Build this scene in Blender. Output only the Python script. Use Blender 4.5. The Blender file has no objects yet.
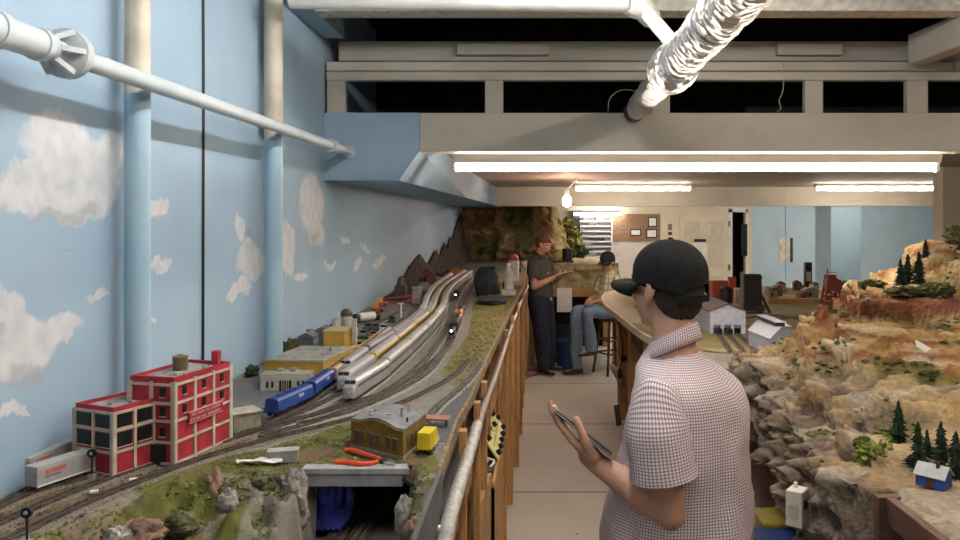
import bpy, bmesh, math, random
from mathutils import Vector, Matrix, noise
random.seed(7)
C = bpy.context.scene.collection
SC = bpy.context.scene
PI = math.pi
V = Vector
# camera model: eye height 1.88 m, focal length 780 px, vanishing point of the aisle at (534, 222)
H, F, CX, CY = 1.88, 780.0, 534.0, 222.0
ZT = 1.36            # top of the left railway table
ZR = 1.15            # top of the right railway table
def at(px, py, Y): return V(((px-CX)*Y/F, Y, H-(py-CY)*Y/F))
def on(px, py, z=ZT):
    Y = F*(H-z)/(py-CY)
    return V(((px-CX)*Y/F, Y, z))
def lerp(a, b, t): return a+(b-a)*t
def sstep(a, b, x):
    t = max(0.0, min(1.0, (x-a)/(b-a))); return t*t*(3-2*t)
def interp(tab, x):
    if x <= tab[0][0]: return tab[0][1]
    for (x0, y0), (x1, y1) in zip(tab, tab[1:]):
        if x <= x1: return y0+(y1-y0)*(x-x0)/(x1-x0)
    return tab[-1][1]

# ---------------------------------------------------------------- materials
def new_mat(name):
    m = bpy.data.materials.new(name); m.use_nodes = True
    nt = m.node_tree; b = nt.nodes['Principled BSDF']
    return m, nt, b
def N(nt, t, **kw):
    n = nt.nodes.new(t)
    for k, v in kw.items():
        if k in n.inputs.keys(): n.inputs[k].default_value = v
        else: setattr(n, k, v)
    return n
def L(nt, a, b): nt.links.new(a, b)
def mixc(nt, fac, a, b, mode='MIX'):
    n = nt.nodes.new('ShaderNodeMix'); n.data_type = 'RGBA'; n.blend_type = mode
    for s, v in ((0, fac), (6, a), (7, b)):
        if hasattr(v, 'is_output'): L(nt, v, n.inputs[s])
        elif s == 0: n.inputs[0].default_value = v
        else: n.inputs[s].default_value = (*v, 1) if len(v) == 3 else v
    return n.outputs[2]
def math_(nt, op, a, b=None, clamp=False):
    n = nt.nodes.new('ShaderNodeMath'); n.operation = op; n.use_clamp = clamp
    for i, v in enumerate((a, b)):
        if v is None: continue
        if hasattr(v, 'is_output'): L(nt, v, n.inputs[i])
        else: n.inputs[i].default_value = v
    return n.outputs[0]
def ramp(nt, fac, stops):
    n = nt.nodes.new('ShaderNodeValToRGB'); e = n.color_ramp.elements
    while len(e) < len(stops): e.new(0.5)
    for i, (p, c) in enumerate(stops):
        e[i].position = p; e[i].color = (*c, 1) if len(c) == 3 else c
    L(nt, fac, n.inputs[0]); return n.outputs[0]
def coords(nt, kind='Object'):
    return N(nt, 'ShaderNodeTexCoord').outputs[kind]
_mc = {}
def mat(name, col, rough=.6, var=.12, scale=12, metal=0.0, bump=0.0, bscale=80, spec=.4, col2=None, wood=False):
    """plain surface with a mottled colour and an optional fine relief"""
    if name in _mc: return _mc[name]
    m, nt, b = new_mat(name)
    co = coords(nt)
    if wood:
        mp = N(nt, 'ShaderNodeMapping'); mp.inputs['Scale'].default_value = wood; L(nt, co, mp.inputs[0]); src = mp.outputs[0]
    else: src = co
    nz = N(nt, 'ShaderNodeTexNoise', Scale=scale, Detail=5.0, Roughness=.6); L(nt, src, nz.inputs['Vector'])
    c2 = col2 or tuple(max(0, c*(1-2.2*var)) for c in col)
    c1 = tuple(min(1, c*(1+var)) for c in col)
    o = ramp(nt, nz.outputs[0], [(.32, c2), (.62, c1)])
    L(nt, o, b.inputs['Base Color'])
    b.inputs['Roughness'].default_value = rough; b.inputs['Metallic'].default_value = metal
    b.inputs['Specular IOR Level'].default_value = spec
    if bump:
        n2 = N(nt, 'ShaderNodeTexNoise', Scale=bscale, Detail=4.0); L(nt, src, n2.inputs['Vector'])
        bp = N(nt, 'ShaderNodeBump', Strength=bump, Distance=.01); L(nt, n2.outputs[0], bp.inputs['Height']); L(nt, bp.outputs[0], b.inputs['Normal'])
    _mc[name] = m; return m
def emit(name, col, s):
    if name in _mc: return _mc[name]
    m, nt, b = new_mat(name)
    b.inputs['Base Color'].default_value = (.9, .9, .9, 1)
    b.inputs['Emission Color'].default_value = (*col, 1); b.inputs['Emission Strength'].default_value = s
    _mc[name] = m; return m

# ---------------------------------------------------------------- mesh builder
class MB:
    def __init__(s): s.v = []; s.f = []; s.mi = []; s.uv = []; s.m = 0
    def add(s, vs, fs, uvs=None):
        o = len(s.v); s.v += [tuple(p) for p in vs]
        for k, f in enumerate(fs):
            s.f.append([i+o for i in f]); s.mi.append(s.m); s.uv.append(uvs[k] if uvs else None)
        return s
    def box(s, c, d, rot=None):
        x, y, z = d[0]/2, d[1]/2, d[2]/2
        vs = [V((i*x, j*y, k*z)) for k in (-1, 1) for j in (-1, 1) for i in (-1, 1)]
        if rot is not None:
            R = rot if isinstance(rot, Matrix) else Matrix.Rotation(rot, 3, 'Z')
            vs = [R @ p for p in vs]
        c = V(c)
        return s.add([c+p for p in vs], [(0, 2, 3, 1), (4, 5, 7, 6), (0, 1, 5, 4), (2, 6, 7, 3), (0, 4, 6, 2), (1, 3, 7, 5)])
    def b2(s, a, b):
        return s.box([(p+q)/2 for p, q in zip(a, b)], [abs(q-p) for p, q in zip(a, b)])
    def bar(s, p0, p1, w, h, up=V((0, 0, 1))):
        p0, p1 = V(p0), V(p1); d = p1-p0; l = d.length; y = d/l
        if abs(y.dot(up)) > .98: up = V((1, 0, 0))
        x = y.cross(up).normalized(); z = x.cross(y)
        return s.box((p0+p1)/2, (w, l, h), Matrix((x, y, z)).transposed())
    def prism(s, pts, vec):
        n = len(pts); vec = V(vec); pts = [V(p) for p in pts]
        return s.add(pts+[p+vec for p in pts], [list(range(n))[::-1], list(range(n, 2*n))]+[(i, (i+1) % n, n+(i+1) % n, n+i) for i in range(n)])
    def rings(s, R, cap=True, closed=True, uv=None):
        n = len(R[0]); vs = [p for r in R for p in r]; fs = []; us = []
        for i in range(len(R)-1):
            for j in range(n if closed else n-1):
                k = (j+1) % n
                fs.append((i*n+j, i*n+k, (i+1)*n+k, (i+1)*n+j))
                if uv: us.append((uv(i, j), uv(i, j+1), uv(i+1, j+1), uv(i+1, j)))
                else: us.append(None)
        if cap and closed:
            fs.append(list(range(n))[::-1]); fs.append([(len(R)-1)*n+j for j in range(n)]); us += [None, None]
        return s.add(vs, fs, us)
    def cyl(s, p0, p1, r0, r1=None, n=16, cap=True):
        return s.tube([p0, p1], [r0, r0 if r1 is None else r1], n, cap)
    def tube(s, P, r, n=10, cap=True):
        P = [V(p) for p in P]
        if not isinstance(r, (list, tuple)): r = [r]*len(P)
        d0 = (P[1]-P[0]).normalized(); up = V((0, 0, 1)) if abs(d0.z) < .95 else V((1, 0, 0))
        x = d0.cross(up).normalized(); R = []
        for i, p in enumerate(P):
            a = P[max(i-1, 0)]; b = P[min(i+1, len(P)-1)]; d = (b-a)
            d = d.normalized() if d.length > 1e-9 else d0
            x = (x-d*x.dot(d)).normalized(); y = d.cross(x)
            R.append([p+(x*math.cos(t)+y*math.sin(t))*r[i] for t in [2*PI*k/n for k in range(n)]])
        return s.rings(R, cap)
    def ell(s, c, r, n=16, m=10, rot=None):
        c = V(c); R = []
        for i in range(m+1):
            ph = PI*i/m; sp = max(math.sin(ph), 1e-3)
            ring = []
            for j in range(n):
                t = 2*PI*j/n; p = V((r[0]*sp*math.cos(t), r[1]*sp*math.sin(t), -r[2]*math.cos(ph)))
                ring.append(c+(rot @ p if rot else p))
            R.append(ring)
        return s.rings(R, True)
    def lathe(s, c, prof, n=20):
        c = V(c)
        return s.rings([[c+V((r*math.cos(2*PI*j/n), r*math.sin(2*PI*j/n), z)) for j in range(n)] for r, z in prof])
    def mesh(s, name, mats, smooth=False):
        me = bpy.data.meshes.new(name); me.from_pydata(s.v, [], s.f)
        if not isinstance(mats, (list, tuple)): mats = [mats]
        for m in mats: me.materials.append(m)
        me.polygons.foreach_set('material_index', s.mi)
        if any(s.uv):
            ul = me.uv_layers.new(name='UVMap'); k = 0
            for f, u in zip(s.f, s.uv):
                for q in range(len(f)):
                    if u: ul.data[k].uv = u[q]
                    k += 1
        bm = bmesh.new(); bm.from_mesh(me); bmesh.ops.recalc_face_normals(bm, faces=bm.faces)
        if smooth:
            for f in bm.faces: f.smooth = True
            for e in bm.edges:
                if len(e.link_faces) == 2 and e.calc_face_angle(0) > .9: e.smooth = False
        bm.to_mesh(me); bm.free(); me.update(); return me
    def build(s, name, mats, parent=None, smooth=False, bevel=0, sub=0, label=None):
        o = bpy.data.objects.new(name, s.mesh(name, mats, smooth)); C.objects.link(o)
        if parent: o.parent = parent
        if bevel:
            b = o.modifiers.new('bevel', 'BEVEL'); b.width = bevel; b.segments = 2; b.limit_method = 'ANGLE'
        if sub:
            b = o.modifiers.new('sub', 'SUBSURF'); b.levels = sub; b.render_levels = sub
        if label: o['label'] = label
        return o
def thing(name, label, cat, loc=(0, 0, 0), rz=0, group=None):
    o = bpy.data.objects.new(name, None); C.objects.link(o); o.empty_display_size = .05
    o.location = loc; o.rotation_euler = (0, 0, rz)
    return tag(o, label, cat, group)
def tag(o, label, cat, group=None, kind=None):
    o['label'] = label; o['category'] = cat
    if group: o['group'] = group
    if kind: o['kind'] = kind
    return o
def struct(name, mb, m, label=None, smooth=False, bevel=0):
    o = mb.build(name, m, None, smooth, bevel); o['kind'] = 'structure'
    if label: o['label'] = label
    return o
def dup(root, label=None, loc=None, rz=None, group=None, cat=None):
    r = root.copy(); C.objects.link(r)
    if loc is not None: r.location = loc
    if rz is not None: r.rotation_euler = (0, 0, rz)
    if label: r['label'] = label
    if group: r['group'] = group
    for ch in list(root.children):
        c = ch.copy(); C.objects.link(c); c.parent = r
        for g in list(ch.children):
            d = g.copy(); C.objects.link(d); d.parent = c
    return r
def spline(P, n=8):
    P = [V(p) for p in P]; out = []
    for i in range(len(P)-1):
        p0 = P[i-1] if i else P[0]*2-P[1]; p1 = P[i]; p2 = P[i+1]; p3 = P[i+2] if i+2 < len(P) else P[-1]*2-P[-2]
        for k in range(n):
            t = k/n
            out.append(.5*((2*p1)+(p2-p0)*t+(2*p0-5*p1+4*p2-p3)*t*t+(3*p1-p0-3*p2+p3)*t**3))
    out.append(P[-1]); return out
def resample(P, step):
    out = [P[0].copy()]; acc = 0
    for a, b in zip(P, P[1:]):
        d = (b-a).length
        if d < 1e-9: continue
        while acc+d >= step:
            a = a+(b-a)*((step-acc)/d); d = (b-a).length; out.append(a.copy()); acc = 0
            if d < 1e-9: break
        acc += d
    return out
def along(P, s):
    """point and heading at arc length s"""
    for a, b in zip(P, P[1:]):
        d = (b-a).length
        if s <= d: return a+(b-a)*(s/d if d else 0), math.atan2((b-a).y, (b-a).x)
        s -= d
    return P[-1], math.atan2((P[-1]-P[-2]).y, (P[-1]-P[-2]).x)
ORD = ['first', 'second', 'third', 'fourth', 'fifth', 'sixth', 'seventh', 'eighth', 'ninth', 'tenth', 'eleventh', 'twelfth', 'thirteenth', 'fourteenth', 'fifteenth', 'sixteenth']

# shared finishes
M_white = mat('white_paint', (.72, .72, .70), .45, .05)
M_black = mat('black_plastic', (.012, .012, .013), .45, .1)
M_dark = mat('dark_metal', (.03, .03, .032), .5, .2)
M_steel = mat('bright_steel', (.62, .62, .63), .3, .06, metal=.9)
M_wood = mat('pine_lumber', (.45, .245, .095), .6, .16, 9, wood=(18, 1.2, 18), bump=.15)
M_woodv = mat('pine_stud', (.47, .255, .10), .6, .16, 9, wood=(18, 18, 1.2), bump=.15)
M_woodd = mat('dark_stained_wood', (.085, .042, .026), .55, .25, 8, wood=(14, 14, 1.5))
M_paper = mat('white_paper', (.80, .79, .76), .7, .04)
M_glassd = mat('dark_window_glass', (.014, .017, .017), .35, .3, spec=.25)
M_conc = mat('grey_concrete', (.33, .33, .32), .8, .12, 30)
M_beigep = mat('beige_grey_paint', (.50, .47, .41), .6, .06, 3)
M_rub = mat('black_rubber', (.015, .015, .015), .7)
# ================================================================ camera
cam = bpy.data.cameras.new('camera'); co_ = bpy.data.objects.new('camera', cam); C.objects.link(co_)
cam.sensor_width = 36; cam.lens = F/960*36; cam.clip_start = .05
cam.shift_x = -(CX-480)/960; cam.shift_y = -(270-CY)/960
co_.location = (0, 0, H); co_.rotation_euler = (PI/2, 0, 0); SC.camera = co_

# ================================================================ room shell
XW, YB, XR, YN = -1.01, 13.5, 7.2, -1.6
# painted sky on the left wall
def sky_wall():
    m, nt, b = new_mat('sky_mural_wall')
    co = coords(nt)
    nz = N(nt, 'ShaderNodeTexNoise', Scale=4.5, Detail=7.0, Roughness=.62); L(nt, co, nz.inputs['Vector'])
    off = N(nt, 'ShaderNodeVectorMath', operation='SUBTRACT'); L(nt, nz.outputs['Color'], off.inputs[0]); off.inputs[1].default_value = (.5, .5, .5)
    sc = N(nt, 'ShaderNodeVectorMath', operation='SCALE'); L(nt, off.outputs[0], sc.inputs[0]); sc.inputs['Scale'].default_value = .20
    ad = N(nt, 'ShaderNodeVectorMath', operation='ADD'); L(nt, co, ad.inputs[0]); L(nt, sc.outputs[0], ad.inputs[1])
    def blobs(lst):
        cur = None
        for px, py, rx, ry in lst:
            Y = F*abs(XW)/(CX-px); z = H-(py-CY)*Y/F
            wy = abs(F*abs(XW)/(CX-px-rx)-F*abs(XW)/(CX-px+rx))/2; wz = ry*Y/F
            s1 = N(nt, 'ShaderNodeVectorMath', operation='SUBTRACT'); L(nt, ad.outputs[0], s1.inputs[0]); s1.inputs[1].default_value = (XW, Y, z)
            s2 = N(nt, 'ShaderNodeVectorMath', operation='MULTIPLY'); L(nt, s1.outputs[0], s2.inputs[0]); s2.inputs[1].default_value = (0, 1/wy, 1/wz)
            ln = N(nt, 'ShaderNodeVectorMath', operation='LENGTH'); L(nt, s2.outputs[0], ln.inputs[0])
            cur = ln.outputs['Value'] if cur is None else math_(nt, 'MINIMUM', cur, ln.outputs['Value'])
        return cur
    wh = blobs([(60, 150, 42, 42), (95, 165, 28, 38), (25, 185, 28, 24), (75, 205, 45, 20), (110, 190, 12, 26), (20, 345, 42, 34), (10, 310, 22, 22), (62, 332, 18, 14), (97, 297, 16, 7),
                (12, 410, 24, 7), (157, 205, 11, 16), (158, 265, 12, 8), (155, 317, 8, 4), (240, 232, 7, 16), (252, 262, 16, 20), (240, 288, 14, 7), (287, 248, 9, 28), (312, 205, 13, 34), (318, 238, 9, 14), (300, 272, 8, 4),
                (365, 248, 6, 3), (380, 262, 8, 4), (345, 240, 5, 3), (358, 265, 4, 6), (330, 265, 6, 4)])
    gr = blobs([(60, 216, 38, 8), (90, 210, 16, 10), (30, 372, 30, 14), (8, 330, 10, 14), (158, 217, 10, 5), (315, 242, 5, 8), (65, 248, 9, 2.5), (250, 240, 5, 8)])
    mw = ramp(nt, wh, [(.80, (1, 1, 1)), (1.38, (0, 0, 0))])
    mg = ramp(nt, gr, [(.45, (1, 1, 1)), (1.25, (0, 0, 0))])
    n2 = N(nt, 'ShaderNodeTexNoise', Scale=3.0, Detail=4.0); L(nt, co, n2.inputs['Vector'])
    n3 = N(nt, 'ShaderNodeTexNoise', Scale=22.0, Detail=6.0); L(nt, co, n3.inputs['Vector'])
    blue = ramp(nt, n2.outputs[0], [(.3, (.295, .425, .555)), (.7, (.345, .475, .60))])
    wcol = ramp(nt, n3.outputs[0], [(.3, (.53, .55, .59)), (.7, (.70, .70, .71))])
    cl = mixc(nt, math_(nt, 'MULTIPLY', mw, .92), blue, wcol)
    fin = mixc(nt, math_(nt, 'MULTIPLY', mg, .62), cl, (.34, .355, .39))
    L(nt, fin, b.inputs['Base Color']); b.inputs['Roughness'].default_value = .75
    bp = N(nt, 'ShaderNodeBump', Strength=.12, Distance=.01); L(nt, n3.outputs[0], bp.inputs['Height']); L(nt, bp.outputs[0], b.inputs['Normal'])
    return m
M_sky = sky_wall()
M_blue = mat('pale_blue_wall_paint', (.305, .445, .575), .7, .05, 3)
M_blueb = mat('far_blue_wall_paint', (.45, .59, .69), .7, .03, 3)
M_cream = mat('cream_wall_paint', (.70, .62, .49), .7, .04, 3)
M_ceil = mat('off_white_ceiling', (.44, .405, .34), .7, .06, 2)
M_void = mat('shade_dark_void_wood', (.022, .017, .013), .9, .4, 10)  # near-black wood colour carries the shade of the enclosed voids
def floor_mat():
    m, nt, b = new_mat('painted_floor_panels')
    co = coords(nt); sp = N(nt, 'ShaderNodeSeparateXYZ'); L(nt, co, sp.inputs[0])
    n1 = N(nt, 'ShaderNodeTexNoise', Scale=2.2, Detail=5.0); L(nt, co, n1.inputs['Vector'])
    n2 = N(nt, 'ShaderNodeTexNoise', Scale=60.0, Detail=3.0); L(nt, co, n2.inputs['Vector'])
    c = ramp(nt, n1.outputs[0], [(.3, (.58, .545, .50)), (.7, (.66, .625, .575))])
    v = N(nt, 'ShaderNodeTexVoronoi', Scale=3.3); L(nt, co, v.inputs['Vector'])
    c = mixc(nt, ramp(nt, v.outputs['Distance'], [(.03, (1, 1, 1)), (.045, (0, 0, 0))]), c, (.10, .09, .08))
    t = math_(nt, 'FRACT', math_(nt, 'DIVIDE', math_(nt, 'SUBTRACT', sp.outputs[1], 7.25), 1.83))
    seam = math_(nt, 'LESS_THAN', t, .012)
    c = mixc(nt, seam, c, (.12, .11, .10))
    c = mixc(nt, math_(nt, 'MULTIPLY', n2.outputs[0], .25), c, (.36, .34, .32))
    L(nt, c, b.inputs['Base Color']); b.inputs['Roughness'].default_value = .6
    return m
struct('floor', MB().b2((XW-.1, YN, -.1), (XR+.1, YB+.1, 0)), floor_mat())
struct('wall_left', MB().b2((XW-.1, YN, 0), (XW, YB, 3.1)), M_sky)
struct('wall_right', MB().b2((XR, YN, 0), (XR+.1, YB, 3.1)), M_blueb)
bw = MB()
DX0, DX1, DZ = 3.43, 3.66, 2.05            # dark doorway
XS = 3.77                                   # where the wall turns blue
bw.b2((XW-.1, YB, 0), (DX0, YB+.12, 2.7)); bw.b2((DX0, YB, DZ), (DX1, YB+.12, 2.7)); bw.b2((DX1, YB, 0), (XS, YB+.12, 2.7))
bw.m = 1; bw.b2((XS, YB, 0), (XR+.1, YB+.12, 2.7))
struct('wall_back', bw, [M_cream, M_blueb])
struct('wall_near', MB().b2((XW-.1, YN-.1, 0), (XR+.1, YN, 3.1)), M_cream)
struct('trim_doorway', MB().b2((DX0-.07, YB-.02, 0), (DX0, YB+.0, DZ+.05)).b2((DX1, YB-.02, 0), (DX1+.05, YB, DZ+.05)).b2((DX0-.07, YB-.02, DZ), (DX1+.05, YB, DZ+.07)), M_white)
struct('wall_closet', MB().b2((DX0-.1, YB+.9, 0), (DX1+.2, YB+.95, 2.3)).b2((DX0-.1, YB+.12, 0), (DX0-.05, YB+.9, 2.3)).b2((DX1+.05, YB+.12, 0), (DX1+.1, YB+.9, 2.3)).b2((DX0-.1, YB+.12, 2.3), (DX1+.2, YB+.95, 2.35)), M_woodd)
# ceilings: open joists near the camera, dropped panel beyond the beam
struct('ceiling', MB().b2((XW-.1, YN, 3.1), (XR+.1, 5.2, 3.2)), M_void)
YBm = 3.75
struct('ceiling_dropped', MB().b2((XW-.1, YBm+.14, 2.30), (XR+.1, YB+.1, 2.34)), M_ceil)
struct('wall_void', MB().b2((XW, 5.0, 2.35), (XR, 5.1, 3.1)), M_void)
bm_ = MB()
bm_.b2((-.55, YBm, 2.22), (XR, YBm+.14, 2.405))
struct('ceiling_beam', bm_, M_beigep, bevel=.004)
# blue soffit along the left wall
def sec(xr, xb, y, zt=2.405, zm=2.22):
    return [V((XW+.001, y, zt)), V((xr, y, zt)), V((xr, y, zm)), V((xb, y, 2.08)), V((XW+.001, y, 2.08))]
so = MB(); so.rings([sec(-.551, -.65, YBm-.002), sec(-.551, -.645, YBm+.14), sec(-.53, -.56, 6.5, 2.32, 2.25), sec(-.46, -.46, 9.4, 2.32, 2.25), sec(-.46, -.46, 11, 2.32, 2.25)])
struct('ceiling_soffit', so, M_blue)
struct('ceiling_header', MB().b2((-.46, 9.35, 2.07), (XR, 9.5, 2.31)), M_ceil)
struct('trim_column', MB().b2((3.57, 9.38, 0), (3.93, 9.9, 2.3)), M_blue)
struct('trim_pillar', MB().b2((3.12, 5.95, 0), (3.9, 6.1, 2.3)), mat('tan_pillar_paint', (.58, .50, .41), .7, .06, 3))

# framing above the beam: each board is a board
def plank(name, a, b, label, m=M_beigep, bev=.004):
    return tag(MB().b2(a, b).build(name, m, None, False, bev), label, 'beam')
plank('ceiling_plate', (-.96, 3.83, 2.672), (3.2, 3.9, 2.768), 'painted horizontal board just below the dark joists, carrying two short blocks')
plank('ceiling_plate', (-1.0, 3.752, 2.608), (2.6, 3.80, 2.652), 'upper strip of the paired thin boards over the posts')
plank('ceiling_plate', (-1.0, 3.75, 2.562), (3.2, 3.80, 2.604), 'lower strip of the paired thin boards resting on the posts')
plank('ceiling_plate', (2.02, 3.744, 2.606), (3.2, 3.792, 2.654), 'short board lapped over the right end of the paired thin strips')
for k, (x0, x1, w) in enumerate([(327, 345, 'leftmost, against the blue wall'), (485, 503, 'second from the left wall'), (652, 670, 'partly behind the foil duct'), (805, 823, 'right of the foil duct by the hanging wire'), (907, 928, 'rightmost one in view')]):
    a, b = at(x0, 100, 3.76).x, at(x1, 100, 3.76).x
    tag(MB().b2((a, 3.757, 2.402), (b, 3.80, 2.562)).build('ceiling_post', M_beigep, None, False, .003), 'short painted post on the wide beam, ' + w, 'post', 'short posts over the beam')
for px0, px1, w in ((457, 549, 'left block nailed to the upper painted board'), (777, 842, 'right block nailed to the upper painted board')):
    a, b = at(px0, 50, 3.8), at(px1, 50, 3.8)
    tag(MB().b2((a.x, 3.79, a.z-.025), (b.x, 3.829, a.z+.033)).build('nailed_block', M_beigep, None, False, .003), w, 'block')
# joist and plates near the top of the picture
j = MB(); a = at(290, 14, 3.3); j.b2((-1.0, 3.25, a.z), (3.4, 3.37, 3.0))
tag(j.build('ceiling_joist', mat('peeling_white_paint', (.62, .60, .54), .7, .12, 25, bump=.3), None, False, .006), 'peeling off-white joist crossing the top edge of the view', 'beam')
j = MB(); j.bar(at(917, 50, 3.7), at(1010, 14, 3.1), .09, .14)
tag(j.build('ceiling_joist', M_beigep, None, False, .004), 'grey-beige board running toward the camera at the upper right corner', 'beam')
j = MB(); j.b2((XW+.001, -1.0, 2.76), (XW+.10, 3.74, 2.90))
tag(j.build('wall_sill_board', M_blue, None, False, .004), 'pale blue board along the top of the sky mural wall', 'board')
# dull pipes in the dark void on the right
for z, w in ((2.47, 'lower'), (2.53, 'upper')):
    tag(MB().cyl((1.25, 4.6, z), (7.2, 4.6, z), .03).build('void_pipe', mat('dull_grey_pipe', (.16, .155, .15), .5), None, True), w + ' dull grey pipe lying in the dark space right of the third post', 'pipe')
# loose wires
def wire(name, P, r, m, label, cat='wire', n=6):
    return tag(MB().tube(spline(P, 8), r, n).build(name, m, None, True), label, cat)
wire('hanging_wire', [at(784, 62, 3.7), at(783, 90, 3.7), at(779, 100, 3.72), at(781, 108, 3.74), at(777, 112, 3.745)], .0025, mat('pale_wire', (.35, .32, .28)), 'thin pale wire hanging right of the foil duct')
wire('hanging_wire', [at(608, 112, 3.7), at(610, 98, 3.7), at(622, 90, 3.7), at(636, 92, 3.72), at(645, 102, 3.72)], .002, mat('pale_wire', (.35, .32, .28)), 'thin wire loop rising left of the foil duct mouth')
wire('wall_cable', [V((XW+.004, 2.37, 2.75)), V((XW+.004, 2.375, 2.2)), V((XW+.004, 2.37, 1.365))], .004, M_black, 'thin black cable running straight down the sky mural between the two pipes')

# ---------------------------------------------------------------- pipes
M_pipeb = mat('pale_blue_pipe_paint', (.54, .60, .64), .5, .05, 6)
def two_tone():
    m, nt, b = new_mat('pipe_half_cream_half_blue')
    co = coords(nt); sp = N(nt, 'ShaderNodeSeparateXYZ'); L(nt, co, sp.inputs[0])
    nz = N(nt, 'ShaderNodeTexNoise', Scale=9.0, Detail=5.0); L(nt, co, nz.inputs['Vector'])
    h = math_(nt, 'ADD', sp.outputs[2], math_(nt, 'MULTIPLY', nz.outputs[0], .05))
    f = math_(nt, 'GREATER_THAN', h, 2.215)
    cr = ramp(nt, nz.outputs[0], [(.35, (.50, .44, .35)), (.65, (.66, .60, .50))])
    L(nt, mixc(nt, f, (.325, .485, .60), cr), b.inputs['Base Color']); b.inputs['Roughness'].default_value = .5
    return m
M_two = two_tone()
for px, r, w in ((137.5, .029, 'thick vertical wall pipe nearest the camera, cream above and blue below'), (273.5, .033, 'vertical wall pipe farther along the mural, cream above and blue below')):
    x = -.955; y = F*abs(x)/(CX-px)
    tag(MB().cyl((x, y, 1.34), (x, y, 3.09), r, n=24).build('wall_pipe', M_two, None, True), w, 'pipe')
hp = thing('sprinkler_pipe', 'long pale pipe running along the sky mural into the blue soffit', 'pipe')
px_, pz_ = -.885, 2.212
def zat(y): return lerp(2.196, 2.216, (y-1.2)/2.5)
MB().tube([(px_, -1.55, zat(-1.55)), (px_, YBm+.01, zat(YBm))],   .0195, 20).build('pipe_run', M_pipeb, hp, True)
g = MB()
def disc(y0, y1, r, r2=None): g.cyl((px_, y0, zat(y0)), (px_, y1, zat(y1)), r, r2, 20)
disc(1.29, 1.39, .027); disc(1.27, 1.29, .032); disc(1.385, 1.40, .030); disc(1.20, 1.27, .029)
g.build('coupling', M_pipeb, hp, True)
g = MB()
disc(1.455, 1.468, .024, .046); disc(1.468, 1.488, .047); 
for k in range(6):
    t = k*PI/3; d = V((math.cos(t), 0, math.sin(t)))
    g.bar(V((px_, 1.42, zat(1.42)))+d*.022, V((px_, 1.46, zat(1.46)))+d*.044, .010, .010)
disc(1.405, 1.42, .026)
g.build('valve_wheel', mat('grey_cast_metal', (.50, .54, .57), .5, .12, 20), hp, True, label='grey round flange with spokes')
g = MB(); disc(3.38, 3.43, .029); disc(3.73, 3.75, .03); g.build('coupling', M_pipeb, hp, True)
# white pipe crossing the top, its elbow, and the foil-wrapped duct
wp = thing('overhead_pipe', 'glossy white pipe crossing the top of the view into the foil duct', 'pipe')
M_pw = mat('glossy_white_paint', (.74, .73, .70), .3, .05, 8)
a = at(250, 0, 2.75); b = at(628, 4, 2.75)
MB().cyl((XW+.15, 2.75, a.z), (b.x, 2.75, b.z), .031, n=20).build('pipe_run', M_pw, wp, True)
e0 = at(628, 4, 2.75); e1 = at(644, 10, 2.78)
MB().tube([e0, e0.lerp(e1, .35), e0.lerp(e1, .7)+V((0, 0, .002)), e1, e1+(at(664, 34, 2.9)-e1)*.35], [.037, .041, .042, .041, .037], 18).build('elbow', M_pw, wp, True)
MB().cyl(e1, at(684, 56, 2.55), .026, n=18).build('branch_pipe', M_pw, wp, True)
def foil():
    m, nt, b = new_mat('crinkled_foil')
    co = coords(nt)
    v = N(nt, 'ShaderNodeTexVoronoi', Scale=34.0); L(nt, co, v.inputs['Vector'])
    n = N(nt, 'ShaderNodeTexNoise', Scale=26.0, Detail=6.0); L(nt, co, n.inputs['Vector'])
    h = math_(nt, 'ADD', v.outputs['Distance'], n.outputs[0])
    bp = N(nt, 'ShaderNodeBump', Strength=.7, Distance=.02); L(nt, h, bp.inputs['Height']); L(nt, bp.outputs[0], b.inputs['Normal'])
    b.inputs['Base Color'].default_value = (.74, .74, .75, 1); b.inputs['Metallic'].default_value = .85; b.inputs['Roughness'].default_value = .33
    return m
M_foil = foil()
fd = thing('foil_duct', 'crinkled silver foil wrapped duct slanting down from the top edge to the beam', 'duct')
P0 = at(752, -20, 1.75); P1 = at(634, 112, 3.74)
def duct(t0, t1, r, seed, bulge=0):
    nseg = max(8, int((t1-t0)*110)); R = []; d = (P1-P0).normalized(); x = d.cross(V((0, 0, 1))).normalized(); y = x.cross(d)
    for i in range(nseg+1):
        s = i/nseg; p = P0.lerp(P1, lerp(t0, t1, s)); ring = []
        for k in range(28):
            t = 2*PI*k/28; q = p+(x*math.cos(t)+y*math.sin(t))*r
            dn = noise.fractal(q*17+V((seed, 0, 0)), .8, 2.0, 4)
            rr = r*(1+.10*dn+bulge*math.sin(PI*s))
            ring.append(p+(x*math.cos(t)+y*math.sin(t))*rr)
        R.append(ring)
    return MB().rings(R)
duct(-.1, .47, .066, 1).build('foil_wrap', M_foil, fd, True)
duct(.44, .53, .079, 4, .06).build('foil_collar', M_foil, fd, True)
duct(.50, .93, .054, 7).build('foil_wrap', M_foil, fd, True)
duct(.92, 1.0, .050, 9).build('duct_mouth', M_dark, fd, True)
d_ = (P1-P0).normalized()
for t, r in ((.505, .060), (.40, .068), (.17, .068)):
    p = P0.lerp(P1, t); g = MB().cyl(p-d_*.012, p+d_*.012, r, n=24); g.build('tape_band', mat('grey_duct_tape', (.22, .22, .23), .4), fd, True)

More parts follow.
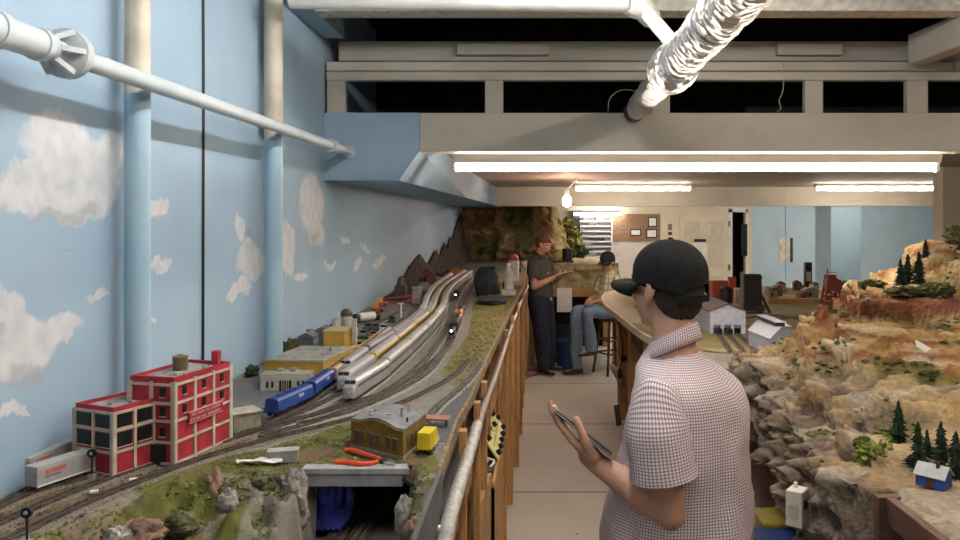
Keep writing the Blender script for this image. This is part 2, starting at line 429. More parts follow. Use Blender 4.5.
# ---------------------------------------------------------------- lamps
E_tube = emit('lit_fluorescent_tube', (1.0, .87, .72), 25)
M_fix = mat('white_enamel', (.72, .71, .68), .35, .04)
def fluo(p, ln, label, rz=0, r=.017, group='ceiling fluorescent fittings', em=None):
    t = thing('fluorescent_light', label, 'light', p, rz, group)
    MB().prism([(-ln/2, -.05, .055), (-ln/2, .05, .055), (-ln/2, .03, .012), (-ln/2, -.03, .012)], (ln, 0, 0)).build('housing', M_fix, t)
    MB().cyl((-ln/2+.02, 0, -.012), (ln/2-.02, 0, -.012), r, n=12).build('tube', em or E_tube, t, True)
    for s in (-1, 1): MB().box((s*(ln/2-.008), 0, -.004), (.018, .03, .06)).build('end_socket', M_fix, t, False, .002)
    return t
a = at(453, 168, 4.02); b = at(938, 168, 4.02)
fluo(((a.x+b.x)/2, 4.02, a.z+.012), b.x-a.x, 'long lit fluorescent fitting just behind the wide beam')
p = at(633, 188.5, 8.5); fluo((p.x, 8.5, p.z+.01), 1.27, 'short lit fluorescent fitting above the aisle far end', r=.02)
p = at(876, 188.5, 8.5); fluo((p.x, 8.5, p.z+.01), 1.33, 'short lit fluorescent fitting at right before the blue column', r=.02)
E_far = emit('lit_fluorescent_tube_far', (1.0, .90, .79), 58)
for x, y, w in ((1.5, 11.6, 'cream door'), (4.9, 11.6, 'blue wall')):
    fluo((x, y, 2.24), 1.27, 'far fluorescent fitting behind the ceiling header, in front of the '+w, em=E_far)
E_near = emit('lit_fluorescent_tube_near', (1.0, .96, .91), 40)
fluo((.12, 1.5, 2.84), 2.3, 'fluorescent fitting above the frame over the aisle', PI/2, em=E_near)
fluo((1.6, 1.5, 2.84), 2.3, 'fluorescent fitting above the frame over the rock mountain', PI/2, em=emit('lit_fluorescent_tube_side', (1, .88, .74), 36))
# bare bulb on its pull cord
bp_ = at(567, 201, 7.3)
t = thing('bare_bulb', 'glowing bare bulb hanging under the ceiling beside the aisle', 'light bulb', bp_)
MB().ell((0, 0, 0), (.042, .042, .055), 18, 12).build('globe', emit('warm_bulb_glow', (1.0, .56, .42), 75), t, True)
MB().cyl((0, 0, .05), (0, 0, .10), .02).build('socket', M_white, t, True)
MB().tube([(0, 0, .10), (.05, 0, .16), (.10, 0, 2.30-bp_.z)], .006).build('cord', M_white, t, True)

# ---------------------------------------------------------------- far wall furniture
dr = thing('panel_door', 'cream panelled door with papers pinned to it on the far wall', 'door', (0, 0, 0))
x0, x1 = at(679, 250, YB).x, at(728, 250, YB).x
MB().b2((x0, YB-.045, .01), (x1, YB-.005, DZ)).build('door_leaf', M_cream, dr, False, .004)
g = MB()
for zz0, zz1 in ((.25, .95), (1.1, 1.9)):
    for s in (0, 1):
        xx = x0+.09+s*((x1-x0)/2-.02)
        g.b2((xx, YB-.052, zz0), (xx+(x1-x0)/2-.16, YB-.045, zz1))
g.build('raised_panel', mat('cream_door_panel', (.62, .54, .42), .6, .04), dr, False, .006)
for z in (.3, 1.05, 1.8): MB().b2((x1-.01, YB-.06, z), (x1+.025, YB-.04, z+.1)).build('hinge', mat('brass_hinge', (.25, .2, .12), .4, metal=.7), dr)
MB().ell((x0+.07, YB-.09, .98), (.03, .035, .03)).build('door_knob', M_steel, dr, True)
def sheet(name, px0, py0, px1, py1, Y, m, label, cat='paper', th=.004):
    a = at(px0, py0, Y); b = at(px1, py1, Y)
    return tag(MB().b2((a.x, Y-th, b.z), (b.x, Y, a.z)).build(name, m), label, cat)
sheet('pinned_paper', 694, 243, 707, 259, YB-.053, M_paper, 'white sheet pinned to the cream door')
sheet('paper_clip_bar', 694, 239, 706, 242, YB-.054, M_dark, 'dark clip bar holding the sheet on the cream door', 'clip')
sheet('pinned_paper', 703, 224, 711, 235, YB-.053, mat('off_white_sheet', (.68, .65, .58), .7, .05), 'small faded sheet near the top of the cream door')
sheet('framed_mirror', 741, 224, 747, 256, YB-.01, M_glassd, 'narrow dark framed panel beside the open doorway', 'picture', .02)
sheet('wall_notice', 668, 224, 672, 230, YB-.01, mat('brown_notice', (.28, .16, .1)), 'small brown notice left of the cream door', 'notice')
sheet('wall_notice', 668, 232, 672, 235, YB-.01, M_dark, 'tiny dark plate under the brown notice', 'notice')
sheet('pegboard', 611, 214, 660, 241, YB-.005, mat('brown_cork', (.30, .185, .105), .8, .15, 30), 'brown cork board with framed papers on the far wall', 'board', .03)
for q, (c, w) in enumerate([((630, 229, 641, 236), 'white card at the lower middle of the brown cork board'), ((648, 217, 657, 227), 'upper framed paper on the brown cork board'), ((646, 229, 657, 238), 'lower framed paper on the brown cork board')]):
    f = thing('framed_paper', w, 'paper'); a = at(c[0], c[1], YB-.04); b = at(c[2], c[3], YB-.04)
    MB().b2((a.x, YB-.05, b.z), (b.x, YB-.036, a.z)).build('frame', M_dark, f)
    MB().b2((a.x+.02, YB-.055, b.z+.02), (b.x-.02, YB-.0505, a.z-.02)).build('sheet', M_paper, f)
for r in range(3):
    for c in range(2):
        sheet('posted_sheet', 613+c*24, 242+r*9, 635+c*24, 250+r*9, YB-.004, mat('pinkish_sheet', (.66, .60, .57), .7, .05), ['left', 'right'][c]+' posted sheet in the '+['top', 'middle', 'bottom'][r]+' row under the cork board')
# shelf rack of model trains
M_rail = [mat('rack_grey_train', (.12, .12, .13)), mat('rack_dark_train', (.05, .045, .045)), mat('rack_brown_train', (.22, .16, .13)), mat('rack_silver_train', (.4, .4, .4))]
rk = thing('display_rack', 'bright white wall rack of narrow shelves holding model trains', 'shelf rack')
a = at(573, 211, YB-.14); b = at(612, 262, YB-.14); 
MB().b2((a.x, YB-.02, b.z), (b.x, YB-.002, a.z)).build('back_panel', mat('pale_lavender_back', (.40, .40, .44), .6, .04), rk)
for x in (a.x, b.x): MB().b2((x-.012, YB-.14, b.z), (x+.012, YB-.02, a.z)).build('side_panel', M_white, rk)
rnd = random.Random(3); nsh = 10
for k in range(nsh):
    z = lerp(b.z, a.z, (k+.1)/nsh)
    MB().b2((a.x+.012, YB-.14, z-.022), (b.x-.012, YB-.02, z+.004)).build('shelf_board', M_white, rk)
    if k in (9,): continue
    x = a.x+.03; n = 0
    while x < b.x-.16:
        l = rnd.uniform(.09, .2)
        if rnd.random() < .72 and x+l < b.x-.02:
            t = MB().b2((x, YB-.13, z+.016), (x+l, YB-.08, z+.055))
            t.b2((x+.01, YB-.105, z+.0045), (x+.04, YB-.065, z+.016)); t.b2((x+l-.04, YB-.105, z+.0045), (x+l-.01, YB-.065, z+.016))
            tag(t.build('display_railcar', rnd.choice(M_rail), None, False, .003), ORD[n]+' model railcar from the left on the '+ORD[nsh-1-k]+' shelf down of the white rack', 'model train', 'model railcars on the white rack'); n += 1
        x += l+.03
a = at(573, 213.5, YB-.2); b = at(622, 213.5, YB-.2)
fluo(((a.x+b.x)/2, YB-.2, a.z), b.x-a.x, 'small lit fluorescent strip over the white train rack', r=.014, em=emit('rack_strip_glow', (1, .93, .86), 34))
tag(MB().b2((at(572, 0, YB-.18).x, YB-.19, at(0, 237, YB-.18).z), (at(580, 0, YB-.18).x, YB-.15, at(0, 211, YB-.18).z)).build('wall_speaker', M_dark), 'dark upright panel at the upper left corner of the white rack', 'panel')
# things on the blue wall
sheet('wall_card', 779, 238, 790, 260, YB-.01, mat('cream_card', (.68, .58, .46)), 'cream card with a dark right edge on the blue wall', 'card', .01)
sheet('wall_card_edge', 790, 238, 792.5, 262, YB-.01, M_dark, 'dark strip beside the cream card on the blue wall', 'strip', .02)
struct('trim_blue_panel', MB().b2((at(787, 0, YB).x-.03, YB-.03, .9), (at(787, 0, YB).x, YB-.001, 2.3)), M_blueb)
# ================================================================ left railway table
EDGE = [(1.0, -.200), (1.635, -.203), (2.05, -.2075), (2.34, -.192), (2.74, -.19), (3.755, -.164), (5.2, -.127), (6.4, -.09), (8.8, -.095), (9.3, -.165), (11, -.165)]
YF = [(-1.05, .95), (-.95, 1.05), (-.86, 1.20), (-.80, 1.43), (-.73, 1.585), (-.68, 1.63), (-.5, 1.635), (0, 1.635)]
def pip(x, y, poly):
    c = False; j = len(poly)-1
    for i in range(len(poly)):
        if (poly[i][1] > y) != (poly[j][1] > y) and x < (poly[j][0]-poly[i][0])*(y-poly[i][1])/(poly[j][1]-poly[i][1])+poly[i][0]: c = not c
        j = i
    return c
def zone(*pts): return [(on(px, py).x, on(px, py).y) for px, py in pts]
Z_GRASS = zone((150, 470), (265, 448), (330, 428), (352, 420), (352, 448), (425, 448), (437, 455), (442, 480), (395, 500), (300, 500), (100, 545))
Z_DIRT = zone((300, 452), (350, 440), (420, 458), (428, 466), (330, 470), (300, 470))
Z_ASPH = zone((428, 440), (428, 418), (452, 398), (474, 384), (480, 372), (462, 412), (445, 450))
Z_EDGEG = zone((470, 398), (440, 372), (455, 352), (468, 335), (474, 300), (486, 285), (530, 285), (520, 320), (500, 360), (484, 372))
Z_BROWN = zone((-30, 560), (-40, 470), (60, 450), (110, 478), (170, 468), (232, 442), (255, 436), (120, 495))
Z_YARD = zone((230, 430), (230, 395), (300, 360), (330, 352), (270, 400), (258, 425))
def zterr(x, y):
    n = noise.fractal(V((x*14, y*14, 0)), 1, 2, 4)
    yf = interp(YF, x)
    z = ZT-.003+.0016*n
    flat = pip(x, y, Z_YARD) or pip(x, y, Z_ASPH)
    if flat: z = ZT-.002
    if y < yf:
        d = yf-y
        r = noise.ridged_multi_fractal(V((x*13, y*13, 3.3)), .9, 2.1, 5, 1.0, 2.0)*.030+noise.fractal(V((x*9, y*9, 8)), 1, 2, 4)*.04
        z = ZT-.003-min(d*.55, .26)+(r-.02)*sstep(0, .07, d)
        if x > -.9: z += .03*sstep(.0, .1, d)*max(0, noise.noise(V((x*7, y*7, 1.7))))
    # cutting under the girder bridge
    if y < 1.665:
        xl = -.475+.015*noise.noise(V((y*20, 0, 0))); xr = -.275+.02*noise.noise(V((y*20, 5, 0)))+(1.66-y)*.12
        k = sstep(xl-.02, xl+.012, x)*(1-sstep(xr-.015, xr+.03, x))
        z = lerp(z, 1.2, k)
    return z
def cterr(x, y, z):
    n = noise.fractal(V((x*16, y*16, 2)), 1, 2, 4); n2 = noise.fractal(V((x*60, y*60, 2)), 1, 2, 3)
    grey = V((.235, .22, .195)); c = grey
    gr = V((.115, .125, .032)).lerp(V((.19, .175, .05)), max(0, min(1, .5+n)))
    br = V((.16, .105, .066)); rock = V((.30, .25, .20))
    yf = interp(YF, x)
    if pip(x, y, Z_BROWN): c = br.lerp(V((.20, .17, .11)), max(0, min(1, .5+n)))
    if pip(x, y, Z_GRASS): c = gr.lerp(br, max(0, min(1, n*1.2+.25)))
    if pip(x, y, Z_DIRT): c = br
    if pip(x, y, Z_YARD): c = V((.135, .13, .13))
    if pip(x, y, Z_EDGEG): c = V((.16, .15, .05)).lerp(V((.22, .17, .08)), max(0, min(1, .5+n)))
    if pip(x, y, Z_ASPH): c = V((.12, .125, .135))
    if y < yf-.004 and z < ZT-.006:
        c = gr.lerp(V((.25, .20, .15)), sstep(.02, .22, noise.fractal(V((x*11, y*11, 8)), 1, 2, 3)))
        if x > -.56: c = c.lerp(V((.27, .25, .225)), .7)
    if y < 1.67 and z < ZT-.02 and -.5 < x < -.22: c = V((.26, .235, .205)).lerp(gr, max(0, min(.7, n+.2)))
    if y < 1.7 and z < 1.225 and -.5 < x < -.22: c = V((.17, .15, .13))
    return c*(1+.22*n2)
def attr_mat(name, rough=.9, bump=.35, bscale=160, dist=.004, extra=.25):
    m, nt, b = new_mat(name)
    at_ = N(nt, 'ShaderNodeAttribute', attribute_name='tint'); co = coords(nt)
    n1 = N(nt, 'ShaderNodeTexNoise', Scale=bscale, Detail=4.0); L(nt, co, n1.inputs['Vector'])
    k = ramp(nt, n1.outputs[0], [(.3, (1-extra,)*3), (.7, (1+extra if extra < 0 else 1.0,)*3)])
    c = mixc(nt, 1.0, at_.outputs['Color'], k, 'MULTIPLY'); L(nt, c, b.inputs['Base Color'])
    b.inputs['Roughness'].default_value = rough; b.inputs['Specular IOR Level'].default_value = .2
    bp = N(nt, 'ShaderNodeBump', Strength=bump, Distance=dist); L(nt, n1.outputs[0], bp.inputs['Height']); L(nt, bp.outputs[0], b.inputs['Normal'])
    return m
def grid_mesh(name, P, cols, m, parent=None, skip=None, smooth=True):
    """P[i][j] points, cols[i][j] colours"""
    ni, nj = len(P), len(P[0])
    vs = [p for r in P for p in r]; fs = []
    for i in range(ni-1):
        for j in range(nj-1):
            if skip and skip(P[i][j], P[i+1][j], P[i][j+1], P[i+1][j+1]): continue
            fs.append((i*nj+j, i*nj+j+1, (i+1)*nj+j+1, (i+1)*nj+j))
    me = bpy.data.meshes.new(name); me.from_pydata([tuple(v) for v in vs], [], fs)
    a = me.color_attributes.new('tint', 'FLOAT_COLOR', 'POINT')
    flat = []
    for r in cols:
        for c in r: flat += [max(0, c[0]), max(0, c[1]), max(0, c[2]), 1]
    a.data.foreach_set('color', flat)
    me.materials.append(m)
    if smooth: me.polygons.foreach_set('use_smooth', [True]*len(me.polygons))
    me.update(); o = bpy.data.objects.new(name, me); C.objects.link(o)
    if parent: o.parent = parent
    return o
tbl = thing('railway_table', 'long scenicked railway table along the sky mural wall', 'model railway table')
ys = [1.0+.66*i/95 for i in range(96)]
while ys[-1] < 10.9: ys.append(ys[-1]*1.012)
ys = [y for y in ys if y < 10.9]+[10.9]
nx = 150; P = []; K = []
for y in ys:
    e = interp(EDGE, y); row = []; kr = []
    for i in range(nx+1):
        t = i/nx; x = lerp(XW+.004, e, t)
        z = zterr(x, y); row.append(V((x, y, z))); kr.append(cterr(x, y, z))
    P.append(row); K.append(kr)
M_terr = attr_mat('railway_scenery', bump=.5)
grid_mesh('scenery', P, K, M_terr, tbl, skip=lambda a, b, c, d: 1.63 < a.y < 1.69 and max(a.z, b.z, c.z, d.z)-min(a.z, b.z, c.z, d.z) > .03 and -.47 < a.x < -.265 and abs(a.z-b.z) > .02)
# slab below the scenery, with the underpass left open
g = MB()
def slab(y0, y1, x0, z0):
    n = 12
    for i in range(n):
        a, b = lerp(y0, y1, i/n), lerp(y0, y1, (i+1)/n)
        xa, xb = interp(EDGE, a), interp(EDGE, b)
        g.prism([(x0, a, z0), (xa, a, z0), (xb, b, z0), (x0, b, z0)], (0, 0, ZT-.012-z0))
slab(1.68, 10.9, XW+.004, 1.325)
g.build('deck_board', mat('plywood_edge', (.30, .2, .11), .7, .2, 20), tbl)
g = MB().b2((-.85, 1.66, 1.17), (-.21, 2.7, 1.195)).b2((-.86, 1.68, 1.195), (-.84, 2.7, 1.33)).b2((-.86, 2.68, 1.195), (-.21, 2.70, 1.33)).b2((-.232, 1.68, 1.195), (-.214, 2.7, 1.33))
g.build('underpass', mat('dark_underpass', (.15, .13, .11), .9, .2), tbl)
# fascia near the camera: dark grey board
g = MB().prism([(-.2, .95, .55), (-.2, 1.64, .55), (-.2, 1.64, 1.362), (-.2, .95, 1.362)], (.008, 0, 0))
g.build('fascia', mat('dark_grey_fascia', (.075, .075, .08), .5, .15), tbl, label='dark grey edge board')
g = MB()
for a, b in ((1.64, 2.05), (2.05, 2.34), (2.34, 2.74), (2.74, 3.755), (3.755, 5.2), (5.2, 6.4), (6.4, 8.8), (8.8, 9.3), (9.3, 10.5)):
    g.prism([(interp(EDGE, a)+.001, a, 1.332), (interp(EDGE, b)+.001, b, 1.332), (interp(EDGE, b)+.001, b, 1.363), (interp(EDGE, a)+.001, a, 1.363)], (.008, 0, 0))
g.build('edge_strip', mat('weathered_plywood', (.26, .17, .09), .75, .25, 30), tbl)
# legs, rails and braces of the open bench
def woodpost(x, y, z0, z1, w=.045, d=.035): MB().b2((x-w, y-d/2, z0), (x, y+d/2, z1)).build('post', M_woodv, tbl, False, .003)
for y, zt in ((1.72, 1.34), (2.0, 1.345), (2.32, 1.37), (2.62, 1.40), (2.95, 1.38), (3.35, 1.39), (3.9, 1.37), (4.5, 1.38), (5.2, 1.37), (6.0, 1.37), (6.9, 1.37), (7.9, 1.36), (9.0, 1.36), (10.0, 1.36)):
    woodpost(interp(EDGE, y)-.012 if y > 1.8 else -.215, y, 0.0, 1.33)
    if y > 1.9 and y not in (2.95, 3.35): MB().b2((interp(EDGE, y)+.010, y+.03, .55), (interp(EDGE, y)+.030, y+.065, 1.335)).build('upright_cleat', M_woodv, tbl, False, .002)
for y0, y1, z in ((1.7, 4.0, 1.06), (4.0, 10.3, 1.02), (1.7, 10.3, .45)):
    MB().bar((interp(EDGE, y0)-.03, y0, z), (interp(EDGE, y1)-.03, y1, z), .02, .09).build('side_rail', M_wood, tbl, False, .003)
for y in (2.1, 2.9, 3.9, 5.0, 6.1, 7.1, 8.2):
    MB().bar((interp(EDGE, y)-.04, y-.12, .95), (interp(EDGE, y+.25)-.03, y+.30, 1.30), .02, .05).build('brace', M_wood, tbl, False, .003)
# outboard leaning boards farther along the aisle
for y in (4.7, 5.9, 7.3):
    MB().bar((-.225, y, .0), (-.15, y, 1.14), .05, .025, V((0, 1, 0))).build('leaning_strut', M_woodv, tbl, False, .002)
MB().prism([(-.165, 2.35, .0), (-.165, 3.05, .0), (-.165, 3.05, .90), (-.165, 2.35, 1.02)], (-.018, 0, 0)).build('side_panel', M_wood, tbl, False, .002)
MB().b2((-.23, 1.66, .25), (-.215, 2.35, .80)).build('side_panel', M_wood, tbl, False, .002)
MB().prism([(-.235, 4.0, 0), (-.235, 9.9, 0), (-.235, 9.9, .72), (-.235, 4.0, .72)], (-.015, 0, 0)).build('side_panel', M_wood, tbl, False, .002)
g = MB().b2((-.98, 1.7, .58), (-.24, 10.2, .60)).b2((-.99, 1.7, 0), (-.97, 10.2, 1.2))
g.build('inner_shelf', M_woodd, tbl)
# dark drawer-like box in the open bay
tag(MB().b2((-.34, 2.35, 1.075), (-.205, 2.58, 1.20)).build('red_junction_box', mat('dark_red_paint', (.16, .035, .03), .6), None, False, .004), 'dark red box sitting on the rail between the nearest bench posts', 'box')
# hand rail pipe with foil-like wrapped near end
t = thing('bench_pipe', 'brown pipe along the aisle side of the railway table with a pale wrapped end', 'pipe')
pp = [V((-.062, 7.3, 1.28)), V((-.110, 5.5, 1.28)), V((-.136, 4.2, 1.28)), V((-.150, 3.16, 1.28)), V((-.164, 2.49, 1.28)), V((-.167, 2.25, 1.28))]
MB().tube(spline(pp, 4), .0155, 12).build('bare_pipe', mat('brown_pipe_paint', (.13, .085, .065), .45, .2), t, True)
qq = [V((-.1668, 2.30, 1.28)), V((-.169, 1.95, 1.28)), V((-.172, 1.72, 1.277)), V((-.174, 1.60, 1.268)), V((-.176, 1.52, 1.24)), V((-.177, 1.49, 1.14))]
MB().tube(spline(qq, 5), .0165, 14).build('pipe_wrap', mat('pale_pipe_wrap', (.38, .36, .34), .4, .15, 40, bump=.4), t, True)
MB().cyl((-.20, 1.56, 1.262), (-.176, 1.56, 1.262), .012).build('pipe_stub', mat('pale_pipe_wrap', (.5, .47, .44)), t, True)

# yellow control panel on the bench side
cp = thing('control_panel', 'yellow sloping control panel with black knobs on the bench side', 'control panel')
i0, i1, o0, o1 = V((-.215, 3.25, .98)), V((-.215, 3.77, .98)), V((-.15, 3.25, .885)), V((-.15, 3.77, .885))
n_ = (o0-i0).cross(i1-i0).normalized()
if n_.x < 0: n_ = -n_
MB().prism([i0, i1, o1, o0], n_*.006).build('panel_face', mat('pale_yellow_panel', (.72, .66, .27), .5, .06), cp)
for f, gx in ((.08, .2), (.10, .85), (.3, .9), (.32, .12), (.5, .9), (.62, .35), (.7, .92), (.84, .15), (.9, .88), (.97, .5)):
    p = i0.lerp(i1, f).lerp(o0.lerp(o1, f), gx)
    MB().cyl(p+n_*.004, p+n_*.024, .013, .011, 12).build('knob', M_black, cp, True)
g = MB(); 
for a, b in (((.15, .3), (.8, .3)), ((.15, .6), (.9, .6)), ((.4, .3), (.6, .6))):
    p = i0.lerp(i1, a[0]).lerp(o0.lerp(o1, a[0]), a[1]); q = i0.lerp(i1, b[0]).lerp(o0.lerp(o1, b[0]), b[1])
    g.bar(p+n_*.0065, q+n_*.0065, .004, .002, n_)
g.build('track_diagram', mat('panel_line_ink', (.3, .28, .12)), cp)
MB().prism([(-.215, 2.95, .98), (-.15, 2.95, .885), (-.15, 2.95, .55), (-.215, 2.95, .55)], (0, .016, 0)).build('end_board', M_wood, cp)
MB().prism([(-.15, 2.95, .875), (-.15, 3.80, .88), (-.15, 3.80, .0), (-.15, 2.95, .0)], (-.012, 0, 0)).build('front_board', M_wood, cp)
MB().prism([(-.215, 3.79, .98), (-.15, 3.79, .885), (-.15, 3.79, .55), (-.215, 3.79, .55)], (0, .012, 0)).build('end_board', M_wood, cp)
MB().b2((-.215, 2.96, .84), (-.162, 3.24, .855)).build('tray', M_dark, cp)
random.seed(5)
for k, (y, cn) in enumerate(((3.0, 'grey'), (3.08, 'black'), (3.16, 'white'))):
    P_ = [V((-.205+random.uniform(0, .04), y+random.uniform(-.04, .1), .875+.03*random.random())) for _ in range(6)]
    tag(MB().tube(spline(P_, 6), .006, 8).build('tangled_cable', [M_black, M_black, M_paper][k], None, True), 'tangled '+['thick black', 'thin black', 'white'][k]+' cable in the open end of the yellow control panel', 'cable')
g = MB().ell((-.18, 3.1, .885), (.02, .035, .022)); tag(g.build('cable_plug', M_black, None, True), 'round black plug lying below the yellow panel face', 'plug')
# dark square socket on a post
tag(MB().b2((-.205, 2.58, 1.22), (-.172, 2.66, 1.28)).build('black_socket', M_black, None, False, .004), 'black square socket on the bench post right of the asphalt yard', 'socket')

# ---------------------------------------------------------------- girder bridge over the cutting
br = thing('girder_bridge', 'grey concrete girder bridge over the sunken track', 'model bridge')
bx0, bx1, by = on(303, 468).x, on(409, 470).x, 1.637
M_br = mat('bridge_grey', (.34, .335, .34), .75, .14, 40)
MB().prism([(bx0, by, ZT+.002), (bx1, by, ZT+.002), (bx1-.01, by+.035, ZT+.002), (bx0, by+.035, ZT+.002)], (0, 0, -.012)).build('deck_slab', M_br, br, False, .001)
MB().b2((bx0+.003, by+.003, ZT-.036), (bx1-.014, by+.012, ZT-.01)).build('girder', mat('girder_grey', (.28, .28, .295), .7, .12, 40), br)
MB().b2((bx0-.006, by-.002, 1.22), (bx0+.005, by+.03, ZT-.008)).build('abutment', M_br, br)
MB().bar((bx1-.014, by+.004, ZT-.02), (bx1+.02, by-.01, ZT-.035), .006, .008).build('guard_rail', M_dark, br)
t = tag(MB().tube(spline([V((-.47, 1.72, 1.325)), V((-.45, 1.69, 1.30)), V((-.455, 1.70, 1.26)), V((-.47, 1.72, 1.215))], 6), .02, 10).build('blue_tarp', mat('bright_blue_cloth', (.03, .06, .42), .5, .4, 40), None, True), 'crumpled blue cloth hanging inside the left of the bridge opening', 'cloth')
g = MB()
for k in range(6):
    x = -.455+.012*k
    g.tube(spline([V((x, 1.70+.01*math.sin(k), 1.326)), V((x+.01*math.sin(k*2), 1.69, 1.29)), V((x-.008, 1.70, 1.25)), V((x-.03, 1.69, 1.215))], 4), .009, 8)
tag(g.build('blue_streamer', mat('deep_blue_cloth', (.035, .045, .30), .5, .4, 40), None, True), 'strands of blue plastic trailing down beside the bridge opening track', 'cloth')

# ---------------------------------------------------------------- tracks
M_rail2 = mat('brown_rail_steel', (.15, .115, .09), .4, .25, 60, metal=.5)
M_tie = mat('dark_track_ties', (.13, .10, .078), .85, .3, 60)
M_tieg = mat('grey_track_ties', (.19, .175, .155), .85, .3, 60)
M_ball = mat('grey_ballast', (.32, .30, .27), .95, .25, 260, bump=.6, bscale=300)
M_ballb = mat('brown_ballast', (.215, .175, .14), .95, .25, 260, bump=.6, bscale=300)
GAUGE = .0165
def track(P, label, ballast, tie, z=ZT, w=.022, far=False):
    P = resample(spline(P, 10), .02)
    t = thing('model_track', label, 'model track')
    def offs(o, dz):
        R = []
        for i, p in enumerate(P):
            a, b = P[max(0, i-1)], P[min(len(P)-1, i+1)]; d = (b-a); d.z = 0; d.normalize()
            R.append(V((p.x-d.y*o, p.y+d.x*o, z+dz)))
        return R
    g = MB()
    A, B, Cc, D = offs(-w, -.004), offs(-w*.72, .002), offs(w*.72, .002), offs(w, -.004)
    g.rings([[a, b, c, d] for a, b, c, d in zip(A, B, Cc, D)]); g.build('roadbed', ballast, t)
    for s in (-1, 1):
        g = MB(); A = offs(s*GAUGE/2-.0011, .0032); B = offs(s*GAUGE/2+.0011, .0032); up = V((0, 0, .0032))
        g.rings([[a, a+up, b+up, b] for a, b in zip(A, B)]); g.build('rail', M_rail2, t)
    g = MB(); A = offs(0, .0026); step = .0075 if not far else .015
    Q = resample(A, step)
    for i, p in enumerate(Q):
        d = (Q[min(i+1, len(Q)-1)]-Q[max(i-1, 0)]); g.box(p, (.0032, .0285, .0016), math.atan2(d.y, d.x))
    o = g.build('tie_strip', tie, t)
    return P
def onl(*pp, z=ZT): return [on(a, b, z) for a, b in pp]
T_out = track(onl((-60, 575), (0, 545), (70, 511), (130, 486), (200, 460), (265, 441), (330, 425), (385, 410), (428, 391), (455, 375), (468, 360)), 'brown main track nearest the grass verge, curving right behind the ochre depot', M_ballb, M_tie)
T_in = track(onl((-60, 553), (0, 524), (70, 494), (140, 468), (200, 450), (262, 430), (330, 411), (385, 392), (424, 368), (446, 349), (457, 326), (464, 307), (471, 290), (480, 276)), 'brown main track second from the grass verge, running from the lower left corner', M_ballb, M_tie)
T_spur = track(onl((-40, 527), (30, 494), (90, 478), (140, 463), (190, 452), (240, 436), (262, 426), (268, 423)), 'siding in front of the red factory curving behind the main tracks', M_ballb, M_tie)
T_a = track(onl((300, 425), (350, 412), (400, 390), (430, 370), (447, 347)), 'pale grey yard track between the brown mains and the silver train', M_ball, M_tieg)
T_b = track(onl((262, 437), (310, 424), (360, 405), (400, 382), (425, 360), (443, 335), (451, 315), (456, 300), (464, 286), (476, 274)), 'pale grey yard track nearest the silver train', M_ball, M_tieg)
R4 = onl((262, 433), (300, 420), (343, 405), (362, 394), (385, 377), (411, 353), (432, 331), (443, 315), (446, 303), (453, 292), (466, 281), (476, 274))
R3 = onl((258, 432), (300, 414), (340, 394), (362, 379), (385, 360), (411, 337), (430, 319), (436, 304), (444, 292), (458, 281), (470, 273))
R2 = onl((256, 431), (300, 410), (342, 382), (362, 366), (385, 350), (405, 336), (422, 320), (428, 304), (436, 292), (450, 281), (463, 273))
R1 = onl((250, 432), (268, 422), (302, 406), (325, 390), (342, 377), (356, 366), (372, 353), (390, 338), (404, 326), (412, 314))
for R, w in ((R4, 'yard track under the silver streamlined train'), (R3, 'yard track under the grey and yellow train'), (R2, 'yard track under the plum coloured train'), (R1, 'yard track under the blue and tan hopper cars')):
    track(R, w, M_ball, M_tieg)
track(onl((425, 422), (440, 405), (456, 392), (470, 378), (482, 362)), 'short siding beside the asphalt yard', M_ball, M_tieg)
track([V((-.40, 1.15, 1.2)), V((-.385, 1.6, 1.2)), V((-.36, 2.0, 1.2)), V((-.34, 2.5, 1.2))], 'sunken pale track passing under the girder bridge', M_ballb, mat('pale_wooden_ties', (.28, .22, .16), .8, .2), z=1.205)
track([V((-.44, 1.15, 1.2)), V((-.43, 1.6, 1.2)), V((-.415, 2.0, 1.2)), V((-.40, 2.5, 1.2))], 'sunken dark track left of the pale one under the girder bridge', M_ballb, M_tie, z=1.205)

# ---------------------------------------------------------------- rolling stock
CW, CH = .039, .052     # HO width / height
def hue(name, c, rough=.45, metal=0, var=.08): return mat(name, c, rough, var, 40, metal)
M_blk = hue('black_model_plastic', (.012, .012, .013))
def trucks(t, ln, parts=2):
    for s in (-1, 1):
        g = MB(); x = s*ln*.36
        for q in (-.012, .012):
            for y in (-.0075, .0075): g.cyl((x+q, y-.002, .0115), (x+q, y+.002, .0115), .0055, n=10)
        for y in (-.0115, .0115): g.box((x, y, .0115), (.034, .003, .005))
        g.box((x, 0, .014), (.008, .024, .004)); g.build('bogie', M_blk, t)
def prof(w, h, z0, roof=.3, n=9):
    """round-roofed car section in the y-z plane"""
    P = [(-w/2, z0), (-w/2, z0+h*(1-roof))]
    for k in range(1, n): a = PI*k/n; P.append((-w/2*math.copysign(abs(math.cos(a))**.72, math.cos(a)), z0+h*(1-roof)+h*roof*math.sin(a)**.75))
    return P+[(w/2, z0+h*(1-roof)), (w/2, z0)]
def sect(x, P, s=1.0, zc=None):
    zc = zc or 0
    return [V((x, y*s, zc+(z-zc)*s)) for y, z in P]
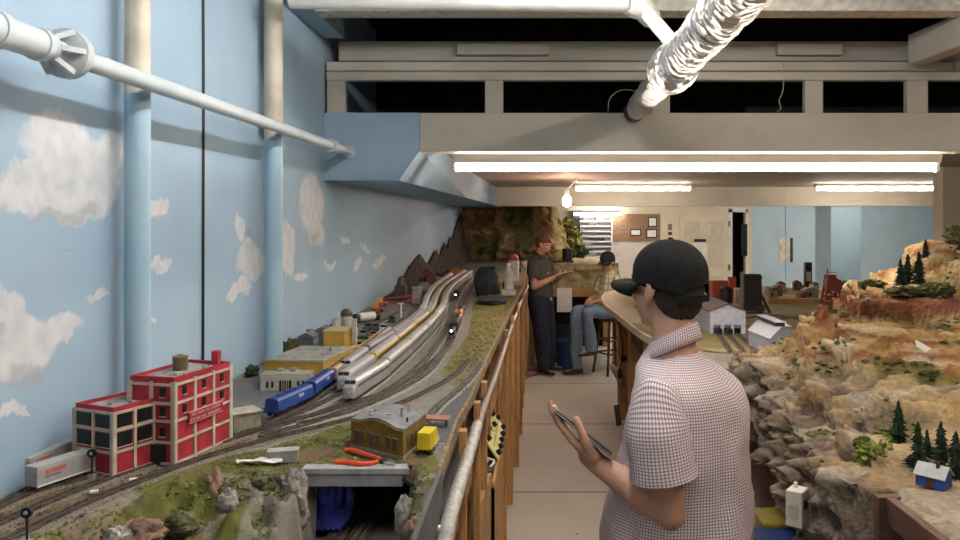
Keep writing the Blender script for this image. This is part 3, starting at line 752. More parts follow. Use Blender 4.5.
def coach(ln, body, band, roofm, skirt=True):
    t = thing('passenger_car', 'x', 'model train car')
    P = prof(CW, CH, .012, .32); g = MB(); l = ln/2-.003
    g.rings([sect(-l, P, .96, .03), sect(-l+.004, P), sect(l-.004, P), sect(l, P, .96, .03)]); g.build('car_body', body, t, True)
    for s in (-1, 1): MB().b2((-l+.012, s*(CW/2+.0002)-.0004, .037), (l-.012, s*(CW/2+.0002)+.0006, .0445)).build('window_band', band, t)
    P2 = [(y*1.015, z+.0006) for y, z in prof(CW, CH, .012, .32) if z > .0475]
    g = MB(); g.rings([sect(-l+.003, P2), sect(l-.003, P2)]); g.build('roof', roofm, t, True)
    if skirt: MB().b2((-ln*.22, -.012, .006), (ln*.22, .012, .0125)).build('underframe', M_blk, t)
    trucks(t, ln); return t
def streamloco(ln, body, band, nosecol):
    t = thing('streamlined_locomotive', 'x', 'model locomotive')
    P = prof(CW, CH, .010, .34); l = ln/2
    # sloped, rounded nose toward -x
    g = MB()
    def hood(x, sx, zt):
        Q = []
        for y, z in P: Q.append(V((x, y*sx, .010+(z-.010)*zt)))
        return Q
    g.rings([hood(-l, .72, .58), hood(-l+.002, .86, .66), hood(-l+.005, .95, .70), hood(-l+.012, .99, .74), hood(-l+.016, 1, .86), hood(-l+.023, 1, .98), hood(-l+.029, 1, 1), hood(l-.004, 1, 1), hood(l, .96, .96)])
    g.build('car_body', body, t, True)
    for s in (-1, 1):
        MB().b2((-l+.03, s*(CW/2+.0002)-.0004, .037), (l-.012, s*(CW/2+.0002)+.0006, .044)).build('side_stripe', band, t)
    g = MB()
    for s in (-1, 1): g.prism([(-l+.0128, s*.0008, .049), (-l+.0128, s*.0160, .049), (-l+.0185, s*.0160, .0575), (-l+.0185, s*.0008, .0575)], (-.002, 0, .001))
    g.build('windshield', M_glassd, t)
    MB().ell((-l+.003, 0, .0265), (.004, .004, .004)).build('headlight', nosecol, t, True)
    trucks(t, ln); return t
def hopper(ln, body, trim_):
    t = thing('hopper_car', 'x', 'model train car')
    l = ln/2; P = [(-CW/2, .020), (-CW/2*1.0, .030), (-CW/2*.98, .046), (-CW/2*.72, .053), (CW/2*.72, .053), (CW/2*.98, .046), (CW/2, .030), (CW/2, .020)]
    g = MB(); g.rings([sect(-l+.012, P, .97, .035), sect(-l+.014, P), sect(l-.014, P), sect(l-.012, P, .97, .035)]); g.build('car_body', body, t, False)
    g = MB()
    for x in (-.25, 0, .25):
        g.rings([[V((x*ln-.03, -.014, .021)), V((x*ln+.03, -.014, .021)), V((x*ln+.03, .014, .021)), V((x*ln-.03, .014, .021))], [V((x*ln-.007, -.007, .008)), V((x*ln+.007, -.007, .008)), V((x*ln+.007, .007, .008)), V((x*ln-.007, .007, .008))]])
    g.build('discharge_chute', body, t)
    g = MB()
    for s in (-1, 1):
        g.box((s*(l-.006), 0, .019), (.012, CW*.95, .003))
        for y in (-.015, .015): g.bar((s*(l-.002), y, .019), (s*(l-.014), y, .048), .0018, .0018)
        for z in (.028, .037, .046): g.bar((s*(l-.004), -.015, z), (s*(l-.004), .015, z), .0012, .0012)
    g.build('end_ladder', trim_, t)
    g = MB(); g.box((0, 0, .0545), (ln-.03, .008, .002))
    for k in range(4): g.cyl(((k-1.5)*ln*.2, 0, .0545), ((k-1.5)*ln*.2, 0, .0575), .006, n=10)
    g.build('roof_walk', trim_, t)
    MB().box((ln*.12, -CW/2-.0004, .038), (ln*.12, .0012, .009)).build('emblem', hue('pale_emblem', (.45, .5, .6)), t)
    MB().box((ln*.12, CW/2+.0004, .038), (ln*.12, .0012, .009)).build('emblem', hue('pale_emblem', (.45, .5, .6)), t)
    trucks(t, ln); return t
def boxy(ln, body, kind='boxcar', h=.040):
    t = thing(kind.replace(' ', '_'), 'x', 'model train car'); l = ln/2-.004
    P = prof(CW, h, .013, .12, 5); g = MB(); g.rings([sect(-l, P), sect(l, P)]); g.build('car_body', body, t)
    for s in (-1, 1): MB().box((0, s*CW/2, .030), (.026, .0024, h*.72)).build('side_door', body, t, False, .0005)
    MB().box((0, 0, .013+h), (ln*.9, .008, .0016)).build('roof_walk', M_blk, t)
    trucks(t, ln); return t
def put(t, path, s, label, group=None, flip=False, z=ZT+.0045):
    p, a = along(path, s); t.location = (p.x, p.y, z); t.rotation_euler = (0, 0, a+(PI if flip else 0)); t['label'] = label
    if group: t['group'] = group
    return t
def run(path, s0, protos, n, gap, label, group, stop=None):
    """consist of n cars along a path: protos = list of (object, length)"""
    s = s0; first = {}
    for k in range(n):
        pr, ln = protos[k % len(protos)]
        o = pr if id(pr) not in first else dup(pr)
        first[id(pr)] = 1
        put(o, path, s+ln/2, label(k), group); s += ln+gap
    return s
def smooth(R): return resample(spline(R, 10), .02)
S1, S2, S3, S4 = smooth(R1), smooth(R2), smooth(R3), smooth(R4)
def arc_at(S, q):
    """arc length of the path point nearest q"""
    b, s, acc = 9e9, 0, 0
    for i, p in enumerate(S):
        if i: acc += (p-S[i-1]).length
        d = (p-q).length
        if d < b: b, s = d, acc
    return s
M_silver = hue('brushed_silver_model', (.43, .43, .43), .38, .45); M_sband = hue('silver_car_windows', (.07, .07, .075), .3); M_sroof = hue('pale_silver_roof', (.40, .395, .385), .5, .2)
s = arc_at(S4, on(344, 404))
lo = streamloco(.36, M_silver, M_sband, hue('headlight_lens', (.8, .8, .7)))
put(lo, S4, s+.18, 'silver streamlined locomotive with rounded nose heading the right-hand train'); s += .372
NW = lambda base: (lambda k: base % ORD[k])
run(S4, s, [(coach(.42, M_silver, M_sband, M_sroof), .42)], 11, .012, NW('silver passenger car, %s behind the nose of the right-hand train'), 'silver passenger cars')
M_grey = hue('light_grey_model', (.36, .355, .35)); M_yel = hue('armour_yellow_model', (.62, .38, .07)); M_yr = hue('tan_yellow_roof', (.52, .42, .24))
s = arc_at(S3, on(341, 394))
lo = streamloco(.33, M_grey, hue('thin_red_stripe', (.45, .40, .38)), hue('headlight_lens', (.8, .8, .7)))
put(lo, S3, s+.165, 'pale grey streamlined locomotive left of the silver one'); s += .342
run(S3, s, [(coach(.42, M_yel, M_sband, M_grey), .42)], 11, .012, NW('yellow sided passenger car with grey roof, %s behind the pale grey locomotive'), 'yellow passenger cars')
M_plum = hue('dull_plum_model', (.20, .13, .16)); M_plr = hue('plum_grey_roof', (.30, .25, .27))
s = arc_at(S2, on(343, 381))
lo = streamloco(.30, hue('lavender_grey_model', (.33, .31, .34)), M_plum, hue('headlight_lens', (.8, .8, .7)))
put(lo, S2, s+.15, 'lavender grey locomotive heading the plum coloured train'); s += .31
run(S2, s, [(coach(.40, M_plum, M_sband, M_plr), .40)], 3, .004, NW('dull plum passenger car, %s behind the lavender grey locomotive'), 'plum passenger cars')
s += 3*.404
run(S2, s, [(coach(.41, hue('faded_grey_coach', (.40, .385, .37)), M_sband, hue('pale_grey_coach_roof', (.47, .455, .43))), .41)], 7, .004, NW('faded grey passenger car, %s after the plum cars'), 'faded grey passenger cars')
s = arc_at(S1, on(267, 422))
M_hb = hue('royal_blue_model', (.022, .06, .26)); M_ht = hue('tan_model', (.42, .31, .20)); M_hy = hue('bright_yellow_model', (.68, .44, .04)); M_hw = hue('pale_cream_model', (.55, .52, .46))
h1 = hopper(.215, M_hb, hue('dark_blue_trim', (.015, .03, .14)))
L1 = (s); put(h1, S1, s+.1075, 'blue covered hopper car nearest the camera'); s += .22
h2 = dup(h1); put(h2, S1, s+.1075, 'blue covered hopper car coupled behind the nearest blue one'); s += .22
h3 = hopper(.20, M_ht, hue('brown_trim', (.16, .1, .06))); put(h3, S1, s+.1, 'tan hopper car directly behind the blue hoppers'); s += .205
h4 = dup(h3); put(h4, S1, s+.1, 'tan hopper car in front of the yellow cars'); s += .205
y1 = boxy(.18, M_hy, 'yellow_boxcar'); put(y1, S1, s+.09, 'bright yellow boxcar just behind the tan hoppers'); s += .185
y2 = dup(y1); put(y2, S1, s+.09, 'bright yellow boxcar coupled before the cream car'); s += .185
w1 = boxy(.2, M_hw, 'cream_boxcar'); put(w1, S1, s+.1, 'pale cream boxcar at the end of the hopper train')
# steam train on the outer track
ST = smooth(onl((330, 411), (385, 392), (424, 368), (446, 349), (457, 326), (464, 307), (471, 290), (480, 276)))
def steam():
    t = thing('steam_locomotive', 'x', 'model locomotive')
    MB().tube([(-.10, 0, .028), (-.095, 0, .028), (-.09, 0, .028), (.05, 0, .028)], [.006, .0125, .0135, .0145], 18).build('boiler', M_blk, t, True)
    MB().b2((.045, -.017, .014), (.082, .017, .05)).b2((.04, -.0185, .05), (.087, .0185, .053)).build('cab', M_blk, t)
    MB().cyl((-.075, 0, .038), (-.075, 0, .052), .005, .007).build('smokestack', M_blk, t, True)
    for x in (-.02, .02): MB().ell((x, 0, .043), (.008, .007, .007)).build('steam_dome', M_blk, t, True)
    MB().ell((-.101, 0, .036), (.004, .0055, .0055)).build('headlight', emit('engine_lamp', (1, .95, .85), 3), t, True)
    for x in (-.05, -.026, -.002, .022):
        for s in (-1, 1): MB().cyl((x, s*.0095, .0115), (x, s*.0125, .0115), .0105, n=16).build('driving_wheel', M_dark, t, True)
    g = MB()
    for s in (-1, 1): g.bar((-.08, s*.0145, .0115), (.022, s*.0145, .0115), .002, .003)
    g.build('side_rod', M_steel, t)
    MB().prism([(-.112, -.015, .004), (-.112, .015, .004), (-.10, .015, .014), (-.10, -.015, .014)], (.006, 0, 0)).build('pilot', M_dark, t)
    MB().b2((.092, -.017, .013), (.17, .017, .042)).build('tender', M_blk, t, False, .002)
    g = MB()
    for x in (.105, .12, .145, .16):
        for y in (-.01, .01): g.cyl((x, y-.002, .0115), (x, y+.002, .0115), .0055, n=10)
    g.build('tender_bogie', M_dark, t)
    return t
s = arc_at(ST, on(452, 340)); st = steam(); put(st, ST, s+.1, 'black steam locomotive with lit headlight running beside the grass edge'); s += .19
c1 = boxy(.17, hue('dark_slate_model', (.035, .045, .05)), 'dark_boxcar'); put(c1, ST, s+.1, 'dark slate boxcar right behind the steam locomotive'); s += .18
c2 = dup(c1); put(c2, ST, s+.1, 'dark slate boxcar between the steam engine and the orange car'); s += .19
c3 = boxy(.17, hue('bright_orange_model', (.70, .20, .05)), 'orange_boxcar'); put(c3, ST, s+.1, 'bright orange boxcar in the steam train'); s += .19
c4 = dup(c1); put(c4, ST, s+.1, 'dark slate boxcar right behind the orange car')
TI = smooth(onl((425, 360), (443, 335), (451, 315), (456, 300), (464, 286), (476, 274)))
s2_ = dup(st); put(s2_, TI, arc_at(TI, on(458, 301))+.1, 'second black steam locomotive far up the yard with a bright headlight')
# ================================================================ model buildings on the left table
M_red = hue('factory_red_brick', (.36, .022, .035), .7, 0, .12); M_bei = hue('factory_beige_concrete', (.47, .41, .33), .75)
M_roofg = hue('gravel_roof', (.27, .26, .24), .9, 0, .2)
def facade(parent, O, u, h, bays, rows, up, wins, pil=.008):
    """grid of pilasters and bands on a wall starting at O, running along u (vector); wins: {(bay,row): (w,h)}"""
    u = V(u); ln = u.length; d = u.normalized(); nrm = V((d.y, -d.x, 0))
    g = MB()
    for b in range(bays+1):
        p = V(O)+d*(ln*b/bays); w = pil*(1.3 if b in (0, bays) else .8)
        g.bar(p+nrm*.0015, p+V((0, 0, h))+nrm*.0015, w, .005, nrm)
    for z in rows: g.bar(V(O)+nrm*.001+V((0, 0, z)), V(O)+u+nrm*.001+V((0, 0, z)), .004, .0055)
    g.build('pilaster_grid', M_bei, parent)
    for (b, z0, z1, w) in wins:
        c = V(O)+d*(ln*(b+.5)/bays)
        q = MB().bar(c+nrm*.0008+V((0, 0, z0)), c+nrm*.0008+V((0, 0, z1)), w, .003, nrm); f = q.build('window', M_glassd, parent)
        g = MB(); g.bar(c+nrm*.002+V((0, 0, z0-.001)), c+nrm*.002+V((0, 0, z0+.0008)), .0035, w+.003, nrm) if False else g.bar(c-d*(w/2+.001)+nrm*.002+V((0, 0, z0)), c+d*(w/2+.001)+nrm*.002+V((0, 0, z0)), .003, .002)
        g.build('window_sill', M_bei, f)
fac = thing('red_factory', 'red brick model factory with beige pilasters and a four storey tower by the mural', 'model building')
A = V((-.767, 1.662, ZT)); ub = V((.042, .198, 0)); ul = V((-.108, .0275, 0)); hT = .188
def solid(O, u, w, h, m, name, lip=.009):
    g = MB(); pts = [O, O+u, O+u+w, O+w]
    g.prism(pts, (0, 0, h-lip)); 
    o = g.build(name, m, fac); g = MB()
    c = (pts[0]+pts[2])/2
    for i in range(4):
        a, b = pts[i], pts[(i+1) % 4]; ia, ib = c+(a-c)*.93, c+(b-c)*.93
        g.prism([a+V((0, 0, h-lip)), b+V((0, 0, h-lip)), ib+V((0, 0, h-lip)), ia+V((0, 0, h-lip))], (0, 0, lip))
    g.build('parapet', M_red, fac); return o
solid(A, ub, ul, hT, M_red, 'tower_wall')
MB().prism([A+(ub+ul)*.04+V((0, 0, hT-.009)), A+ub*.96+ul*.04+V((0, 0, hT-.009)), A+ub*.96+ul*.96+V((0, 0, hT-.009)), A+ul*.96+ub*.04+V((0, 0, hT-.009))], (0, 0, .002)).build('tower_roof', M_roofg, fac)
rws = [.004, .049, .094, .132, .172]
facade(fac, A, ub, hT-.010, 3, rws, 0, [(b, z, z+.019, .011) for b in range(3) for z in (.106, .146)], .009)
facade(fac, A+ul, -ul, hT-.010, 2, rws, 0, [(1, z, z+.021, .013) for z in (.060, .104, .145)], .009)
p = A-ul.normalized()*0+ul*.27+V((0, -.003, 0))
MB().bar(A+ul*.30+V((0, -.0005, 0)), A+ul*.30+V((0, -.0005, .044)), .042, .006, V((0, -1, 0))).build('loading_door', M_glassd, fac)
# sign with two rows of pale lettering
d_ = ub.normalized(); nr = V((d_.y, -d_.x, 0))
s0 = A+ub*.20+V((0, 0, .092))+nr*.006; s1 = A+ub*.80+V((0, 0, .092))+nr*.006
sg = MB().bar(s0, s1, .004, .022).build('sign_board', M_red, fac)
random.seed(11); g = MB(); ln = (s1-s0).length
for row, zz in ((0, .0052), (1, -.0052)):
    x = .004
    while x < ln-.008:
        w = random.choice((.0022, .0028, .0034))
        if random.random() < .84:
            p = s0+d_*x+V((0, 0, zz))+nr*.0022
            g.bar(p+V((0, 0, -.0028)), p+V((0, 0, .0028)), .0009, .0006, nr)
            g.bar(p+d_*w*.8+V((0, 0, -.0028)), p+d_*w*.8+V((0, 0, .0028)), .0007, .0006, nr)
            g.bar(p+V((0, 0, random.choice((-.0026, 0, .0026)))), p+d_*w*.8+V((0, 0, random.choice((0, .0026)))), .0007, .0007)
        x += w+.0014
g.build('sign_lettering', hue('pale_pink_ink', (.62, .38, .36)), sg)
g = MB().bar(s0+V((0, 0, .0118)), s1+V((0, 0, .0118)), .005, .0012).bar(s0+V((0, 0, -.0118)), s1+V((0, 0, -.0118)), .005, .0012); g.build('sign_border', hue('pale_pink_ink', (.6, .35, .35)), sg)
# roof fittings
c = A+ub*.55+ul*.62; MB().cyl(c+V((0, 0, hT-.008)), c+V((0, 0, hT+.022)), .0165, n=20).build('water_tank', hue('olive_tank', (.13, .11, .045)), fac, True)
MB().lathe(c+V((0, 0, hT+.022)), [(.0175, 0), (.0175, .003), (.001, .008)]).build('tank_lid', hue('olive_tank_lid', (.16, .14, .06)), fac)
c = A+ub*.93+ul*.25; MB().b2(c+V((-.008, -.009, hT-.009)), c+V((.008, .009, hT+.026))).build('chimney', M_red, fac)
for k, (a_, b_) in enumerate(((.25, .3), (.35, .7), (.72, .25), (.8, .75), (.3, .15))):
    c = A+ub*a_+ul*b_+V((0, 0, hT-.008)); MB().box(c+V((0, 0, .004)), (.009, .008, .008), .3*k).build('roof_vent', M_conc, fac, False, .001)
Cw = V((-.855, 1.585, ZT)); uw = V((.039, .090, 0)); wl = V((-.103, .045, 0)); hW = .142
solid(Cw, uw*1.25, wl, hW, M_red, 'wing_wall')
MB().prism([Cw+(uw+wl)*.04+V((0, 0, hW-.009)), Cw+uw*1.2+wl*.04+V((0, 0, hW-.009)), Cw+uw*1.2+wl*.96+V((0, 0, hW-.009)), Cw+wl*.96+uw*.04+V((0, 0, hW-.009))], (0, 0, .002)).build('wing_roof', M_roofg, fac)
rw = [.004, .050, .094, .130]
facade(fac, Cw, uw, hW-.010, 2, rw, 0, [(b, z, z+.029, .034) for b in range(2) for z in (.059, .098)], .008)
facade(fac, Cw+wl, -wl, hW-.010, 2, rw, 0, [(b, z, z+.029, .040) for b in range(2) for z in (.059, .098)], .008)
for a_, b_ in ((.4, .5), (.7, .3)):
    c = Cw+uw*a_+wl*b_+V((0, 0, hW-.008)); MB().box(c+V((0, 0, .003)), (.010, .008, .007)).build('roof_vent', M_conc, fac)

# two semi trailers
def trailer(p, a, label, z=ZT):
    t = thing('semi_trailer', label, 'model trailer', (p.x, p.y, z), a)
    MB().b2((-.105, -.017, .013), (.105, .017, .050)).build('trailer_box', hue('grey_trailer_side', (.36, .35, .34), .5), t, False, .001)
    MB().b2((-.104, -.0165, .050), (.104, .0165, .0512)).build('trailer_roof', hue('pale_trailer_roof', (.45, .45, .42)), t)
    MB().b2((-.105, -.0178, .012), (.105, -.0165, .0155)).build('side_skirt', M_white, t)
    g = MB().b2((-.088, -.0174, .033), (-.045, -.0168, .042)); o = g.build('red_logo', hue('faded_red_ink', (.50, .14, .11)), t)
    MB().b2((-.088, -.0174, .027), (-.055, -.0168, .030)).build('grey_lettering', hue('dark_grey_ink', (.14, .14, .14)), t)
    for x in (.070, .088):
        for s in (-1, 1): MB().cyl((x, s*.010, .0065), (x, s*.017, .0065), .0065, n=14).build('wheel', M_rub, t, True)
    for s in (-1, 1): MB().b2((-.062, s*.012-.001, 0), (-.059, s*.012+.001, .014)).build('landing_leg', M_dark, t)
    return t
e0, e1 = on(40, 489), on(99, 469); c = (e0+e1)/2; c.x += .012; c.y += .012
trailer(c, math.atan2((e1-e0).y, (e1-e0).x), 'grey semi trailer with a faded red mark standing nearest the siding')
e0, e1 = on(30, 482), on(76, 461); c = (e0+e1)/2; c.x -= .006; c.y += .025
trailer(c, math.atan2((e1-e0).y, (e1-e0).x), 'grey semi trailer parked behind the other, closer to the mural')

# trackside signals
def signal(p, label, h=.058):
    t = thing('track_signal', label, 'signal', (p.x, p.y, ZT+.002))
    MB().cyl((0, 0, 0), (0, 0, h), .0018, n=8).build('mast', M_blk, t)
    MB().box((0, 0, .004), (.012, .012, .008)).build('base_box', M_conc, t)
    MB().cyl((0, -.003, h), (0, .002, h), .009, n=18).build('target_disc', M_blk, t, True)
    MB().ell((0, -.004, h), (.0035, .003, .0035), 10, 6).build('lens', hue('grey_lens', (.3, .3, .32), .2), t, True)
signal(on(92, 479), 'black trackside signal with round disc in front of the grey trailers', .05)
signal(on(27, 546), 'black trackside signal at the lower left corner', .052)
for k, (x, y, w) in enumerate(((133, 481, 'small white equipment plate lying beside the siding below the factory'), (94, 493, 'small white relay box beside the siding below the trailers'))):
    p = on(x, y); tag(MB().box(p+V((0, 0, .003)), (.014, .009, .005), .4).build('relay_box', M_white, None, False, .001), w, 'box')
# small green-grey shed, concrete culvert block, crumpled paper
t = thing('stucco_shed', 'small grey-green flat roofed shed right of the red factory', 'model building')
p = on(246, 432); MB().box(p+V((-.02, .03, .022)), (.07, .06, .044), .75).build('wall', hue('mossy_concrete', (.26, .25, .18), .8, 0, .2), t, False, .001)
MB().box(p+V((-.02, .03, .046)), (.078, .068, .004), .75).build('roof', hue('pale_shed_roof', (.38, .36, .29), .8), t)
p = on(276, 463); t = thing('culvert_block', 'small grey concrete culvert block beside the near main track', 'model structure')
MB().box(p+V((.012, .012, .012)), (.062, .028, .024), .25).build('block', M_conc, t, False, .001); MB().box(p+V((.012, .012, .025)), (.066, .031, .003), .25).build('cap_slab', hue('pale_cap_slab', (.40, .39, .37)), t)
g = MB(); random.seed(2)
p = on(256, 464); R = []
for i in range(7):
    R.append([V((p.x-.04+.016*i+random.uniform(-.003, .003), p.y-.012+.009*j*(1-.1*abs(i-3))+random.uniform(-.003, .003), ZT+.004+random.uniform(0, .009))) for j in range(4)])
g.rings(R, False, False); o = g.build('crumpled_paper', M_paper); sm = o.modifiers.new('solid', 'SOLIDIFY'); sm.thickness = .001; tag(o, 'scrap of crumpled white paper lying beside the near main track', 'paper')

# asphalt yard building, deco office and yellow warehouse
def block(name, label, p0, p1, depth, h, wallm, roofm, lip=.004, z=ZT, wins=None, side=None):
    """front edge p0->p1 on the table, walls behind it; returns thing"""
    t = thing(name, label, 'model building'); u = p1-p0; d = u.normalized(); nb = V((-d.y, d.x, 0))*depth
    q = [p0, p1, p1+nb, p0+nb]
    MB().prism(q, (0, 0, h)).build('wall', wallm, t)
    c = (q[0]+q[2])/2; qq = [c+(a-c)*1.02+V((0, 0, h)) for a in q]; MB().prism(qq, (0, 0, lip)).build('roof', roofm, t)
    for f, z0, z1, w in wins or []:
        pp = p0+u*f-nb.normalized()*.0006; MB().bar(pp+V((0, 0, z0)), pp+V((0, 0, z1)), w, .002, nb.normalized()).build('window', M_glassd, t)
    if side:
        for f, z0, z1, w in side:
            pp = p1+nb*f+d*.0006; MB().bar(pp+V((0, 0, z0)), pp+V((0, 0, z1)), .002, w, nb.normalized()).build('window', M_glassd, t)
    return t, q
M_deco = hue('pale_deco_stone', (.42, .40, .34), .75); M_ochre = hue('ochre_yellow_wall', (.42, .255, .035), .7, 0, .06)
t, q = block('deco_office', 'pale flat roofed office with dark entrance doors before the yellow warehouse', V((-.840, 2.395, ZT)), V((-.692, 2.41, ZT)), .065, .048, M_deco, hue('office_roof', (.36, .35, .31)), .003, wins=[(f, .010, .030, .006) for f in (.14, .24, .76, .86)]+[(.5, .0, .032, .036)])
MB().prism([a+V((0, 0, .048)) for a in (q[0].lerp(q[1], .3), q[0].lerp(q[1], .7), q[2].lerp(q[3], .3), q[3].lerp(q[2], .3))], (0, 0, .006)).build('raised_parapet', M_deco, t)
for f in (.35, .62): MB().box(q[0].lerp(q[1], f)+(q[3]-q[0])*.5+V((0, 0, .058)), (.018, .016, .012)).build('roof_vent', M_conc, t)
for a in (.435, .48, .525, .565): MB().bar(q[0].lerp(q[1], a)+V((0, -.0022, 0)), q[0].lerp(q[1], a)+V((0, -.0022, .034)), .002, .002).build('column', M_deco, t)
t, q = block('yellow_warehouse', 'long ochre yellow warehouse with a flat grey roof and a square tower', V((-.862, 2.49, ZT)), V((-.668, 2.47, ZT)), .30, .075, M_ochre, M_roofg, .003)
MB().b2((-.755, 2.80, ZT), (-.680, 2.93, ZT+.125)).build('tower', M_ochre, t)
MB().b2((-.758, 2.797, ZT+.125), (-.677, 2.933, ZT+.130)).build('tower_roof', hue('ochre_ledge', (.45, .37, .2)), t)
g = MB()
for a, b in ((q[0], q[1]), (q[1], q[2])): g.bar(a+V((0, 0, .08)), b+V((0, 0, .08)), .006, .006)
g.build('roof_edge', hue('roof_edge_tan', (.42, .35, .22)), t)
MB().ell(q[0].lerp(q[2], .72)+V((0, 0, .084)), (.008, .008, .008)).build('roof_vent', M_steel, t, True)
MB().bar(q[1]+V((.001, .06, .025)), q[1].lerp(q[2], .75)+V((.002, 0, .025)), .002, .018).build('window', M_glassd, t)
for x, w in ((-.748, 'left'), (-.706, 'right')):
    s_ = thing('grain_silo', 'pale cylindrical silo, '+w+' of the pair on the yellow warehouse tower', 'model silo', (x, 2.965, ZT))
    MB().cyl((0, 0, 0), (0, 0, .150), .0195, n=20).build('shell', hue('pale_silo', (.42, .41, .36)), s_, True)
    MB().lathe((0, 0, .150), [(.0205, 0), (.0205, .003), (.004, .009)]).build('cap', hue('silo_cap', (.35, .33, .27)), s_, True)
t = thing('elevator_shaft', 'tall pale square shaft at the right end of the yellow warehouse', 'model building', (-.668, 2.90, ZT))
MB().b2((-.008, -.010, 0), (.008, .010, .155)).build('shaft', hue('pale_shaft', (.40, .37, .31)), t, False, .001); MB().b2((-.010, -.012, .155), (.010, .012, .159)).build('cap', M_conc, t)
t = thing('round_tank', 'dark round dome tank rising behind the pale silos', 'model tank', (-.745, 3.10, ZT)); MB().ell(V((0, 0, .155)), (.024, .024, .022)).build('dome', hue('dark_brown_dome', (.07, .05, .04)), t, True); MB().cyl((0, 0, 0), (0, 0, .155), .023).build('shell', hue('grey_brown_shell', (.2, .18, .15)), t, True)
for k, (x, y, s_) in enumerate(((-.905, 3.13, 1), (-.89, 3.30, 1), (-.87, 3.48, 1.0))):
    t = thing('grey_rowhouse', 'dark blue-grey model house, '+['nearest', 'middle', 'farthest'][k]+' of three at the mural behind the yellow warehouse', 'model building', (x, y, ZT))
    MB().b2((-.03, -.04, 0), (.03, .04, .065)).build('wall', hue('dark_slate_wall', (.10, .115, .14)), t)
    MB().prism([(-.034, -.044, .065), (.034, -.044, .065), (0, -.044, .082)], (0, .088, 0)).build('roof', hue('slate_roof', (.15, .155, .165)), t)
    for f in (-.022, .0, .022): MB().b2((.0302, f-.005, .035), (.031, f+.005, .052)).build('window', hue('pale_window', (.4, .42, .45), .3), t)
# grey platform roof yard with small things
p = on(240, 395); 
tag(MB().prism([on(232, 412)+V((0, 0, -.001)), on(296, 406)+V((0, 0, -.001)), on(258, 377)+V((0, 0, -.001)), on(232, 382)+V((0, 0, -.001))], (0, 0, .004)).build('paved_yard', hue('dark_paving', (.135, .13, .13), .9, 0, .15)), 'dark grey paved yard between the red factory and the pale office', 'model pavement')
t = thing('model_car', 'faded red model car on the paved yard before the pale office', 'model car'); 
def car(label, p, a, col, kind='car', z=ZT, t=None, sc=1.0):
    t = t or thing('model_'+kind, label, 'model '+kind); t.location = (p.x, p.y, z); t.rotation_euler = (0, 0, a); t.scale = (sc,)*3
    m = hue('car_paint_%02d%02d%02d' % tuple(int(c*99) for c in col), col, .35)
    if kind == 'car':
        g = MB(); S = lambda x, h, w: [V((x, -w, .004)), V((x, -w, h)), V((x, w, h)), V((x, w, .004))]
        g.rings([S(-.026, .010, .0085), S(-.024, .0125, .010), S(-.008, .0135, .0102), S(.010, .0138, .0102), S(.024, .0125, .010), S(.026, .010, .0088)]); g.build('car_body', m, t)
        g = MB(); S2 = lambda x, h, w, b=.0135: [V((x, -w, b)), V((x, -w*.86, h)), V((x, w*.86, h)), V((x, w, b))]
        g.rings([S2(-.010, .0138, .009), S2(-.004, .0195, .0092), S2(.010, .0195, .0092), S2(.017, .0138, .009)]); c = g.build('cabin', M_glassd, t)
        MB().b2((-.0035, -.0078, .0193), (.0095, .0078, .0203)).build('cabin_roof', m, c)
        wx, r = (-.016, .016), .0042
    else:
        MB().b2((-.004, -.0135, .010), (.048, .0135, .044)).build('cargo_box', m, t, False, .0008)
        g = MB(); S = lambda x, h: [V((x, -.0115, .008)), V((x, -.0115, h)), V((x, .0115, h)), V((x, .0115, .008))]
        g.rings([S(-.030, .016), S(-.027, .020), S(-.020, .021), S(-.016, .032), S(-.006, .033)]); g.build('cab', hue('cream_cab', (.55, .45, .3)) if kind == 'truck' else m, t)
        MB().prism([(-.0205, -.010, .0225), (-.0205, .010, .0225), (-.0168, .010, .031), (-.0168, -.010, .031)], (-.0006, 0, .0004)).build('windshield', M_glassd, t)
        wx, r = (-.022, .030), .0062
    for x in wx:
        for s in (-1, 1): MB().cyl((x, s*.0075, r), (x, s*.0105, r), r, n=12).build('wheel', M_rub, t, True)
    return t
car('', on(284, 401), .3, (.34, .03, .04), t=t, sc=1.1)
# bushes by the wall
M_bush = [hue('olive_bush', (.075, .065, .03), .95, 0, .3), hue('dark_green_bush', (.03, .04, .018), .95, 0, .3), hue('yellow_green_bush', (.17, .17, .03), .95, 0, .3)]
def blob(c, r, seed, amp=.45, n=22, m=14, f=2.2):
    g = MB(); R = []
    for i in range(m+1):
        ph = PI*i/m; ring = []
        for j in range(n):
            t = 2*PI*j/n; d = V((math.sin(ph)*math.cos(t), math.sin(ph)*math.sin(t), -math.cos(ph)))
            k = 1+amp*noise.fractal(d*f+V((seed, 0, 0)), .7, 2, 4); ring.append(V(c)+V((d.x*r[0]*k, d.y*r[1]*k, d.z*r[2]*k)))
        R.append(ring)
    return g.rings(R)
for k, (x, y, r, w) in enumerate(((291, 349, .036, 'leftmost brown bush at the mural behind the yellow warehouse'), (312, 345, .034, 'second brown bush at the mural behind the yellow warehouse'), (301, 352, .02, 'small brown bush next to the grey row houses'), (252, 378, .022, 'tiny dark bush at the mural left of the yellow warehouse'))):
    Y = F*.95/(CX-x); tag(blob((-.95, Y, ZT+r*.7), (r, r, r), k*7).build('model_bush', M_bush[0 if k < 3 else 1], None, True), w, 'model bush')
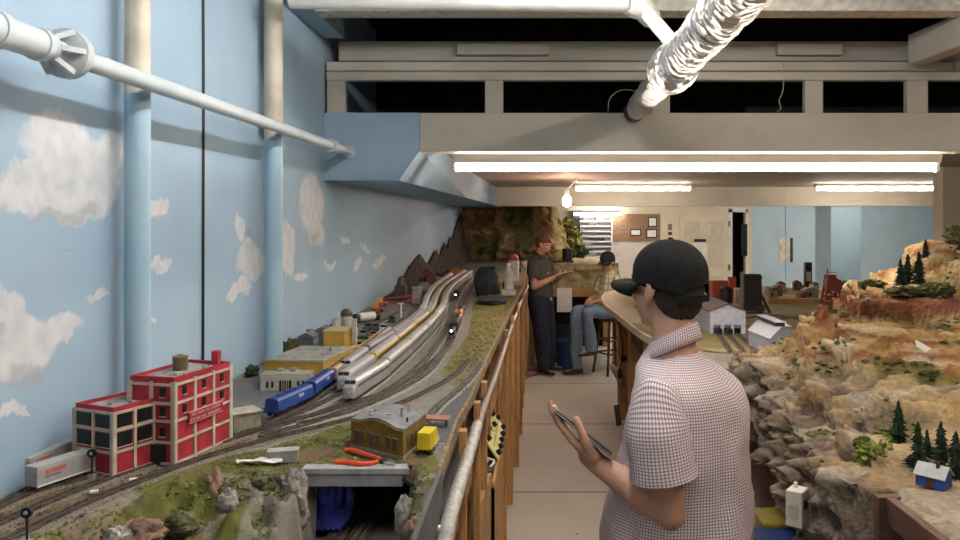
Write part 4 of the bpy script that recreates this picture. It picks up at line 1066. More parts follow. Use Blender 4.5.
# ochre station with stepped gable
st0, st1, st2 = on(351, 447), on(403, 460), on(426, 441)
t = thing('brick_depot', 'ochre brick depot with dark windows and a shallow grey roof by the bridge', 'model building')
M_och2 = hue('ochre_brick', (.185, .115, .018), .8, 0, .15); nb = (st2-st1); hS = .062
u = st1-st0; d = u.normalized()
def gab(O): return [O, O+u, O+u+V((0, 0, hS)), O+u*.86+V((0, 0, hS)), O+u*.66+V((0, 0, hS+.009)), O+u*.5+V((0, 0, hS+.012)), O+u*.34+V((0, 0, hS+.009)), O+u*.14+V((0, 0, hS)), O+V((0, 0, hS))]
MB().prism(gab(st0), nb).build('wall', M_och2, t)
g = MB(); top = [p+nb*.04 for p in gab(st0)[2:]]; g.prism([p+V((0, 0, .0005)) for p in top]+[p+V((0, 0, .0035)) for p in top[::-1]], nb*.92); g.build('roof', hue('depot_grey_roof', (.20, .20, .205), .9, 0, .15), t)
MB().prism([st0-d*.002-nb.normalized()*.002, st1+d*.002-nb.normalized()*.002, st1+d*.002+nb*1.0, st0-d*.002+nb*1.0], (0, 0, .007)).build('foundation', hue('pale_foundation', (.30, .27, .23)), t)
for f in (.13, .24, .42, .535, .73, .86):
    c = st0+u*f-nb.normalized()*.0006; w_ = MB().bar(c+V((0, 0, .016)), c+V((0, 0, .043)), .0135, .002, nb.normalized()).build('window', hue('brown_window', (.07, .05, .035)), t)
    MB().bar(c+V((0, 0, .0425))-d*.008-nb.normalized()*.001, c+V((0, 0, .0425))+d*.008-nb.normalized()*.001, .002, .0025).build('window_lintel', hue('lintel_tan', (.27, .2, .1)), w_)
for f in (.18, .36, .55, .75, .92):
    c = st1+nb*f+d*.0006; MB().bar(c+V((0, 0, .02)), c+V((0, 0, .044)), .002, .009, nb.normalized()).build('window', hue('brown_window', (.07, .05, .035)), t)
c = st0+u*.25+nb*.35+V((0, 0, hS+.012)); MB().cyl(c-d*.006, c+d*.006, .006).build('roof_blower', M_steel, t, True)
c = st0+u*.33+nb*.25+V((0, 0, hS+.011)); MB().box(c, (.02, .014, .009), .4).build('roof_unit', M_conc, t); 
c = st0+u*.55+nb*.35+V((0, 0, hS+.012)); MB().box(c, (.012, .01, .008), .4).build('roof_unit', M_conc, t)
c = st0+u*.9+nb*.4+V((0, 0, hS)); MB().cyl(c, c+V((0, 0, .014)), .0022).build('vent_pipe', M_blk, t)
for f, zz in ((.5, .02), (.8, .016)):
    c = st0+u*.75+nb*f+V((0, 0, hS+.009)); MB().cyl(c, c+V((0, 0, zz)), .0035).build('vent_pipe', M_conc, t)
tag(MB().box(st0+V((-.008, .004, .008)), (.008, .01, .014)).build('rust_bin', hue('rust_red', (.2, .05, .03))), 'tiny rust red bin at the left corner of the ochre depot', 'bin')
t = thing('red_roof_shelter', 'low shelter with an orange-red pitched roof behind the ochre depot', 'model building', on(432, 426))
MB().prism([(-.03, -.02, .02), (.045, -.02, .017), (.045, .025, .017), (-.03, .025, .02)], (0, 0, .004)).build('roof', hue('terracotta', (.30, .105, .06)), t)
for x in (-.022, .036):
    for y in (-.014, .018): MB().cyl((x, y, 0), (x, y, .02), .0015, n=8).build('post', M_dark, t)
p = on(424, 455); q = on(436, 442)
car('yellow model box truck parked at the right corner of the ochre depot', (p+q)/2, math.atan2((q-p).y, (q-p).x)+PI, (.72, .55, .01), 'truck', sc=1.12)
t = thing('picket_fence', 'tiny white fence right of the yellow box truck', 'model fence')
a, b = on(428, 448), on(444, 449)
for k in range(5): p = a.lerp(b, k/4); MB().cyl(p, p+V((0, 0, .013)), .0011, n=8).build('post', M_white, t)
for z in (.005, .011): MB().bar(a+V((0, 0, z)), b+V((0, 0, z)), .001, .0015).build('rail', M_white, t)
# pliers with orange handles lying on the grass
pl = thing('cutting_pliers', 'steel cutting pliers with orange handles lying above the girder bridge', 'pliers')
j_ = on(382, 462); M_or = hue('orange_grip', (.62, .075, .02), .4)
zz = V((0, 0, .006))
def ptube(pts, r, name, m, fl=.75):
    P_ = spline([on(a, b)+zz for a, b in pts], 6)
    return MB().tube(P_, r, 12).build(name, m, pl, True)
ptube([(335, 465), (345, 465), (360, 467), (372, 466), (378, 464)], [.0055]*6+[.0065]*6+[.006]*6+[.005]*6+[.003], 'handle_grip', M_or)
ptube([(345, 453), (352, 453), (364, 457), (374, 460), (380, 462)], [.0055]*6+[.0065]*6+[.006]*6+[.005]*6+[.003], 'handle_grip', M_or)
g = MB(); c = on(383, 464)+zz; g.cyl(c-V((0, 0, .004)), c+V((0, 0, .004)), .008, n=18); g.build('pivot', M_dark, pl, True)
for off in (-1.2, 1.6):
    a, b = on(383, 464)+zz, on(395, 466+off)+zz; MB().prism([a+V((0, -.006, -.003)), b+V((0, -.001, -.003)), b+V((0, .001, -.003)), a+V((0, .006, -.003))], (0, 0, .006)).build('jaw', M_steel, pl)
# ---------------------------------------------------------------- vehicles and clutter up the yard
cars = [(352, 345, .5, (.5, .5, .48), 'white model car at the left of the far parking area'), (358, 349, .6, (.6, .48, .06), 'yellow model car nearest the plum train'), (370, 344, .5, (.45, .22, .18), 'pinkish red model car beside the far siding'),
        (373, 338, .7, (.4, .1, .08), 'dark red model car in the middle of the far parking area'), (376, 330, .6, (.08, .09, .1), 'black model car behind the dark red one'), (384, 331, .5, (.55, .53, .5), 'white model car right of the black one'),
        (368, 330, .4, (.1, .12, .13), 'dark slate model car below the white tank wagon'), (392, 322, .6, (.05, .055, .06), 'small black model car under the red crane'), (364, 337, .5, (.12, .16, .18), 'blue-grey model car in the far parking area'), (388, 338, .6, (.5, .47, .42), 'pale model car beside the plum train')]
for x, y, a, c, w in cars: car(w, on(x, y), PI/2+a-.5, c, sc=1.55)
car('white model delivery truck standing left of the far parking area', on(358, 345)+V((-.06, .05, 0)), 1.3, (.55, .54, .5), 'truck', sc=1.3)
car('dark maroon model truck in the far parking area', on(354, 337), 1.9, (.2, .05, .06), 'truck', sc=1.3)
for r_, w in ((onl((352, 356), (372, 342), (392, 328), (404, 318)), 'far siding beside the parking area'), (onl((342, 346), (362, 332), (384, 320), (404, 310)), 'far siding under the white tank wagon')): track(r_, w, M_ball, M_tieg)
# white tank wagon with black ends
p = on(366, 323); t = thing('tank_wagon', 'white tank wagon with black ends near the mural', 'model train car', p, .9)
MB().cyl((-.05, 0, .034), (.05, 0, .034), .022, n=20).build('tank', M_white, t, True)
for s in (-1, 1): MB().ell((s*.068, 0, .032), (.022, .022, .022)).build('black_end', M_blk, t, True)
MB().b2((-.08, -.006, .010), (.08, .006, .014)).build('frame', M_blk, t); trucks(t, .19)
# red cranes
def crane(p, a, label, colr, ln=.20):
    t = thing('model_crane', label, 'model crane', p, a); m = hue('crane_paint_%d' % int(colr[0]*100), colr, .5)
    MB().b2((-.03, -.018, .012), (.04, .018, .024)).build('chassis', m, t)
    MB().b2((-.025, -.014, .024), (.008, .014, .052)).build('cab', hue('crane_cab_yellow', (.55, .3, .05)), t, False, .001)
    g = MB(); a0, a1 = V((.0, 0, .04)), V((ln, 0, .07))
    for y in (-.006, .006):
        for z in (-.005, .005): g.bar(a0+V((0, y, z)), a1+V((0, y*.5, z*.5)), .0022, .0022)
    for k in range(9):
        q0, q1 = a0.lerp(a1, k/9), a0.lerp(a1, (k+1)/9)
        for y in (-.005, .005): g.bar(q0+V((0, y, -.005)), q1+V((0, y, .005)), .0016, .0016)
    g.build('lattice_boom', m, t)
    for x in (-.018, .028):
        for s in (-1, 1): MB().cyl((x, s*.014, .008), (x, s*.02, .008), .008, n=12).build('wheel', M_rub, t, True)
    return t
crane(on(377, 312), .05, 'red model crane with a yellow cab and long lattice boom near the mural', (.45, .03, .03), .24)
crane(on(381, 306), .0, 'orange-red model crane behind the red one', (.50, .10, .04), .22)
t = thing('white_pillar', 'small white post standing right of the red cranes', 'model post', on(401, 318)); MB().cyl((0, 0, 0), (0, 0, .075), .006).build('shaft', M_white, t, True); MB().box((0, 0, .078), (.03, .02, .006)).build('cap', M_white, t)
tag(MB().box(on(401, 300)+V((0, 0, .05)), (.07, .06, .1)).lathe(on(401, 300)+V((0, 0, .1)), [(.03, 0), (.02, .05), (.003, .06)]).build('dark_signal_tower', hue('dark_purple_brown', (.06, .04, .045))), 'dark narrow tower at the mural behind the cranes', 'model tower')
g = MB().box((0, 0, .05), (.05, .05, .10)); t = thing('grey_hut', 'small grey tower hut right of the cranes', 'model building', on(417, 304)); g.build('wall', hue('grey_hut', (.22, .21, .2)), t); MB().box((0, 0, .105), (.06, .06, .01)).build('roof', hue('hut_roof', (.28, .27, .25)), t)
random.seed(21)
far_stuff = [(424, 290, (.30, .27, .2), 'tan flat model shed at the foot of the dark peaks', .10, .04), (430, 286, (.16, .05, .04), 'dark red model shed at the foot of the dark peaks', .08, .07), (438, 283, (.42, .4, .38), 'white roofed model shed left of the far trains', .12, .035),
             (445, 279, (.10, .09, .08), 'dark low model shed left of the far trains', .12, .05), (455, 273.5, (.40, .16, .08), 'orange-brown model shed beyond the far trains', .13, .035), (427, 283, (.25, .07, .05), 'rust red model hut against the dark peaks', .06, .09)]
for x, y, c, w, s_, h_ in far_stuff:
    p = on(x, y); t = thing('model_shed', w, 'model building', p, .3); m = hue('shed_paint_%d' % int(c[0]*1000), c, .8)
    MB().b2((-s_/2, -.07, 0), (s_/2, .07, h_)).build('wall', m, t); MB().prism([(-s_/2-.006, -.075, h_), (s_/2+.006, -.075, h_), (0, -.075, h_+.025)], (0, .15, 0)).build('roof', m, t)
# dark blue draped equipment and things near the bench corner
t = tag(blob(on(482, 297)+V((.03, .1, .08)), (.09, .14, .13), 31, .22).build('dark_cover', hue('navy_cover', (.018, .02, .03), .8), None, True), 'dark navy covered lump beside the far end of the tracks', 'cover')
t = tag(blob(on(492, 305)+V((.0, .1, .02)), (.10, .12, .03), 33, .3).build('grey_cloth', hue('dark_grey_cloth', (.06, .06, .065), .9), None, True), 'dark grey crumpled cloth in front of the navy covered lump', 'cloth')
b_ = on(505, 289); t = thing('white_bottle', 'white plastic bottle on the far corner of the railway table', 'bottle', (b_.x+.03, b_.y, ZT))
MB().lathe((0, 0, 0), [(.034, 0), (.036, .01), (.036, .12), (.026, .15), (.014, .165), (.014, .18)]).build('body', mat('translucent_white_plastic', (.62, .62, .60), .35), t, True); MB().cyl((0, 0, .178), (0, 0, .20), .017).build('cap', M_white, t, True)
b_ = on(507, 281); t = thing('orange_top_canister', 'white canister with an orange top behind the white bottle', 'canister', (b_.x+.06, b_.y, ZT))
MB().lathe((0, 0, 0), [(.045, 0), (.046, .01), (.046, .17), (.04, .18)]).build('body', mat('canister_white', (.66, .6, .55), .4), t, True)
MB().lathe((0, 0, .18), [(.042, 0), (.042, .03), (.02, .055), (.006, .06)]).build('lid', mat('orange_lid', (.5, .09, .03), .4), t, True)
t = thing('yellow_box', 'yellow box on the far table between the navy lump and the white bottle', 'box', on(493, 292)+V((0, .15, 0))); MB().b2((-.06, -.05, 0), (.06, .05, .10)).build('carton', mat('mustard_carton', (.42, .32, .04), .6), t, False, .003); MB().b2((-.061, -.051, .08), (.061, .051, .102)).build('lid', mat('mustard_lid', (.38, .28, .04), .6), t)
for k, (x, y, c, w) in enumerate(((500, 287, (.14, .05, .03), 'dark red-brown model crate beside the white bottle'), (509, 295, (.40, .38, .36), 'pale grey tray in front of the white bottle'), (488, 284, (.25, .16, .08), 'brown model crate behind the navy lump'))):
    t = thing('small_crate', w, 'box', on(x, y)); MB().b2((-.05, -.04, 0), (.05, .04, .035)).build('crate', hue('crate_%d' % k, c, .8), t, False, .002); MB().b2((-.052, -.042, .03), (.052, .042, .037)).build('rim', hue('crate_%d' % k, c, .8), t)
# long grey bar across the far end
p0, p1 = at(440, 267, 8.6), at(520, 268, 8.1)
t = thing('lift_bar', 'long grey metal bar spanning the far end of the railway table', 'bar')
MB().bar(p0, p1, .03, .03).build('bar', mat('grey_bar', (.26, .26, .27), .4), t, False, .003)
for q in (p0, p1): MB().cyl((q.x, q.y, ZT-.004), (q.x, q.y, q.z), .012).build('stand', M_dark, t)
# ridge of dark peaks along the mural
pk = [(5.2, 1.37), (5.6, 1.38), (5.9, 1.44), (6.3, 1.53), (6.77, 1.60), (7.1, 1.51), (7.3, 1.47), (7.86, 1.60), (8.1, 1.52), (8.25, 1.53), (8.6, 1.65), (8.8, 1.57), (8.95, 1.59), (9.27, 1.71), (9.5, 1.66), (9.9, 1.82), (10.6, 2.0)]
P = []; K = []; y = 5.2
while y < 10.6:
    z = interp(pk, y)+.012*noise.noise(V((y*9, 0, 0))); row = []; kr = []
    for k in range(13):
        t = k/12; x = lerp(XW+.16, XW+.012, t**.7); zz_ = lerp(ZT-.005, z, t)+.01*noise.noise(V((y*12, t*4, 2)))*(t*(1-t)*4)
        row.append(V((x+.02*noise.noise(V((y*10, t*5, 5))), y, zz_))); kr.append(V((.075, .062, .05))*(1+.5*noise.noise(V((y*15, t*8, 1)))))
    P.append(row); K.append(kr); y += .04
M_rockattr = attr_mat('rock_scenery', bump=.8, bscale=45, dist=.02)
o = grid_mesh('mountain_ridge', P, K, M_rockattr); sd = o.modifiers.new('solid', 'SOLIDIFY'); sd.thickness = .01; tag(o, 'row of dark pointed peaks along the foot of the sky mural', 'model mountain')
# tall rock face at the far end
P = []; K = []
nz_, nx_ = 60, 90
for i in range(nz_+1):
    z = lerp(1.345, 2.30, i/nz_); row = []; kr = []
    xr = interp([(.9, .52), (1.35, .55), (1.55, .50), (1.8, .42), (2.0, .34), (2.3, .25)], z)+.05*noise.noise(V((z*6, 1, 0)))
    for j in range(nx_+1):
        t = j/nx_; x = lerp(XW+.01, xr, min(1, t/.86)); y = 10.75+.25*sstep(1.4, 2.2, z)
        y -= .22*noise.fractal(V((x*2.6, z*2.2, 4)), .9, 2.1, 6)+.10*noise.ridged_multi_fractal(V((x*4, z*5, 9)), .8, 2, 4, 1, 2)-.1
        y += .5*sstep(.70, .86, t)**2*.6
        if t > .86: y += (t-.86)/.14*1.2; x += .03*noise.noise(V((y*8, z*6, 2)))
        row.append(V((x, min(y, 12.4), z)))
        n = noise.fractal(V((x*3, z*3, 7)), 1, 2, 5); c = V((.20, .13, .07)).lerp(V((.42, .30, .16)), max(0, min(1, .5+n*1.2)))
        n2 = noise.fractal(V((x*2.2, z*2, 17)), 1, 2, 4)
        if n2 > .12: c = c.lerp(V((.15, .15, .05)), min(1, (n2-.12)*4))
        if n2 < -.25: c = c.lerp(V((.34, .13, .055)), .6)
        c = c.lerp(V((.50, .39, .15)), .8*sstep(.05, .45, x+.25*n)); kr.append(c)
    P.append(row); K.append(kr)
o = grid_mesh('rock_mountain', P, K, M_rockattr); tag(o, 'tall brown and ochre rock mountain closing the far end of the aisle table', 'model mountain')
p = at(457, 258, 9.9); tag(MB().box((p.x, 10.2, p.z), (.06, .02, .03)).b2((p.x-.01, 10.2, p.z), (p.x+.01, 10.9, p.z+.012)).build('white_tag', M_paper), 'small white tag stuck on the dark rock mountain', 'tag')
# bush at right of the mountain
for k, (x, y, r) in enumerate(((573, 242, .14), (579, 252, .11), (569, 228, .10))):
    p = at(x, y, 11.9); tag(blob((p.x, p.y, p.z), (r, r, r*1.1), k*5+3, .7, 26, 18, 3.5).build('model_tree', hue('olive_yellow_foliage', (.15, .135, .03), .95, 0, .4) if k != 1 else hue('deep_green_foliage', (.03, .05, .022), .95, 0, .4), None, True), ['yellow-green tree clump at the right foot of the rock mountain', 'dark green tree clump beside the white train rack', 'olive tree clump high on the right of the rock mountain'][k], 'model tree')
# back table behind the standing man
bt = thing('back_table', 'short scenic table with tan rock face and orange wood edge behind the standing man', 'model railway table')
P = []; K = []
for i in range(31):
    row = []; kr = []
    for j in range(61):
        x = lerp(-.07, 1.12, j/60)
        if i < 16: y = 10.28+.0*i; z = lerp(1.0, 1.33, i/15); y += .06*(i/15)**2
        else: y = lerp(10.34, 11.9, (i-15)/15); z = 1.33+.03*noise.fractal(V((x*5, y*5, 0)), 1, 2, 3)
        r = noise.fractal(V((x*6, y*3, z*8)), .9, 2, 5)
        if i < 17: y -= .07*r
        row.append(V((x, y, z))); c = V((.34, .26, .13)).lerp(V((.50, .42, .26)), max(0, min(1, .5+r)))
        kr.append(c if noise.noise(V((x*5, z*7, 3))) < .35 else V((.2, .18, .06)))
    P.append(row); K.append(kr)
grid_mesh('scenery', P, K, M_rockattr, bt)
MB().b2((-.08, 10.22, .90), (1.14, 10.27, 1.0)).build('fascia', M_wood, bt, False, .003)
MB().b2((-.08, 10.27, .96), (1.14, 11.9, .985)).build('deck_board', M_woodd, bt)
for x in (-.03, 1.08):
    for y in (10.35, 11.8): MB().b2((x-.04, y-.04, 0), (x+.04, y+.04, .96)).build('leg', M_woodv, bt)
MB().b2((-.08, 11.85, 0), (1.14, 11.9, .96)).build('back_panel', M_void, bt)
sheet('hanging_sheet', 557, 288, 572, 312, 10.2, M_paper, 'white sheet of paper hanging from the orange wood edge')
sheet('hanging_sheet', 571, 308, 582, 322, 10.5, M_paper, 'smaller white sheet hanging lower in the dark space under the table', th=.003)
# dark little tank on a plate atop the back table
p = at(566, 264, 10.6); t = thing('dark_tank', 'squat black round tank on a dark plate above the rock face', 'model tank', (p.x, p.y, 1.335))
MB().b2((-.20, -.10, 0), (.10, .10, .022)).build('plate', M_blk, t); MB().cyl((.02, 0, .022), (.02, 0, .17), .07).build('drum', M_blk, t, True)
MB().lathe((.02, 0, .17), [(.072, 0), (.072, .01), (.02, .025)]).build('lid', M_dark, t, True)
# bins below
def bin_(p, label, m, r=.19, h=.42):
    t = thing('waste_bin', label, 'bin', p)
    MB().lathe((0, 0, 0), [(r*.82, 0), (r, h), (r*.94, h), (r*.78, .01), (.001, .01)]).build('tub', m, t, True); MB().lathe((0, 0, h-.02), [(r, 0), (r*1.07, 0), (r*1.07, .03), (r, .03)]).build('rim', m, t, True)
bin_((.40, 10.62, 0), 'black waste bin under the back table', mat('black_bin', (.02, .02, .022), .5), .24, .50)
bin_((.43, 10.0, 0), 'blue waste bin in front of the black one', mat('navy_blue_bin', (.02, .05, .16), .5), .16, .36)
# orange cable on the floor
wire('orange_cable', [V((-.16, 9.2, .01)), V((-.05, 9.45, .012)), V((.05, 9.6, .012)), V((.02, 9.85, .012)), V((-.12, 9.9, .012)), V((-.15, 9.6, .014)), V((.0, 9.5, .02)), V((.08, 9.75, .012))], .009, mat('orange_rubber', (.35, .09, .03), .5), 'coiled orange cable on the floor behind the bench corner', 'cable')
t = thing('hanging_pot', 'small grey pot hung on the far bench posts', 'pot', at(521, 325, 7.2)); MB().lathe((0, 0, 0), [(.05, 0), (.055, .12), (.06, .12), (.052, 0)]).build('pot', M_conc, t, True); MB().bar((0, 0, .12), (-.07, 0, .14), .012, .012).build('hook', M_dark, t)
# rocks set into the grassy slope at the near edge
random.seed(9)
M_rk = [mat('reddish_plaster_rock', (.30, .18, .12), .9, .3, 25, bump=.6, bscale=60, col2=(.12, .08, .06)), mat('grey_plaster_rock', (.33, .30, .27), .9, .3, 25, bump=.6, bscale=60, col2=(.12, .11, .10)), mat('dark_mossy_rock', (.10, .10, .05), .95, .4, 30, bump=.6, bscale=60, col2=(.03, .03, .018))]
for x, y, Y, rx, rz, k, w in ((213, 492, 1.575, .022, .055, 0, 'tall reddish plaster rock in the grass slope below the factory'), (228, 500, 1.55, .020, .03, 1, 'small grey plaster rock right of the reddish one'), (140, 532, 1.43, .045, .032, 0, 'brown rounded plaster rock at the bottom edge of the view'), (118, 536, 1.40, .025, .022, 1, 'grey plaster rock left of the brown rounded one'),
                          (292, 495, 1.60, .030, .065, 1, 'large grey plaster rock face directly left of the girder bridge'), (277, 520, 1.56, .026, .04, 1, 'lower grey plaster rock beside the bridge abutment'), (247, 524, 1.53, .045, .030, 2, 'dark mossy rock hollow low in the slope'), (265, 478, 1.60, .03, .022, 2, 'mossy hump at the top of the slope beside the paper scrap'), (180, 522, 1.47, .032, .022, 2, 'dark mossy hump between the brown and reddish rocks'),
                          (404, 512, 1.57, .020, .045, 1, 'grey plaster rock right of the sunken track'), (420, 492, 1.60, .018, .03, 2, 'mossy rock at the right corner of the girder bridge'), (415, 530, 1.50, .02, .03, 0, 'brown plaster rock beside the dark fascia board')):
    p = at(x, y, Y); tag(blob(p-V((0, 0, rz*.25)), (rx, rx*.8, rz), int(x), .30, 44, 30, 1.7).build('plaster_rock', M_rk[k], None, True), w, 'model rock')
# ================================================================ right side: rock mountain
CP = []
def cp(px, py, Y, dz=0): p = at(px, py, Y); CP.append((p.x, p.y, p.z+dz))
for a in ((800, 430, 2.4), (830, 380, 2.5), (860, 340, 2.7), (900, 332, 2.9), (950, 326, 3.1), (868, 328, 3.15), (930, 330, 3.2), (870, 300, 3.32), (930, 300, 3.4), (1000, 300, 3.4),
          (900, 290, 3.6), (930, 250, 3.8), (955, 262, 3.7), (890, 287, 3.75), (870, 288, 3.8), (1000, 240, 3.9), (802, 327, 3.0), (780, 344, 3.1), (760, 360, 3.2), (826, 318, 2.92), (845, 318, 3.2), (850, 316, 3.5),
          (960, 390, 2.2), (1020, 380, 2.2), (900, 400, 2.2), (870, 440, 2.0), (850, 470, 1.95), (900, 450, 1.95), (950, 440, 1.95), (960, 475, 1.8), (880, 482, 1.8), (1050, 450, 1.8), (770, 364, 2.85), (745, 370, 3.2), (790, 395, 2.6), (818, 445, 2.2), (830, 490, 1.95),
          (835, 350, 2.8), (900, 360, 2.55), (940, 350, 2.7), (1000, 345, 2.7)): cp(*a)
CP += [(.80, 1.66, 1.30), (1.1, 1.6, 1.30), (1.5, 1.6, 1.32), (.80, 1.4, 1.30), (1.2, 1.35, 1.30), (1.8, 1.9, 1.45), (2.2, 2.6, 1.58), (2.4, 3.2, 1.68), (2.4, 4.0, 1.7), (1.1, 4.15, 1.15), (1.5, 4.2, 1.2), (1.42, 3.85, 1.33), (2.0, 4.3, 1.5), (1.0, 3.75, 1.17), (1.12, 3.6, 1.22), (1.25, 3.9, 1.22), (.95, 3.5, 1.2)]
X0T = [(1.2, .775), (1.69, .775), (1.74, .72), (1.91, .688), (2.1, .716), (2.35, .756), (2.79, .775), (3.0, .80), (3.2, .83), (3.6, .95), (4.3, 1.13)]
ZBT = [(1.2, 1.275), (1.69, 1.27), (1.73, .70), (2.0, .80), (2.2, 1.06), (2.8, 1.09), (4.3, 1.10)]
def zm(x, y):
    sw = sz = 0
    for a, b, c in CP:
        d = (x-a)**2*1.6+(y-b)**2+.0009; w = d**-1.9; sw += w; sz += w*c
    z = sz/sw
    z = max(z, lerp(1.27, 1.14, sstep(3.1, 3.8, y)))
    d = math.hypot((x-1.085), (y-2.92)); z += .055*math.exp(-(d/.06)**2)       # little red spire
    d = math.hypot((x-1.93), (y-3.8)); z += .05*math.exp(-(d/.09)**2)
    # grey cliff step of the strata at the back
    return z
mt = thing('rock_massif', 'cream and rust coloured rock mountain rising on the right of the aisle', 'model mountain')
P = []; K = []
ys = [1.25+.012*i for i in range(241)]
NF, NT = 34, 120
for y in ys:
    x0 = interp(X0T, y); zb = interp(ZBT, y); row = []
    ztop = zm(x0+.03, y)
    for i in range(NF):
        t = i/NF; row.append((V((x0+.03*t*t, y, lerp(zb, ztop, t))), 0))
    for i in range(NT+1):
        t = i/NT; x = x0+.03+1.9*(t**1.5); row.append((V((x, y, zm(x, y))), 1))
    P.append(row)
pos = [[p for p, _ in r] for r in P]; out = []; K = []
for i, r in enumerate(pos):
    orow = []; kr = []
    for j, p in enumerate(r):
        a = pos[min(i+1, len(pos)-1)][j]-pos[max(i-1, 0)][j]; b = r[min(j+1, len(r)-1)]-r[max(j-1, 0)]
        n = b.cross(a)
        if n.length > 1e-9: n.normalize()
        if n.z < 0 and j > NF: n = -n
        if n.x > 0 and j <= NF: n = -n
        up = abs(n.z) if j > NF else 0
        flat = sstep(.80, .97, up)
        smooth_ = 1-sstep(1.9, 1.72, p.y)*.92
        big = noise.fractal(p*5.5, .9, 2.1, 6); lay = noise.fractal(V((p.x*5, p.y*5, p.z*42)), .8, 2, 4); rid = noise.ridged_multi_fractal(p*9, .9, 2.1, 5, 1, 2)-1.0
        amp = lerp(1, .35, flat)*smooth_
        fine_ = noise.fractal(p*31, .8, 2, 3); q = p+n*amp*(.013*fine_+.062*big+.030*lay+.034*rid)
        zi = q.z+.05*big
        n3 = noise.fractal(p*7+V((3, 3, 3)), 1, 2, 5); n4 = noise.fractal(V((p.x*6, p.y*6, p.z*30+5)), 1, 2, 4)
        cream = V((.58, .425, .21)); ochre = V((.42, .25, .08)); rust = V((.30, .095, .05)); pale = V((.66, .57, .42)); greyb = V((.215, .155, .105)); purp = V((.15, .11, .09)); green = V((.15, .15, .035))
        c = cream.lerp(ochre, max(0, min(1, .4+n3*1.3))).lerp(pale, max(0, min(.8, n4*1.5)))
        band = math.sin(zi*62+n3*2.2)
        c = c.lerp(rust, .85*sstep(.35, .9, band)*sstep(1.30, 1.42, q.z))
        rb = abs(q.z-1.515-.012*big)
        if p.y > 3.05 and p.x > 1.2: c = c.lerp(V((.24, .075, .045)), .95*(1-sstep(.026, .045, rb)))
        low = 1-sstep(1.28, 1.45, q.z+.10*n3+(.0 if p.y > 2.0 else .04))
        lowc = greyb.lerp(purp, max(0, min(1, .5+n4*1.5))).lerp(V((.46, .38, .29)), max(0, min(.85, (rid*.9+n4+fine_*.8)*1.0)))
        c = c.lerp(lowc*.78, low)
        c = c.lerp(rust*1.25, .8*math.exp(-(math.hypot(p.x-1.085, p.y-2.92)/.075)**2))
        if flat > .3:
            g = noise.fractal(p*3.5+V((9, 1, 4)), 1, 2, 4)
            c = c.lerp(green, flat*.75*sstep(.12, .4, g+(.25 if p.y > 3.35 else 0)))
        if p.y < 2.05 and j > NF and p.x > .80: c = c.lerp(V((.30, .20, .10)).lerp(V((.40, .29, .16)), max(0, min(1, .5+n3))), .8*sstep(2.1, 1.95, p.y)*sstep(.79, .86, p.x))
        if p.y < 1.70: c = V((.36, .29, .21))*(1+.3*n3)
        orow.append(q); kr.append(c*(1+.25*noise.noise(p*60)))
    out.append(orow); K.append(kr)
M_rock2 = attr_mat('painted_plaster_rock', bump=1.0, bscale=55, dist=.012, extra=.3)
o = grid_mesh('rock_face', out, K, M_rock2, mt)
# dark wooden frame of the open bay at the near corner
g = MB(); g.b2((.735, 1.665, .75), (.80, 1.69, 1.292)).b2((.752, 1.1, 1.235), (.772, 1.665, 1.292)); g.build('bay_frame', mat('dark_brown_board', (.095, .042, .026), .55, .2, 10, wood=(10, 1.5, 10)), mt, False, .002)
g = MB().b2((1.35, 1.0, .5), (1.4, 4.2, 1.1)).b2((.80, 1.68, .6), (1.4, 1.72, 1.25)).b2((.77, 1.0, .72), (1.4, 1.68, .74)); g.build('inner_panel', M_void, mt)  # dark backing, shade under the mountain put into its colour
for x, y in ((.95, 2.0), (.95, 2.9), (1.0, 3.8), (2.4, 1.6), (2.4, 3.8)): MB().b2((x-.04, y-.04, 0), (x+.04, y+.04, 1.05 if y > 1.7 else 1.2)).build('leg', M_woodd, mt)
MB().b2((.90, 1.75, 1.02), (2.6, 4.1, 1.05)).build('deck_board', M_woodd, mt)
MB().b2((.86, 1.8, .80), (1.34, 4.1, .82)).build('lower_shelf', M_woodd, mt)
t = thing('yellow_tub', 'yellow tub on the dark shelf under the rock mountain', 'tub', at(786, 531, 2.62))
MB().b2((-.09, -.06, -.03), (.07, .08, .045)).build('tub', mat('dull_yellow_plastic', (.34, .25, .04), .6), t, False, .01); MB().b2((-.095, -.065, .03), (.075, .085, .05)).build('rim', mat('dull_yellow_plastic', (.34, .25, .04), .6), t, False, .006)
t = thing('blue_crate', 'blue crate standing in front of and below the yellow tub', 'crate', at(786, 548, 2.5))
MB().b2((-.10, -.05, -.05), (.07, .07, .035)).build('crate', mat('deep_blue_plastic', (.02, .05, .20), .5), t, False, .004); MB().b2((-.104, -.054, .02), (.074, .074, .04)).build('rim', mat('deep_blue_plastic', (.02, .05, .2), .5), t, False, .003)
MB().cyl((0, 0, -.2), (0, 0, -.05), .04).build('foot', M_dark, t)
# pale electronics box
t = thing('throttle_box', 'cream electronics box with a black square hung on the cliff foot', 'electronics box', at(794, 509, 1.96), -.65)
M_bx = mat('cream_plastic', (.60, .56, .46), .45, .05)
MB().b2((-.042, -.002, -.042), (.0, .055, .044)).build('case', M_bx, t, False, .003) if False else MB().box((0, .024, 0), (.042, .055, .090)).build('case', M_bx, t, False, .003)
MB().box((.0215, .022, .010), (.003, .026, .022)).build('black_jack', M_black, t); MB().box((0, -.0042, -.006), (.026, .002, .03)).build('keypad', mat('olive_keypad', (.42, .40, .30), .5), t)
MB().cyl((-.006, .03, .04), (-.006, .03, .058), .005).build('aerial_stub', M_white, t, True); MB().box((0, .055, .01), (.02, .03, .03)).build('mount_bracket', M_dark, t)
